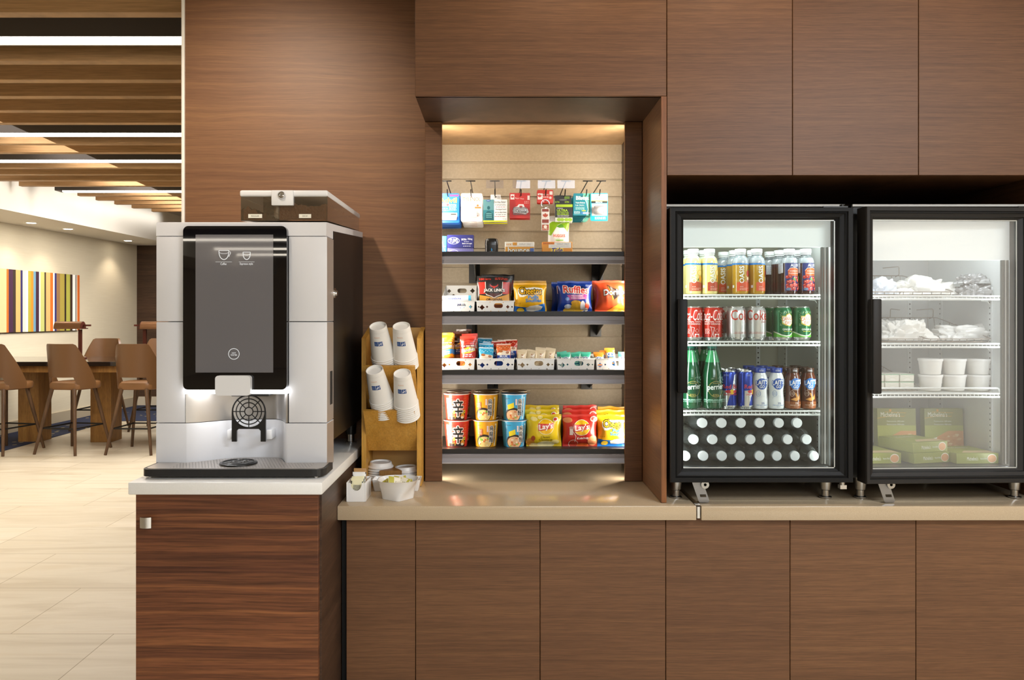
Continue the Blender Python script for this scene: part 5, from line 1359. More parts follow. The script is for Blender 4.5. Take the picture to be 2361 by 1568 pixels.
for me, px, d, dz, ry, lab, grp in ((bc, 1201, 3.13, 0, .06, 'first cream bar from the almond basket side', 0), (bc, 1222, 3.135, .001, .10, 'second cream bar, leaning slightly', 0), (bc, 1243, 3.13, .003, .09, 'third cream bar in the front row', 0), (bc, 1264, 3.135, .004, .12, 'fourth cream bar nearest the mint-green ones', 0), (bc, 1245, 3.175, .008, .03, 'cream bar in the second row', 0), (bc, 1266, 3.18, .006, .1, 'cream bar in the second row toward the mint-green ones', 0), (bc, 1212, 3.17, .0, .02, 'cream bar in the second row near the almonds', 0),
                                   (bt, 1304, 3.13, -.010, .0, 'mint-green bar near the cream bars', 1), (bt, 1297, 3.165, -.008, -.04, 'mint-green bar behind the first one', 1), (bt, 1346, 3.13, -.008, .12, 'mint-green bar near the orange bars', 1), (bt, 1330, 3.165, -.010, -.05, 'mint-green bar lying low in the middle', 1),
                                   (bo, 1384, 3.13, -.008, -.10, 'lower orange bar beside the mint-green basket', 2), (bo, 1411, 3.135, .008, -.14, 'tallest orange bar with blue stripe', 2), (bo, 1396, 3.17, -.004, -.05, 'orange bar tucked behind the two front ones', 2), (bt, 1436, 3.14, -.008, .03, 'mint-green bar beside the orange bars at the niche edge', 2)):
    o = puton(me, 'snack_bar', lab + ' on the third shelf', px, d, zb_ + dz, ('cream bars in the third-shelf basket', 'mint-green bars in the third-shelf basket', 'bars in the niche-edge basket')[grp], 0, -.06, 'snack bar')
    o.rotation_euler = (-.06, ry, 0)
# ================================================================ lowest shelf: noodle cups and chips
z4 = SD[4]; D = 3.105; s = D / FPX
NP = [(.0385, 0), (.0395, .001), (.0478, .097), (.0500, .0975), (.0506, .0985), (.0506, .1005), (.0495, .1012), (.0, .1012)]
def noodle(kind):
    main = {'r': '#c8392b', 'y': '#dd9a20', 'b': '#3d9fcb'}[kind]
    lidc = {'r': '#6a4038', 'y': '#7a5a34', 'b': '#35607d'}[kind]
    rimc = {'r': '#c9534a', 'y': '#e8d2a6', 'b': '#3b7fc0'}[kind]
    g = M().lathe(NP[:4], C(main, .3), 40, cap=True)
    g.lathe(NP[3:7], C('#e9e2d8' if kind != 'b' else '#d9e2ea', .35), 40, cap=False); g.lathe(NP[5:], C(lidc, .3), 40, cap=False)
    a = PA(1053, 988, D)
    if kind == 'r':
        a.R(1026, 1037, 936, 986, '#f0e9df'); a.R(1037, 1041, 936, 986, '#d98f7a'); a.R(1026, 1037, 970, 986, '#d9a66a')
        a.R(1033, 1078, 979, 987, '#2a1512'); a.Ln([(1041, 979), (1046, 979), (1048, 975), (1050, 984), (1053, 978), (1066, 978)], .8, '#e6c63a')
        a.E(1071, 975, 8, 10, '#221512'); a.E(1071, 978, 6, 6, '#d98f2c'); a.E(1070, 981, 4, 3, '#e9d9c0'); a.Pl([(1068, 966), (1079, 964), (1079, 971), (1068, 973)], '#e6d430'); a.T('SHIN', 1069, 1078, 966, 971, '#2a2012', .03, tilt=1.5)
        a.T('辛', 1045, 1071, 939, 978, '#16100e', .02, edge='#f0dcd0', eb=.07); a.R(1045, 1050, 965, 973, '#d9a13a'); a.Ls(1042, 1058, 935, 938, 1, '#8d2219', 2)
        for q in range(5): a.Ln([(1071, 938 + q * 6), (1080, 936 + q * 6)], .9, '#e06a3a')
    else:
        a.R(1078, 1083, 934, 986, '#e6cfa0' if kind == 'y' else '#c9dfe8')
        a.E(1050, 975, 22, 17, '#2c2019'); a.E(1050, 977, 19, 14, '#e2c27a' if kind == 'y' else '#dcb083')
        r_ = random.Random(ord(kind))
        for q in range(16): a.E(1050 + r_.uniform(-15, 15), 977 + r_.uniform(-10, 8), r_.uniform(2, 4), r_.uniform(1.2, 2.6), r_.choice(['#f0e4c4', '#e9d49a', '#7fae3c', '#d9702c', '#f4ead2'] if kind == 'y' else ['#f0d9bc', '#d98a4a', '#8cba4a', '#c9542a', '#f4e6d6']), 9)
        if kind == 'y': a.R(1037, 1045, 945, 960, '#cf6a4a'); a.Ls(1033, 1044, 947, 958, 3, '#f2cdb4', 4)
        else: a.Pl([(1036, 952), (1052, 946), (1053, 958), (1037, 963)], '#e6cf2c'); a.R(1052, 1056, 934, 938, '#c8392b') if False else None
        a.R(1056, 1060, 938, 952, '#ecd9d4'); a.Ls(1056.6, 1059.4, 939, 951, 5, '#c88a80', 5)
        for q, ch in enumerate('烏龍麵'): a.T(ch, 1062, 1073, 938 + q * 13, 950.5 + q * 13, '#16100e', .03, edge='#f6efe2', eb=.08)
        w_ = a.q(1077.5, 958); a.text('OOLONGMEN', w_[0], w_[1], 40 * s, 4 * s, '#2a2018', .02, rot=-90)
        a.Ls(1031, 1042, 936, 938, 1, '#5a4a3a', 3)
    a.put(g, onlathe([(.0395, .001), (.0478, .097)]), .0035, None, .0004)
    rr_ = random.Random(kind)
    la = Art()
    for q in range(14): la.ell(rr_.uniform(-.03, .03), rr_.uniform(-.03, .03), rr_.uniform(.004, .012), rr_.uniform(.003, .008), rr_.choice(['#d9c9b0', '#3a2a24', '#a8503a', '#c9a03a', '#8a8078']), 9)
    la.put(g, lambda u, v, h: (u, v, .1012 + h))
    tb_ = [(math.cos(t_) * .05, math.sin(t_) * .05) for t_ in (-.5, -.3)]
    g.prism([tb_[0], tb_[1], (.062, -.012), (.060, -.022)], .1005, .1011, C(rimc, .3), 'xy')
    return g.mesh('noodle_cup')
nk = {k: noodle(k) for k in 'ryb'}
wt = {'r': 'red noodle cup', 'y': 'golden-yellow noodle cup', 'b': 'sky-blue noodle cup'}
for ki, px, rz in (('r', 1053, 0), ('y', 1120, -.12), ('b', 1185, 0)):
    for row in range(2):
        for lev in range(2):
            kk = ki if row == 0 else ('y' if ki == 'b' else ki)
            o = bpy.data.objects.new('noodle_cup', nk[kk]); COL.objects.link(o)
            o.location = (W(px, D + .05) + .004 * row, D + .052 + .106 * row, z4 + .0002 + .1014 * lev); o.rotation_euler = (0, 0, rz + (.12 if lev == 0 and ki != 'r' else 0) + row * .4)
            tag(o, ('%s, %s layer, %s of its column' % (wt[kk], 'upper' if lev else 'lower', 'front' if row == 0 else 'back')) + {'r': ' by the niche edge', 'y': ' between red and blue', 'b': ' beside the chips'}[ki], 'noodle cup', 'noodle cups stacked on the lowest shelf')
D = 3.14; s = D / FPX; B = by(z4, D)
def lays(red):
    a = PA(1254 if not red else 1337, B, D); o_ = 1337 - 1254 if red else 0
    cx = 1258 if not red else 1340; cyy = 983 if not red else 985
    if not red:
        a.E(1231, 966, 8, 5, '#efd98a'); a.E(1245, 962, 6, 4, '#efd98a')
        a.E(1222, 1019, 10, 9, '#c8842c'); a.E(1232, 1027, 12, 6, '#e9cf8a'); a.E(1258, 1024, 20, 8, '#efe2a8'); a.E(1280, 1018, 9, 5, '#e9d68a'); a.E(1228, 1010, 5, 6, '#a8502c')
    else:
        a.E(1308, 968, 11, 6, '#d98a5a'); a.E(1372 - 3, 967, 9, 6, '#e9cfc6'); a.E(1369, 967, 6, 4, '#c8433a'); a.E(1321, 1022, 10, 10, '#b33a26'); a.G(1321, 1023, 11, 10, .9, '#e9cfc0'); a.E(1365, 1016, 11, 12, '#d9895a'); a.E(1368, 1010, 8, 7, '#e6a878'); a.E(1343, 1027, 14, 6, '#d9602c'); a.R(1311, 1319, 985, 1002, '#d9c9c0'); a.E(1315, 985, 5, 3, '#b98a84'); a.Ln([(1316, 990), (1326, 1004), (1324, 1018)], 1.2, '#e3d3ca')
    a.E(cx, cyy, 19.5, 18, '#f3e9c8'); a.E(cx, cyy, 18.4, 17, '#efb91e')
    a.Pl([(cx - 18, cyy - 8), (cx - 6, cyy - 7), (cx + 6, cyy - 7), (cx + 18, cyy - 9), (cx + 18, cyy + 2), (cx + 8, cyy + 5), (cx - 4, cyy + 8), (cx - 18, cyy + 9)], '#c8372c')
    a.T("Lay's", cx - 16, cx + 17, cyy - 8, cyy + 9, '#f8f3ea', .02, tilt=4)
    if not red:
        a.E(1281, 967, 6.5, 5, '#eee0c8'); a.E(1280, 967, 4, 3, '#c8433a'); a.T('Classic', 1246, 1268, 1003.5, 1009, '#3a3218', 0, shear=.1); a.T('Classique', 1242, 1273, 1010, 1016.5, '#3a3218', 0, shear=.1)
    else: a.T('Ketchup', 1329, 1356, 1006, 1013, '#f6ece4', .02, tilt=2)
    return Bag(81 * s, (B - 956) * s, .055, 51 if not red else 52).mesh('#e0c01f' if not red else '#bf3026', a).mesh('potato_chip_bag')
ly, lr = lays(False), lays(True)
for me, px, d, dz, rz, lab in ((ly, 1254, 3.145, 0, 0, 'front yellow potato chip bag on the lowest shelf'), (ly, 1250, 3.205, .012, .06, 'second yellow potato chip bag, folded top showing'), (ly, 1250, 3.265, .022, -.05, 'hindmost yellow potato chip bag on the lowest shelf'),
                              (lr, 1337, 3.145, 0, 0, 'front red potato chip bag with yellow disc'), (lr, 1336, 3.205, .012, -.05, 'second red potato chip bag behind the front one'), (lr, 1337, 3.265, .022, .05, 'hindmost red potato chip bag on the lowest shelf')):
    puton(me, 'potato_chip_bag', lab, px, d, z4 + dz, 'potato chip bags on the lowest shelf', rz)
a = puffs(1415, B, D, 1379, 1456, 960)
cm2 = Bag(78 * s, (B - 957) * s, .055, 9).mesh('#eeb21d', a).mesh('cheese_puff_bag')
for px, d, dz, rz, lab in ((1415, 3.145, 0, 0, 'front yellow cheese puff bag on the lowest shelf at the niche edge'), (1412, 3.205, .012, .06, 'second yellow cheese puff bag on the lowest shelf'), (1416, 3.265, .018, -.06, 'hindmost yellow cheese puff bag on the lowest shelf')):
    puton(cm2, 'cheese_puff_bag', lab, px, d, z4 + dz, 'yellow cheese puff bags on the lowest shelf', rz)
# ================================================================ glass-door coolers
FRB = C('#0c0b0c', .5, spec=.22, name='black_door_frame')
FRG = C('#262321', .5, spec=.25, name='charcoal_door_frame')
WIN = C('#e4e7e6', .4, name='white_liner')
WIRE = C('#e9eae6', .35, name='white_wire')
GASK = C('#101010', .6, name='gasket')
HOLE = C('#1d1f1e', .7)
def tapered_leg(x, y, zt):
    return M().lathe([(.0205, .787), (.0205, .7905), (.0125, .793), (.0125, .812), (.0165, .815), (.0225, zt)], STEEL, 20, (x, y))
def cooler(label, x0, x1, ix0, ix1, shelves, glass, frame, door_rot, sign, warmback):
    zb_, zt = .860, 1.770
    r = thing('glass_door_cooler', label, 'fridge', ((x0 + x1) / 2, 2.735, .787))
    blk = C('#0e0d0d', .5)
    iz0, iz1 = .892, 1.735
    body = M().box(x0, ix0 - .012, 2.742, 3.38, zb_, zt, blk).box(ix1 + .012, x1, 2.742, 3.38, zb_, zt, blk).box(ix0 - .012, ix1 + .012, 2.742, 3.38, zb_, iz0 - .01, blk).box(ix0 - .012, ix1 + .012, 2.742, 3.38, iz1 + .01, zt, blk).box(ix0 - .012, ix1 + .012, 3.31, 3.38, iz0 - .01, iz1 + .01, blk)
    body.box(x0 + .002, x1 - .002, 2.735, 2.743, zt - .006, zt + .001, C('#d9d6cf', .5))
    part('body', body, r)
    ln = M()
    ln.box(ix0 - .011, ix0, 2.744, 3.31, iz0, iz1, WIN).box(ix1, ix1 + .011, 2.744, 3.31, iz0, iz1, WIN).box(ix0, ix1, 3.295, 3.309, iz0, iz1, warmback).box(ix0, ix1, 2.744, 3.31, iz1, iz1 + .009, WIN).box(ix0, ix1, 2.744, 3.31, iz0 - .009, iz0, C('#2a2c2c', .3))
    part('liner', ln, r)
    for yy, xx in ((2.875, ix1), (3.2, ix1)):
        g = M().box(xx - .004, xx, yy - .008, yy + .008, iz0 + .02, 1.50, WIN)
        Art_ = Art()
        for k in range(30): Art_.ell(0, .92 + k * .0195, .0032, .0032, HOLE, 8)
        Art_.put(g, lambda u, v, h: (xx - .0041 - h, yy + u, v))
        part('pilaster', g, r)
    xx = ix0 + (ix1 - ix0) * .845
    g = M().box(xx - .008, xx + .008, 3.291, 3.295, iz0 + .02, 1.50, WIN)
    Art_ = Art()
    for k in range(30): Art_.ell(0, .92 + k * .0195, .0032, .0032, HOLE, 8)
    Art_.put(g, lambda u, v, h: (xx + u, 3.2909 - h, v)); part('pilaster', g, r)
    for z, yf in shelves:
        a, b = ix0 + .006, ix1 - .007
        g = M()
        g.tube(fillet([(a, 3.27, z), (a, yf + .004, z), (b, yf + .004, z), (b, 3.27, z)], .012, 3), .0032, WIRE, 8)
        g.tube([(a + .004, yf, z - .011), (b - .004, yf, z - .011)], .0034, WIRE, 8)
        for q in (.25, .5, .75): g.tube([(a, yf + (3.27 - yf) * q, z - .004), (b, yf + (3.27 - yf) * q, z - .004)], .0025, WIRE, 6)
        n = int((b - a) / .0135)
        for k in range(1, n):
            x = a + (b - a) * k / n
            g.tube([(x, yf, z - .010), (x, yf + .004, z - .001), (x, 3.27, z - .001)], .0014, WIRE, 5)
        part('wire_shelf', g, r)
        part('shelf_clip', M().tube([(ix1 - .03, 2.885, z - .014), (ix1 - .012, 2.88, z - .016), (ix1 - .006, 2.875, z - .026)], .0018, WIRE, 6), r)
    # lit header behind the glass
    hd = M().rbox(sign[0], sign[1], 2.7436, 2.756, sign[2], sign[3], C('#eef4f2', .5, emit=sign[4]), .001, 1)
    part('header_light', hd, r)
    for (x, y) in ((x0 + .045, 2.775), (x1 - .05, 2.775), (x0 + .045, 3.33), (x1 - .05, 3.33)):
        part('leg', tapered_leg(x, y, zb_), r)
    # door
    dx0, dx1, dz0, dz1, dy0, dy1 = x0 + .0035, x1 - .0, .857, 1.7525, 2.668, 2.732
    gx0, gx1, gz0, gz1 = glass
    H = Vector((dx1, dy1, 0)) if door_rot else Vector((0, 0, 0))
    def loc(g): g.v = [(p[0] - H.x, p[1] - H.y, p[2]) for p in g.v]; return g
    steps = ((0, 0, 0.0), (.016, .006, .0), (.019, .012, .0), (1.0, .020, .0))
    g = M()
    def ringq(i0, i1, ya, yb, mt):
        """Mitred frame between inset i0 and i1 (fractions of the frame width)."""
        q = lambda i: ((dx0 + (gx0 - dx0) * i, dz0 + (gz0 - dz0) * i), (dx1 + (gx1 - dx1) * i, dz0 + (gz0 - dz0) * i), (dx1 + (gx1 - dx1) * i, dz1 + (gz1 - dz1) * i), (dx0 + (gx0 - dx0) * i, dz1 + (gz1 - dz1) * i))
        A, B = q(i0), q(i1)
        for k in range(4):
            k2 = (k + 1) % 4
            v = [(A[k][0], ya, A[k][1]), (A[k2][0], ya, A[k2][1]), (B[k2][0], yb, B[k2][1]), (B[k][0], yb, B[k][1])]
            g.add(v, [(0, 1, 2, 3)], mt)
    ringq(0, 0, dy1, dy0 + .006, frame); ringq(0, .06, dy0 + .006, dy0, frame); ringq(.06, .34, dy0, dy0, frame); ringq(.34, .38, dy0, dy0 + .006, GASK); ringq(.38, .50, dy0 + .006, dy0 + .004, frame); ringq(.50, .54, dy0 + .004, dy0 + .010, GASK)
    ringq(.54, .80, dy0 + .010, dy0 + .013, frame); ringq(.80, .84, dy0 + .013, dy0 + .02, GASK); ringq(.84, 1.0, dy0 + .02, dy0 + .024, frame); ringq(1.0, 1.0, dy0 + .024, dy1, frame); ringq(1.0, 0, dy1, dy1, GASK)
    root = r
    if door_rot:
        d = mk('door', M(), r); d.data = loc(g).mesh('door')
        d.location = (H.x - r.location.x, H.y - r.location.y, -r.location.z); d.rotation_euler = (0, 0, door_rot)
    else:
        d = part('door', g, r)
    def sub(name, gg):
        if door_rot: return mk(name, loc(gg), d)
        return part(name, gg, r, d)
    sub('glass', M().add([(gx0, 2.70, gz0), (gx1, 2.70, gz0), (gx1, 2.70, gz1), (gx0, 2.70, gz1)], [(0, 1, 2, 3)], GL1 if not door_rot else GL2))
    e = .0035
    inn = M()
    for a in ((gx0, gx1, gz0, gz0 + e), (gx0, gx1, gz1 - e, gz1), (gx1 - e, gx1, gz0, gz1)):
        inn.box(a[0], a[1], 2.694, 2.697, a[2], a[3], C('#b9bcba', .35, .4))
    for q in (.013, .022, .031): inn.box(gx1 - q - .005, gx1 - q, 2.715, 2.726, gz0 + .01, sign[2] - .002, C('#6d6e69', .4) if q != .022 else C('#c4c6c2', .35))
    sub('spacer_bar', inn)
    hb = M().rbox(gx0 - .026, gx0 + .002, 2.636, 2.650, 1.151, 1.4535, frame, .004, 2).rbox(gx0 - .026, gx0 - .018, 2.648, 2.678, 1.151, 1.4535, frame, .002, 1)
    sub('handle', hb)
    # latch tab, lock eye and hinge under the door
    lx = gx0 + .055
    tab = M().plate([(-.027, 0), (.013, 0), (.027, .056), (.025, .060), (-.020, .060), (-.026, .055)][::-1] if False else [(-.030, .075), (.006, .075), (.030, .006), (.026, 0), (-.002, 0), (-.006, .006)], [[(.000, .018), (.020, .018), (.018, .027), (-.002, .027)]], .002, C('#88888a', .35, 1.0), Matrix.Translation((lx, 2.690, .788)))
    part('lock_tab', tab, r)
    part('lock_eye', M().plate(circ(0, 0, .013, .013, 20), [circ(0, 0, .005, .005, 12)], .008, C('#a9a8a6', .3, 1.0), Matrix.Translation((lx + .014, 2.685, .848))).box(lx + .002, lx + .034, 2.68, 2.70, .858, .862, C('#a9a8a6', .3, 1.0)), r)
    part('hinge', M().lathe([(.009, .8445), (.009, .857)], STEEL, 16, (x1 - .025, 2.70)).box(x1 - .035, x1 - .014, 2.69, 2.71, .832, .845, STEEL), r)
    part('top_hinge', M().lathe([(.008, 1.7585), (.008, 1.765)], BLACK, 14, (x1 - .025, 2.70)).box(x1 - .09, x1 - .01, 2.69, 2.745, 1.754, 1.759, BLACK), r)
    return r
GL1 = glassy('fridge_glass', '#f3f7f5', gloss=1.0)
GL2 = glassy('freezer_glass_painted_haze', '#fbfaf8', film=.24, filmcol='#ece8e4', gloss=1.2)  # milky film paints in the pale room mirrored by the pane
FX0, FX1 = .5535, 1.1535
ZA, ZB, ZCC = 1.470, 1.3105, 1.078
cooler('black glass-door fridge full of bottles and cans', FX0, FX1, .598, 1.120, ((ZA, 2.80), (ZB, 2.80), (ZCC, 2.765)), (W(1579, 2.67), W(1932.5, 2.67), Hh(1083, 2.67), Hh(505, 2.67)), FRB, 0, (.602, W(1926, 2.745), Hh(570, 2.745), 1.728, .42), C('#b9b7a4', .5))
lamp('fridge_light', 'AREA', (.86, 2.80, 1.722), .75, (.93, 1, .97), .48, .04, aim=(0, .35, -1))
lamp('fridge_light', 'AREA', (1.108, 2.765, 1.30), .9, (.93, 1, .97), .02, .8, aim=(-1, .35, 0))
lamp('fridge_light', 'AREA', (.612, 2.765, 1.30), .9, (.93, 1, .97), .02, .8, aim=(1, .35, 0))
ZX0, ZX1 = 1.1765, 1.7925
ZS1, ZS2, ZS3 = Hh(683, 2.80), Hh(793, 2.80), Hh(908, 2.80)
FZ = cooler('charcoal glass-door freezer with glass hazed by room reflection and door slightly ajar', ZX0, ZX1, 1.222, 1.724, ((ZS1, 2.80), (ZS2, 2.80), (ZS3, 2.80)), (W(2010, 2.67), W(2353, 2.67), Hh(1082, 2.67), Hh(506, 2.67)), FRG, math.radians(2.4), (1.226, W(2349, 2.745), Hh(600, 2.745), 1.728, .5), C('#d2d2d1', .5))
lamp('freezer_light', 'AREA', (1.46, 2.80, 1.722), .7, (.88, .95, 1), .42, .04, aim=(0, .35, -1))
lamp('freezer_light', 'AREA', (1.710, 2.765, 1.30), .7, (.88, .95, 1), .02, .8, aim=(-1, .35, 0))
lamp('freezer_light', 'AREA', (1.236, 2.765, 1.30), .6, (.88, .95, 1), .02, .8, aim=(1, .35, 0))
# ================================================================ drinks
BR = .0277
JP = [(.0235, 0), (.0268, .003), (BR, .010), (BR, .105), (.0272, .114), (.0235, .125), (.0178, .131), (.0165, .134), (.0165, .142)]
CAPW = C('#eef1f2', .35, name='white_cap')
def juice(kind):
    liq = {'o': '#e5d68a', 'a': '#b78a1c', 'c': '#3a1713'}[kind]
    neck = C({'o': '#c9cfc0', 'a': '#8f9aa0', 'c': '#6d7478'}[kind], .12)
    LQ = C(liq, .15, spec=.6, coat=.3)
    g = M().lathe(JP, LQ, 36, seg={4: LQ, 5: neck, 6: neck, 7: neck})
    if kind != 'o': g.lathe([(BR + .0001, .1075), (.0273, .1145), (.0236, .1251)], C('#aab2b8', .08, coat=.6), 36, cap=False)
    D = 2.84; a = PA(1597, 676, D)
    if kind in 'oa':
        a.R(1560, 1634, 602, 608.5, '#1f78c4'); a.Ls(1596, 1615, 603, 606.5, 1, '#d8e8f6', 3)
        rc = '#b8492c' if kind == 'o' else '#d9542c'
        a.Pl([(1584, 649), (1596, 646.5), (1606, 647.5), (1618, 650), (1634, 650), (1634, 668.5), (1584, 668.5)], rc); a.Ls(1591, 1599, 657, 660, 1, '#f3e0d4', 4); a.Ln([(1590, 662), (1620, 662)], .5, '#f0d2c0'); a.Ls(1590, 1607, 663.5, 666.5, 2, '#eab9a0', 5)
        a.V('OASIS', 1589.5, 1600.5, 611, 650.5, '#f6f4ee', .02)
        if kind == 'o':
            a.E(1610, 627, 7, 7, '#f0b93a'); a.E(1610, 627, 5.6, 5.6, '#f6dc8c'); a.E(1612, 641, 6.5, 7, '#eca32c'); a.Pl([(1603, 646), (1604, 641), (1607, 639), (1606, 644)], '#3f7a34')
        else:
            a.E(1612, 628, 5.5, 7.5, '#c23a34'); a.E(1612, 642, 6, 7, '#d9746a'); a.E(1611, 640, 4, 4, '#eedfb0'); a.Pl([(1610, 620), (1613, 618), (1614, 621)], '#4a8a3a')
        a.R(1572, 1577, 655, 661, '#e9ece6')
    else:
        a.R(1581, 1632, 600, 668, '#2b3774'); a.T('ALLEN\'S', 1593, 1621, 606, 613, '#f4f4f4', .02); a.Ls(1600, 1612, 602, 605, 1, '#9aa0c0', 3); a.E(1608, 603.5, 1.4, 1.4, '#d84040', 8)
        a.Pl([(1587, 622), (1592, 616), (1604, 615), (1620, 619), (1632, 619), (1632, 634), (1588, 634)], '#d9622f'); a.Ln([(1587, 622), (1592, 616), (1604, 615), (1620, 619)], .9, '#f4e6dc'); a.T('Cranberry Cocktail', 1591, 1626, 621, 625, '#f7efe8', .01); a.T('Cocktail de canneberges', 1589, 1630, 626.5, 630, '#f7efe8', .01)
        r_ = random.Random(4)
        for k in range(24): 
            x, y = 1587 + (k % 6) * 7.5 + r_.uniform(-2, 2), 638 + (k // 6) * 8 + r_.uniform(-2, 2)
            q = r_.uniform(3.4, 4.8); a.E(x, y, q, q, r_.choice(['#c23a34', '#a82c2a', '#d9574a']), 12); a.E(x - 1, y - 1.4, q * .3, q * .3, '#eca89c', 8)
        a.Pl([(1597, 640), (1600, 638), (1604, 643), (1603, 646)], '#5ea24a'); a.Pl([(1612, 636), (1614, 634), (1616, 641), (1614, 645)], '#5ea24a'); a.E(1589, 664, 5, 3, '#6f86a8')
        a.R(1565, 1577, 602, 627, '#dfe4ec'); a.Ls(1566, 1576, 604, 626, 9, '#8a90a4', 6, .4)
    a.put(g, onlathe([(BR, .005), (BR, .107)]), .0035, None, .0003)
    CP = M().lathe([(.0186, .1425), (.0190, .144), (.0190, .1545), (.0180, .1567), (0, .1567)], CAPW, 28).lathe([(.0178, .137), (.0178, .1412)], CAPW, 24)
    return g.mesh('juice_bottle'), CP.mesh('cap')
JB = {k: juice(k) for k in 'oac'}
def bottle(name, meshes, label, cat, x, y, z, rz, group, capname='cap'):
    r = thing(name, label, cat, (x, y, z), (0, 0, rz), group)
    mk('bottle_body', meshes[0], r); mk(capname, meshes[1], r)
    return r
zA = ZA + .0035
jg = 'juice bottles on the upper fridge shelf'
for k, px, y, rz, lab in (('o', 1598, 2.838, .0, 'orange juice bottle nearest the fridge handle, front row'), ('o', 1635.5, 2.838, .25, 'second orange juice bottle in the front row'), ('a', 1707, 2.838, .0, 'first apple juice bottle in the front row'), ('a', 1744.5, 2.838, .35, 'second apple juice bottle in the front row'),
                         ('c', 1819.5, 2.838, .05, 'first cranberry drink bottle in the front row'), ('c', 1857.5, 2.838, .12, 'cranberry drink bottle at the hinge end of the front row'),
                         ('o', 1588, 2.90, .8, 'orange juice bottle behind the first one'), ('o', 1624, 2.90, .7, 'orange juice bottle behind the second one'), ('a', 1693, 2.905, .1, 'apple juice bottle behind the first apple one'), ('a', 1735, 2.90, 1.0, 'apple juice bottle behind the second apple one'),
                         ('a', 1668, 2.975, -.2, 'apple juice bottle in the dark gap, second row'), ('a', 1683, 3.05, -.15, 'apple juice bottle deep in the dark gap'), ('c', 1797, 2.90, 1.3, 'cranberry drink bottle turned sideways behind the front row'), ('c', 1775, 2.96, 1.0, 'cranberry drink bottle deep behind the apple juice'), ('c', 1840, 2.90, 1.2, 'cranberry drink bottle between and behind the front two')):
    bottle('juice_bottle', JB[k], lab, 'bottle', W(px, y), y, zA, rz, jg)
# cans
SILV_C = C('#cfcfcb', .25, .9, name='aluminium')
CP_ = [(.0245, 0), (.0270, .001), (.0275, .004), (.0328, .0125), (.0328, .0985), (.0310, .106), (.0268, .1135), (.0262, .1150), (.0272, .1162), (.0272, .1172), (.0255, .1172), (.0245, .1145), (0, .1145)]
def can(kind):
    base = {'r': C('#c23022', .25, .25), 's': C('#c9c8c6', .28, .6), 'g': C('#1f6b40', .25, .25)}[kind]
    sg = {i: SILV_C for i in (0, 1, 2, 6, 7, 8, 9, 10, 11)}
    g = M().lathe(CP_, base, 40, seg=sg)
    g.rbox(-.006, .006, -.012, .012, .1147, .1157, SILV_C, .0004, 1)
    D = 2.84; a = PA(1642, 785, D)
    if kind == 'r':
        a.T('Coca-Cola', 1609, 1668, 713, 739, '#f3ece6', .0, shear=.35, tilt=2); a.Ln([(1620, 737), (1630, 735), (1636, 738)], 1.2, '#f3ece6')
        a.T('ORIGINAL TASTE', 1621, 1663, 740, 743, '#f3ece6', .01); a.T('GOÛT ORIGINAL', 1622, 1662, 744, 748, '#f3ece6', .01)
        a.R(1600, 1630, 769, 784, '#8f1a17'); a.Ls(1624, 1636, 757, 769, 4, '#f0d9d0', 3); a.Ln([(1636, 753), (1646, 755), (1643, 770), (1645, 781)], 1.0, '#f3ece6'); a.Ln([(1639, 755), (1641, 768), (1639, 781)], .7, '#f3ece6'); a.G(1652, 762, 5, 5, .6, '#f0d9d0', 4); a.R(1646.5, 1657, 769, 780, '#f3ece6'); a.E(1652, 774.5, 4, 4, '#c23022')
    elif kind == 's':
        a.T('Coke', 1618, 1672, 714, 738, '#bf3a26', .01); a.T('Diet', 1654, 1668, 715, 720, '#c0523f', 0, shear=.2); a.T('Diète', 1654, 1668, 739, 744, '#c0523f', 0, shear=.2)
        a.Ls(1627, 1664, 764.5, 766, 1, '#b8564a', 4); a.Ls(1624, 1666, 767, 768.5, 1, '#b8564a', 5); a.R(1661, 1664, 772, 776, '#333'+'333')
    else:
        a.Pl([(1612, 766), (1622, 768), (1634, 772), (1644, 774), (1654, 772), (1664, 767), (1672, 764), (1672, 784), (1612, 784)], '#62b53c'); a.Ln([(1612, 764), (1622, 767), (1634, 772), (1644, 774), (1654, 772), (1664, 766), (1672, 762)], 2.6, '#e3ead2')
        cx = 1648
        a.Pl([(cx - 15, 728), (cx - 6, 728), (cx - 4, 724), (cx + 4, 722), (cx + 12, 727), (cx + 15, 736), (cx + 14, 746), (cx + 6, 752), (cx - 6, 750), (cx - 14, 746)], '#c9b23c'); a.Pl([(cx - 13.5, 730), (cx - 5, 730), (cx - 3, 726), (cx + 4, 724), (cx + 11, 729), (cx + 13.5, 737), (cx + 12, 745), (cx + 5, 750), (cx - 5, 748), (cx - 12, 744)], '#f1ebdc')
        a.T('CANADA', cx - 14, cx + 15, 731, 739, '#d9602a', .01, tilt=2, arc=1); a.T('DRY', cx - 7, cx + 10, 740, 747, '#d9602a', .01, tilt=1.5)
        for q in range(5): a.Ln([(cx - 10 + q * 5, 722), (cx - 8 + q * 5, 718 - (q == 2) * 1.5)], 1, '#e3d9b0')
        a.Ls(cx - 16, cx + 14, 711.5, 713, 1, '#dfe9dc', 3); a.T('GINGER ALE', cx - 13, cx + 16, 756.5, 761, '#f0efe4', .01); a.Ls(cx - 10, cx + 12, 762.5, 764.5, 1, '#d9c23c', 5)
        r_ = random.Random(2)
        for q in range(26): a.E(cx - 18 + r_.uniform(-3, 6), r_.uniform(716, 750), .5, .5, '#bfe0b8', 6)
    a.put(g, onlathe([(.0328, .0125), (.0328, .0985), (.0310, .106)]), .0035, .02 if kind != 's' else .02, .0003)
    return g.mesh('drink_can')
CN = {k: can(k) for k in 'rsg'}
zB = ZB + .0035
wn = {'r': 'red cola can', 's': 'silver diet cola can', 'g': 'green ginger ale can'}
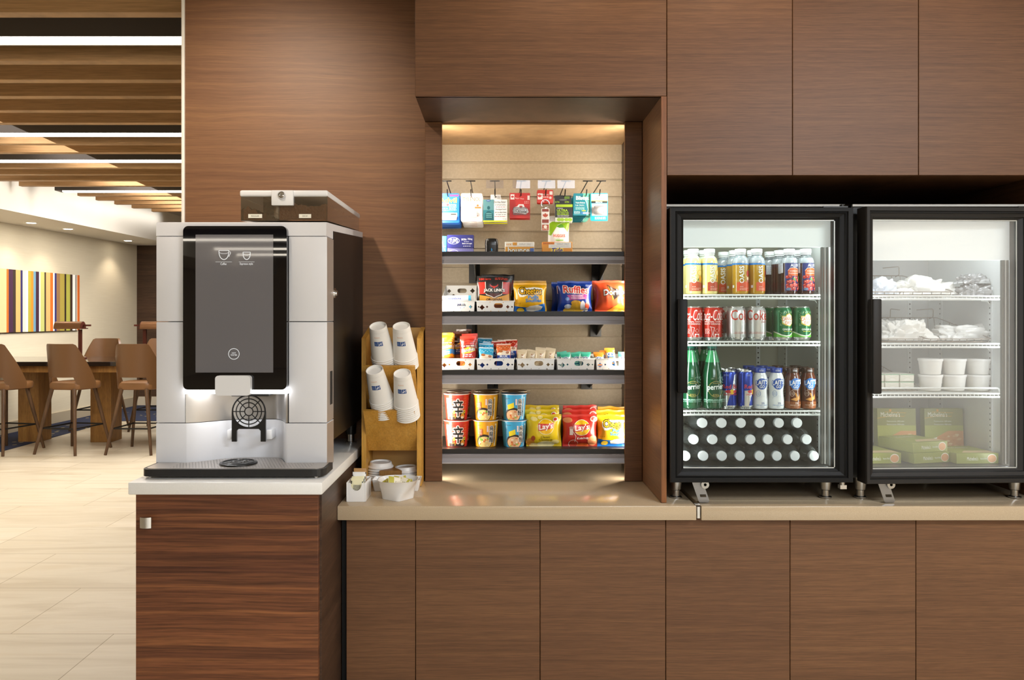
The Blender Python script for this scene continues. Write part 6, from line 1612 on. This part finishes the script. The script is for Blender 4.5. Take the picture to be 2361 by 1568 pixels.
for k, px, y, rz, lab in (('r', 1597.5, 2.842, -.25, 'nearest the handle, front row'), ('r', 1642, 2.842, -.2, 'second in the front row'), ('s', 1697.5, 2.842, .25, 'first in the front row'), ('s', 1743.5, 2.842, -.3, 'second in the front row'), ('g', 1803, 2.842, .05, 'first in the front row'), ('g', 1846.5, 2.842, .05, 'at the hinge end of the front row'),
                         ('s', 1682, 2.915, -.45, 'peeking out behind the first silver one'), ('g', 1780, 2.92, .3, 'peeking out behind the first green one'), ('r', 1604, 2.92, .2, 'hidden mostly behind the first red one'), ('r', 1648, 2.92, .1, 'behind the second red one'), ('s', 1736, 2.92, .0, 'behind the second silver one'), ('g', 1836, 2.92, .2, 'behind the hinge-end green one')):
    solo('drink_can', CN[k], wn[k] + ', ' + lab, 'can', (W(px, y), y, zB), (0, 0, rz), 'drink cans on the middle fridge shelf')
# green water bottles
zC = ZCC + .0035
PG = C('#0d4a2b', .10, spec=.6, coat=.5, name='green_bottle'); PGL = C('#3f9a63', .10, spec=.6, coat=.5, name='green_bottle_neck')
pp = [(.021, 0), (.032, .004), (.0345, .012), (.0355, .03), (.0355, .095), (.0335, .118), (.024, .160), (.0158, .192), (.0135, .200), (.0135, .206)]
g = M().lathe(pp, PG, 36, seg={6: PGL, 7: PGL})
for k in range(5):
    A = 2 * PI * k / 5 + .3; g.ball((.021 * math.cos(A), .021 * math.sin(A), .007), .011, .011, .007, PG, 10, 6)
D = 2.82; a = PA(1642, 945, D)
a.Ln([(1612, 924), (1672, 924)], 1.2, '#9ec9b4'); a.Ls(1614, 1670, 920.5, 923.5, 1, '#8cc0a8', 3); a.Ls(1614, 1670, 926, 928.5, 1, '#8cc0a8', 4)
a.E(1643.5, 898, 17.5, 18, '#0a4426'); a.G(1643.5, 898, 17.8, 18.2, .8, '#b9a552'); a.T('perrier', 1624, 1664, 887, 903, '#eef4ee', .02, tilt=3, edge='#0a4426', eb=.07); a.Ls(1636, 1652, 884, 886, 1, '#b9a552', 5); a.Ls(1636, 1650, 909, 914, 2, '#b9a552', 6)
r_ = random.Random(3)
for q in range(40): a.E(1650 + r_.uniform(-4, 16), 876 + r_.uniform(-6, 8), .6, .6, '#bfe6d0', 6)
a.put(g, onlathe([(.0355, .012), (.0355, .095), (.0335, .118)]), .0035, .012, .0003)
pm = g.mesh('water_bottle')
cp = M().lathe([(.0150, .2065), (.0152, .208), (.0152, .2205), (.0140, .2225), (0, .2225)], C('#0f5a4a', .35), 28).lathe([(.0160, .2012), (.0160, .2042)], C('#0f3a34', .3), 24).mesh('cap')
for px, y, rz, lab in ((1592.5, 2.822, -.05, 'green sparkling water bottle nearest the fridge handle'), (1642.5, 2.815, .05, 'front green sparkling water bottle beside the energy drinks'), (1626, 2.895, .3, 'green sparkling water bottle between and behind the front two'), (1600, 2.90, -.3, 'green sparkling water bottle behind the handle-side one')):
    bottle('water_bottle', (pm, cp), lab, 'bottle', W(px, y), y, zC, rz, 'green sparkling water bottles on the lower fridge shelf')
# slim energy drink cans
ep = [(.0205, 0), (.0225, .001), (.0228, .004), (.0264, .010), (.0264, .120), (.0238, .1275), (.0230, .1290), (.0236, .1305), (.0236, .1320), (.0222, .1320), (.0215, .1295), (0, .1295)]
EB = C('#1b3a9c', .22, .45); ES = C('#c6c9cc', .22, .75)
g = M().lathe(ep, EB, 36, seg={i: SILV_C for i in (0, 1, 2, 5, 6, 7, 8, 9, 10)})
a = PA(1681, 945, D)
a.Pl([(1660, 902), (1681, 901), (1669, 940), (1660, 940)], ES); a.Pl([(1681, 901), (1690, 858), (1704, 858), (1704, 901)], ES); a.R(1655, 1710, 936, 940, ES)
a.T('Red Bull', 1660, 1704, 888, 897.5, '#c2333f', .02); a.E(1682, 905, 6, 6, '#e6b72a'); 
for sg in (-1, 1):
    a.Pl([(1682 + sg * 2, 906), (1682 + sg * 5, 901), (1682 + sg * 11, 900.5), (1682 + sg * 14, 903), (1682 + sg * 16, 902), (1682 + sg * 14, 906), (1682 + sg * 11, 908), (1682 + sg * 6, 908)], '#c2333f')
a.T('ENERGY DRINK', 1664, 1700, 909, 913, '#c2333f', .01); a.Ls(1664, 1674, 865, 869, 2, '#a9b6d9', 3)
a.put(g, onlathe([(.0264, .010), (.0264, .120)]), .0033, None, .0003)
em = g.mesh('energy_drink_can')
for px, y, rz, lab in ((1680, 2.815, .1, 'first slim blue and silver energy can in the front row'), (1717.5, 2.815, .85, 'second slim energy can, turned, in the front row'), (1671, 2.875, .6, 'slim energy can behind the first one'), (1710, 2.875, -.5, 'slim energy can behind the second one'), (1690, 2.935, 0, 'slim energy can deep in the third row'), (1664, 2.94, .3, 'slim energy can deep behind the green bottles')):
    solo('energy_drink_can', em, lab, 'can', (W(px, y), y, zC), (0, 0, rz), 'slim energy drink cans on the lower fridge shelf')
# milk drink bottles
mp_ = [(.0215, 0), (.0250, .002), (.0262, .010), (.0262, .030), (.0240, .052), (.0236, .062), (.0262, .085), (.0262, .100), (.0215, .116), (.0190, .121), (.0190, .1235)]
def milk(ch):
    col = '#eceeed' if not ch else '#5a2c1a'
    g = M().lathe(mp_, C(col, .22, coat=.3), 36)
    if ch: g.lathe([(.0216, .0005), (.0251, .0022), (.0263, .010), (.0263, .026)], C('#8a4f2c', .25), 36, cap=False)
    a = PA(1752, 945, D); b = '#1f52a8' if not ch else '#2f74c4'
    a.E(1752, 887, 13, 13, b); a.T("LAIT'S", 1738, 1767, 878, 889, '#f6f6f4', .03, tilt=3, edge=b, eb=.10); a.T('GO', 1746, 1758, 890, 897, '#f6f6f4', .02)
    a.G(1743, 909, 6, 6.5, .8, '#6f93c4' if not ch else '#d9c0b0'); a.Ls(1739, 1748, 906, 912, 2, '#6f93c4' if not ch else '#d9c0b0', 3)
    if ch: a.T('CHOCOLAT', 1744, 1760, 898.5, 901.5, '#e9ddd0', .01); a.Pl([(1750, 908), (1753, 908), (1757, 918), (1764, 910), (1762, 922), (1752, 926), (1740, 923), (1748, 919), (1753, 918)], '#c98a3c')
    else:
        for q in range(7): a.Ln([(1737 + q * 4, 921 - (q * 7) % 6), (1741 + q * 4, 916 - (q * 5) % 6)], .7, '#cfd6dc')
    a.T('2%', 1750, 1757, 929, 933, '#27508f' if not ch else '#efe3d6', .01); a.Ls(1739, 1766, 934.5, 936.5, 1, '#6f8fbf' if not ch else '#d9c0aa', 5); a.Ls(1748, 1756, 938.5, 940, 1, '#27508f' if not ch else '#d9c0aa', 6)
    a.put(g, onlathe(mp_[1:9]), .0033, .008, .0003)
    cp = M().lathe([(.0196, .1238), (.0200, .125), (.0200, .1385), (.0190, .1400), (0, .1400)], C('#1b3f9a' if not ch else '#3f2517', .35), 30)
    Art().lines(-.008, .008, .128, .134, 2, '#e3e6ee', 4).put(cp, onlathe([(.02, .12), (.02, .14)]), .0035, None, .0003)
    return g.mesh('milk_bottle'), cp.mesh('cap')
MK = (milk(False), milk(True))
for c, px, y, rz, lab in ((0, 1752, 2.82, 0, 'white milk drink bottle beside the energy cans'), (0, 1789.5, 2.82, 0, 'second white milk drink bottle, beside the chocolate ones'), (1, 1827.5, 2.82, .1, 'first chocolate milk bottle in the front row'), (1, 1863, 2.825, .0, 'chocolate milk bottle at the hinge end'),
                         (0, 1737, 2.88, .3, 'white milk drink bottle behind the first one'), (0, 1774, 2.88, -.3, 'white milk drink bottle between and behind the two front ones'), (1, 1810, 2.88, .2, 'chocolate milk bottle behind the white ones'), (1, 1851, 2.885, .2, 'chocolate milk bottle between and behind the front two'), (0, 1726, 2.945, .3, 'white milk drink bottle in the third row'), (0, 1757, 2.945, 0, 'another white milk drink bottle in the third row'), (1, 1793, 2.945, .2, 'chocolate milk bottle in the third row'), (1, 1834, 2.95, .1, 'chocolate milk bottle in the third row, hinge side')):
    bottle('milk_bottle', MK[c], lab, 'bottle', W(px, y), y, zC, rz, 'milk drink bottles on the lower fridge shelf')
# clear water bottles lying with their white caps to the door
CLR = glassy('clear_bottle', '#a3abab', film=.10, filmcol='#c9d2d2', gloss=5.0, rough=.05)
wp = [(.028, -.19), (.0318, -.185), (.0318, -.085), (.0305, -.078), (.0318, -.071), (.0318, -.050), (.027, -.030), (.018, -.012), (.0142, -.004), (.0142, .002)]
RXm = Matrix.Rotation(PI / 2, 4, 'X')
wb = M().lathe([(r_, z_) for r_, z_ in wp], CLR, 28, xf=RXm, cap=False).mesh('bottle_body')
cpm = M().lathe([(.0160, .002), (.0165, .003), (.0165, .0175), (.0155, .0195), (0, .0195)], CAPW, 28, xf=RXm).mesh('cap')
rows = ((1053, (1581, 1622, 1664.5, 1706, 1750.5, 1790, 1831.5, 1875)), (1013, (1600, 1643, 1686, 1730, 1769.5, 1815, 1858.5)), (975, (1620, 1664, 1708, 1751, 1795, 1837)))
zr = [.892 + .0322, .892 + .0322 + .0560, .892 + .0322 + .1118]
for ri, (pyc, xs) in enumerate(rows):
    for k, px in enumerate(xs):
        d = 2.802
        r = thing('water_bottle', '%s clear water bottle from the handle side, %s lying row' % (k8[k], ('bottom', 'middle', 'top')[ri]), 'bottle', (W(px - 3, d), d, zr[ri]), group='clear water bottles lying on the fridge floor')
        mk('bottle_body', wb, r); mk('cap', cpm, r)
# ================================================================ freezer contents
BAGW = C('#f1eee8', .35, spec=.6, bump=.25, bscale=22, name='frosted_bag')
def crumple(w, h, d, seed, mat, sharp=1.0):
    """A loose plastic bag lying down: creased lump on its local floor."""
    g = M()
    def f(u, v):
        a = 2 * PI * u; t = v * PI / 2
        x, y = math.cos(a) * math.cos(t), math.sin(a) * math.cos(t)
        p = (x * 1.5 + seed, y * 1.5, math.sin(t) * 1.3)
        n = mnoise.noise(p) * .34
        c1 = abs(mnoise.noise((p[0] * 1.9 + y, p[1] * 1.9 + 3, p[2] * 1.9 + 5))); c2 = abs(mnoise.noise((p[0] * 4.3 - y * 2, p[1] * 3.1, p[2] * 4 + 9)))
        n += (.42 * c1 + .16 * c2) * sharp
        k = .80 + n
        sx = math.copysign(abs(x) ** .75, x); sy = math.copysign(abs(y) ** .75, y)
        return (sx * w / 2 * k, sy * d / 2 * min(k, 1.1), max(0, math.sin(t) ** .8 * h * (.72 + n * .9)))
    g.grid(f, 84, 30, mat, True, closed_u=True)
    g.add([f(i / 84, 0) for i in range(84)], [tuple(range(83, -1, -1))], mat)
    return g
BW = C('#9a8e82', .35, .6, name='basket_wire')
def wire_basket(w, d, h, hb, nw=9, seed=0):
    g = M()
    g.tube(fillet([(-w / 2, 0, .012), (w / 2, 0, .012), (w / 2, d, hb), (-w / 2, d, hb)], .014, 3, True), .0018, BW, 6, closed=True)
    g.tube(fillet([(-w / 2 + .01, .01, .002), (w / 2 - .01, .01, .002), (w / 2 - .01, d - .01, .002), (-w / 2 + .01, d - .01, .002)], .014, 3, True), .0015, BW, 6, closed=True)
    for k in range(nw):
        x = -w / 2 + .012 + (w - .024) * k / (nw - 1)
        g.tube([(x, 0, .012), (x + .004, .01, .002), (x + .004, d - .01, .002), (x, d, hb)], .0012, BW, 5)
    for sx in (-1, 1):
        for q in (.25, .5, .75):
            g.tube([(sx * w / 2, d * q, .012 + (hb - .012) * q), (sx * (w / 2 - .01), d * q, .002)], .0012, BW, 5)
    for sx in (-1, 1):
        x = sx * (w / 2 - .03)
        g.tube(fillet([(x, d - .001, hb - .004), (x, d - .03, hb + .002), (x, d - .03, hb + .034), (x - sx * .05, d - .002, hb + .030)], .006, 3), .0017, BW, 6)
    return g
def put(name, g, label, cat, px, y, z, rz=0, group=None): return solo(name, g, label, cat, (W(px, y), y, z), (0, 0, rz), group)
t1, t2, t3 = ZS1 + .0036, ZS2 + .0036, ZS3 + .0036
put('wire_basket', wire_basket(.285, .36, .05, .085), 'wire basket holding white bags on the top freezer shelf', 'basket', 2105, 2.835, t1, 0, 'wire baskets in the freezer')
put('wire_basket', wire_basket(.20, .36, .05, .075, 7), 'wire basket nearest the handle on the middle freezer shelf', 'basket', 2068, 2.835, t2, 0, 'wire baskets in the freezer')
put('wire_basket', wire_basket(.225, .36, .05, .085, 9), 'wire basket at the hinge side of the middle freezer shelf', 'basket', 2213, 2.835, t2, 0, 'wire baskets in the freezer')
put('wire_basket', wire_basket(.19, .38, .05, .085, 9), 'wire basket of butter sticks on the lowest freezer shelf', 'basket', 2062, 2.85, t3, 0, 'wire baskets in the freezer')
put('freezer_bag', crumple(.25, .070, .2, 1.0, BAGW), 'large crumpled white bag on the top freezer shelf', 'bag', 2118, 2.985, t1 + .006, .05, 'crumpled white freezer bags')
put('freezer_bag', crumple(.095, .06, .10, 8.0, C('#dfe3ec', .3)), 'pale bag against the handle side of the top freezer shelf', 'bag', 2032, 2.92, t1 + .006, .3, 'crumpled white freezer bags')
CLB = C('#a9a8a8', .18, .35, bump=.4, bscale=60, name='clear_wrapped')
put('wrapped_loaf', crumple(.125, .052, .12, 3.3, CLB), 'grey cling-wrapped loaf under another on the top freezer shelf', 'loaf', 2242, 2.92, t1, -.1, 'cling-wrapped loaves in the freezer')
put('wrapped_loaf', crumple(.115, .038, .10, 5.1, CLB), 'upper grey cling-wrapped loaf stacked on the lower one', 'loaf', 2240, 2.92, t1 + .043, .2, 'cling-wrapped loaves in the freezer')
put('freezer_bag', crumple(.19, .088, .17, 2.2, BAGW), 'white crumpled bag beside the handle on the middle freezer shelf', 'bag', 2078, 2.95, t2 + .006, -.1, 'crumpled white freezer bags')
g = crumple(.235, .064, .15, 6.5, C('#eceae6', .25, coat=.4, bump=.3, bscale=50), .7)
put('bread_bag', g, 'clear printed bread bag on the middle freezer shelf', 'bag', 2224, 2.945, t2 + .006, 0)
# butter sticks
bu = M().rbox(-.0245, .0245, 0, .115, 0, .0265, C('#e6e2d4', .5), .003, 2)
Art().rect(-.0245, .0245, .0235, .0262, '#7fae8a').poly([(-.02, .002), (0, .013), (.02, .002)], '#f1ede2').line([(-.022, .0225), (0, .012), (.022, .0225)], .0008, '#cfcab8').put(bu, lambda u, v, h: (u, -h, v))
bm_ = bu.mesh('butter_stick')
for i in range(3):
    for j in range(2):
        o = bpy.data.objects.new('butter_stick', bm_); COL.objects.link(o)
        o.location = (W(2023, 2.885) + .0525 * i, 2.885, t3 + .0045 + .0268 * j)
        tag(o, '%s butter stick from the handle, %s layer in the freezer basket' % (k8[i], ('lower', 'upper')[j]), 'butter', 'butter sticks in the freezer basket')
# lidded tubs
tb = M().lathe([(.031, 0), (.033, .002), (.0385, .046), (.0385, .049)], C('#ece9e3', .4), 32).mesh('tub_body')
tl_ = M().lathe([(.0402, .0475), (.0405, .0485), (.0405, .0545), (.0395, .0555), (.0365, .0545), (0, .0545)], C('#f2f0ec', .35), 32, cap=False).mesh('tub_lid')
for i, px in enumerate((2145, 2199, 2255)):
    for j in range(2):
        r = thing('food_tub', '%s white lidded tub from the butter, %s layer in the freezer' % (k8[i], ('lower', 'upper')[j]), 'tub', (W(px, 2.90), 2.90, t3 + .056 * j), group='white lidded tubs in the freezer')
        mk('tub_body', tb, r); mk('tub_lid', tl_, r)
g = M().tube(fillet([(1.228, 2.812, ZS3 + .018), (1.712, 2.812, ZS3 + .018), (1.714, 2.812, ZS3 + .002)], .01, 3), .0033, WIRE, 8)
part('shelf_rail', g, FZ)
# frozen dinner boxes
GRN = '#969c4e'
def dinner(w, h, d, front):
    g = M().rbox(-w / 2, w / 2, 0, d, 0, h, C(GRN, .35), .001, 1)
    a = Art()
    if front:       # standing, large face to the door
        a.rect(-w / 2, w / 2, h * .62, h, '#8b8d52'); a.rect(-w / 2, w / 2, 0, h * .62, '#a6ab50')
        a.line([(-w / 2, h * .78), (-w * .1, h * .84), (w * .2, h * .82), (w * .25, h * .90), (-w * .3, h * .92)], .0022, '#c9a040'); a.ell(-w * .16, h * .955, .0045, .0045, '#d99a3a')
        a.text("Michelina's", -w * .16, h * .865, w * .5, h * .11, '#f4f0e2', .0); a.text('Fettuccine Alfredo', -w * .03, h * .715, w * .45, h * .03, '#efeedd', 0); a.text('Fettuccine Alfredo', -w * .03, h * .645, w * .45, h * .03, '#efeedd', 0)
        a.poly([(-w * .36, h * .22), (-w * .2, h * .36), (w * .1, h * .5), (w / 2, h * .5), (w / 2, h * .1), (-w * .2, h * .1)], '#d99a5a'); a.poly([(-w * .42, h * .24), (-w * .34, h * .32), (-w * .18, h * .36), (-w * .26, h * .2)], '#f2ecdf')
        r_ = random.Random(6)
        for k in range(14): a.ell(w * r_.uniform(-.1, .42), h * r_.uniform(.16, .44), .008, .0035, r_.choice(['#e6b478', '#f0cb96', '#d08f4c']), 9)
        a.put(g, lambda u, v, hh: (u, -hh, v))
    else:
        a.text("Michelina's", -w * .12, h * .5, w * .26, h * .36, '#f4f0e2', 0); a.text('Fettuccine Alfredo', w * .14, h * .5, w * .16, h * .2, '#efeedd', 0)
        a.ell(w * .34, h * .5, w * .11, h * .42, '#efe9dc'); a.ell(w * .34, h * .48, w * .10, h * .36, '#dba06c')
        a.put(g, lambda u, v, hh: (u, -hh, v))
        t = Art(); t.rect(-w * .45, w * .45, d * .05, d * .95, '#a6ab50').poly([(-w * .3, d * .1), (w * .48, d * .04), (w * .48, d * .34), (-w * .1, d * .34)], '#e3c79a').text("Michelina's", 0, d * .75, w * .5, d * .13, '#f4f0e2', 0)
        t.put(g, lambda u, v, hh: (u, v, h + hh))
    return g
zf = .8925
dv = dinner(.142, .165, .034, True).mesh('dinner_box'); dh = dinner(.150, .036, .16, False).mesh('dinner_box')
for me, px, y, z, rz, rx, lab in ((dv, 2069, 3.03, zf, 0, -.05, 'upright green frozen dinner box nearest the freezer handle'), (dv, 2178, 3.03, zf, 0, -.05, 'upright green frozen dinner box in the middle of the freezer'), (dh, 2150, 2.83, zf, .25, 0, 'lower green frozen dinner box lying angled on the freezer floor'), (dh, 2145, 2.835, zf + .0365, .3, 0, 'green frozen dinner box lying on top of another'),
                                 (dh, 2254, 2.815, zf, .06, 0, 'green frozen dinner box lying at the hinge side of the freezer'), (dh, 2030, 2.815, zf, .1, 0, 'green frozen dinner box lying nearest the handle')):
    o = bpy.data.objects.new('dinner_box', me); COL.objects.link(o)
    o.location = (W(px, y), y, z); o.rotation_euler = (rx, 0, rz)
    tag(o, lab, 'box', 'green frozen dinner boxes in the freezer')
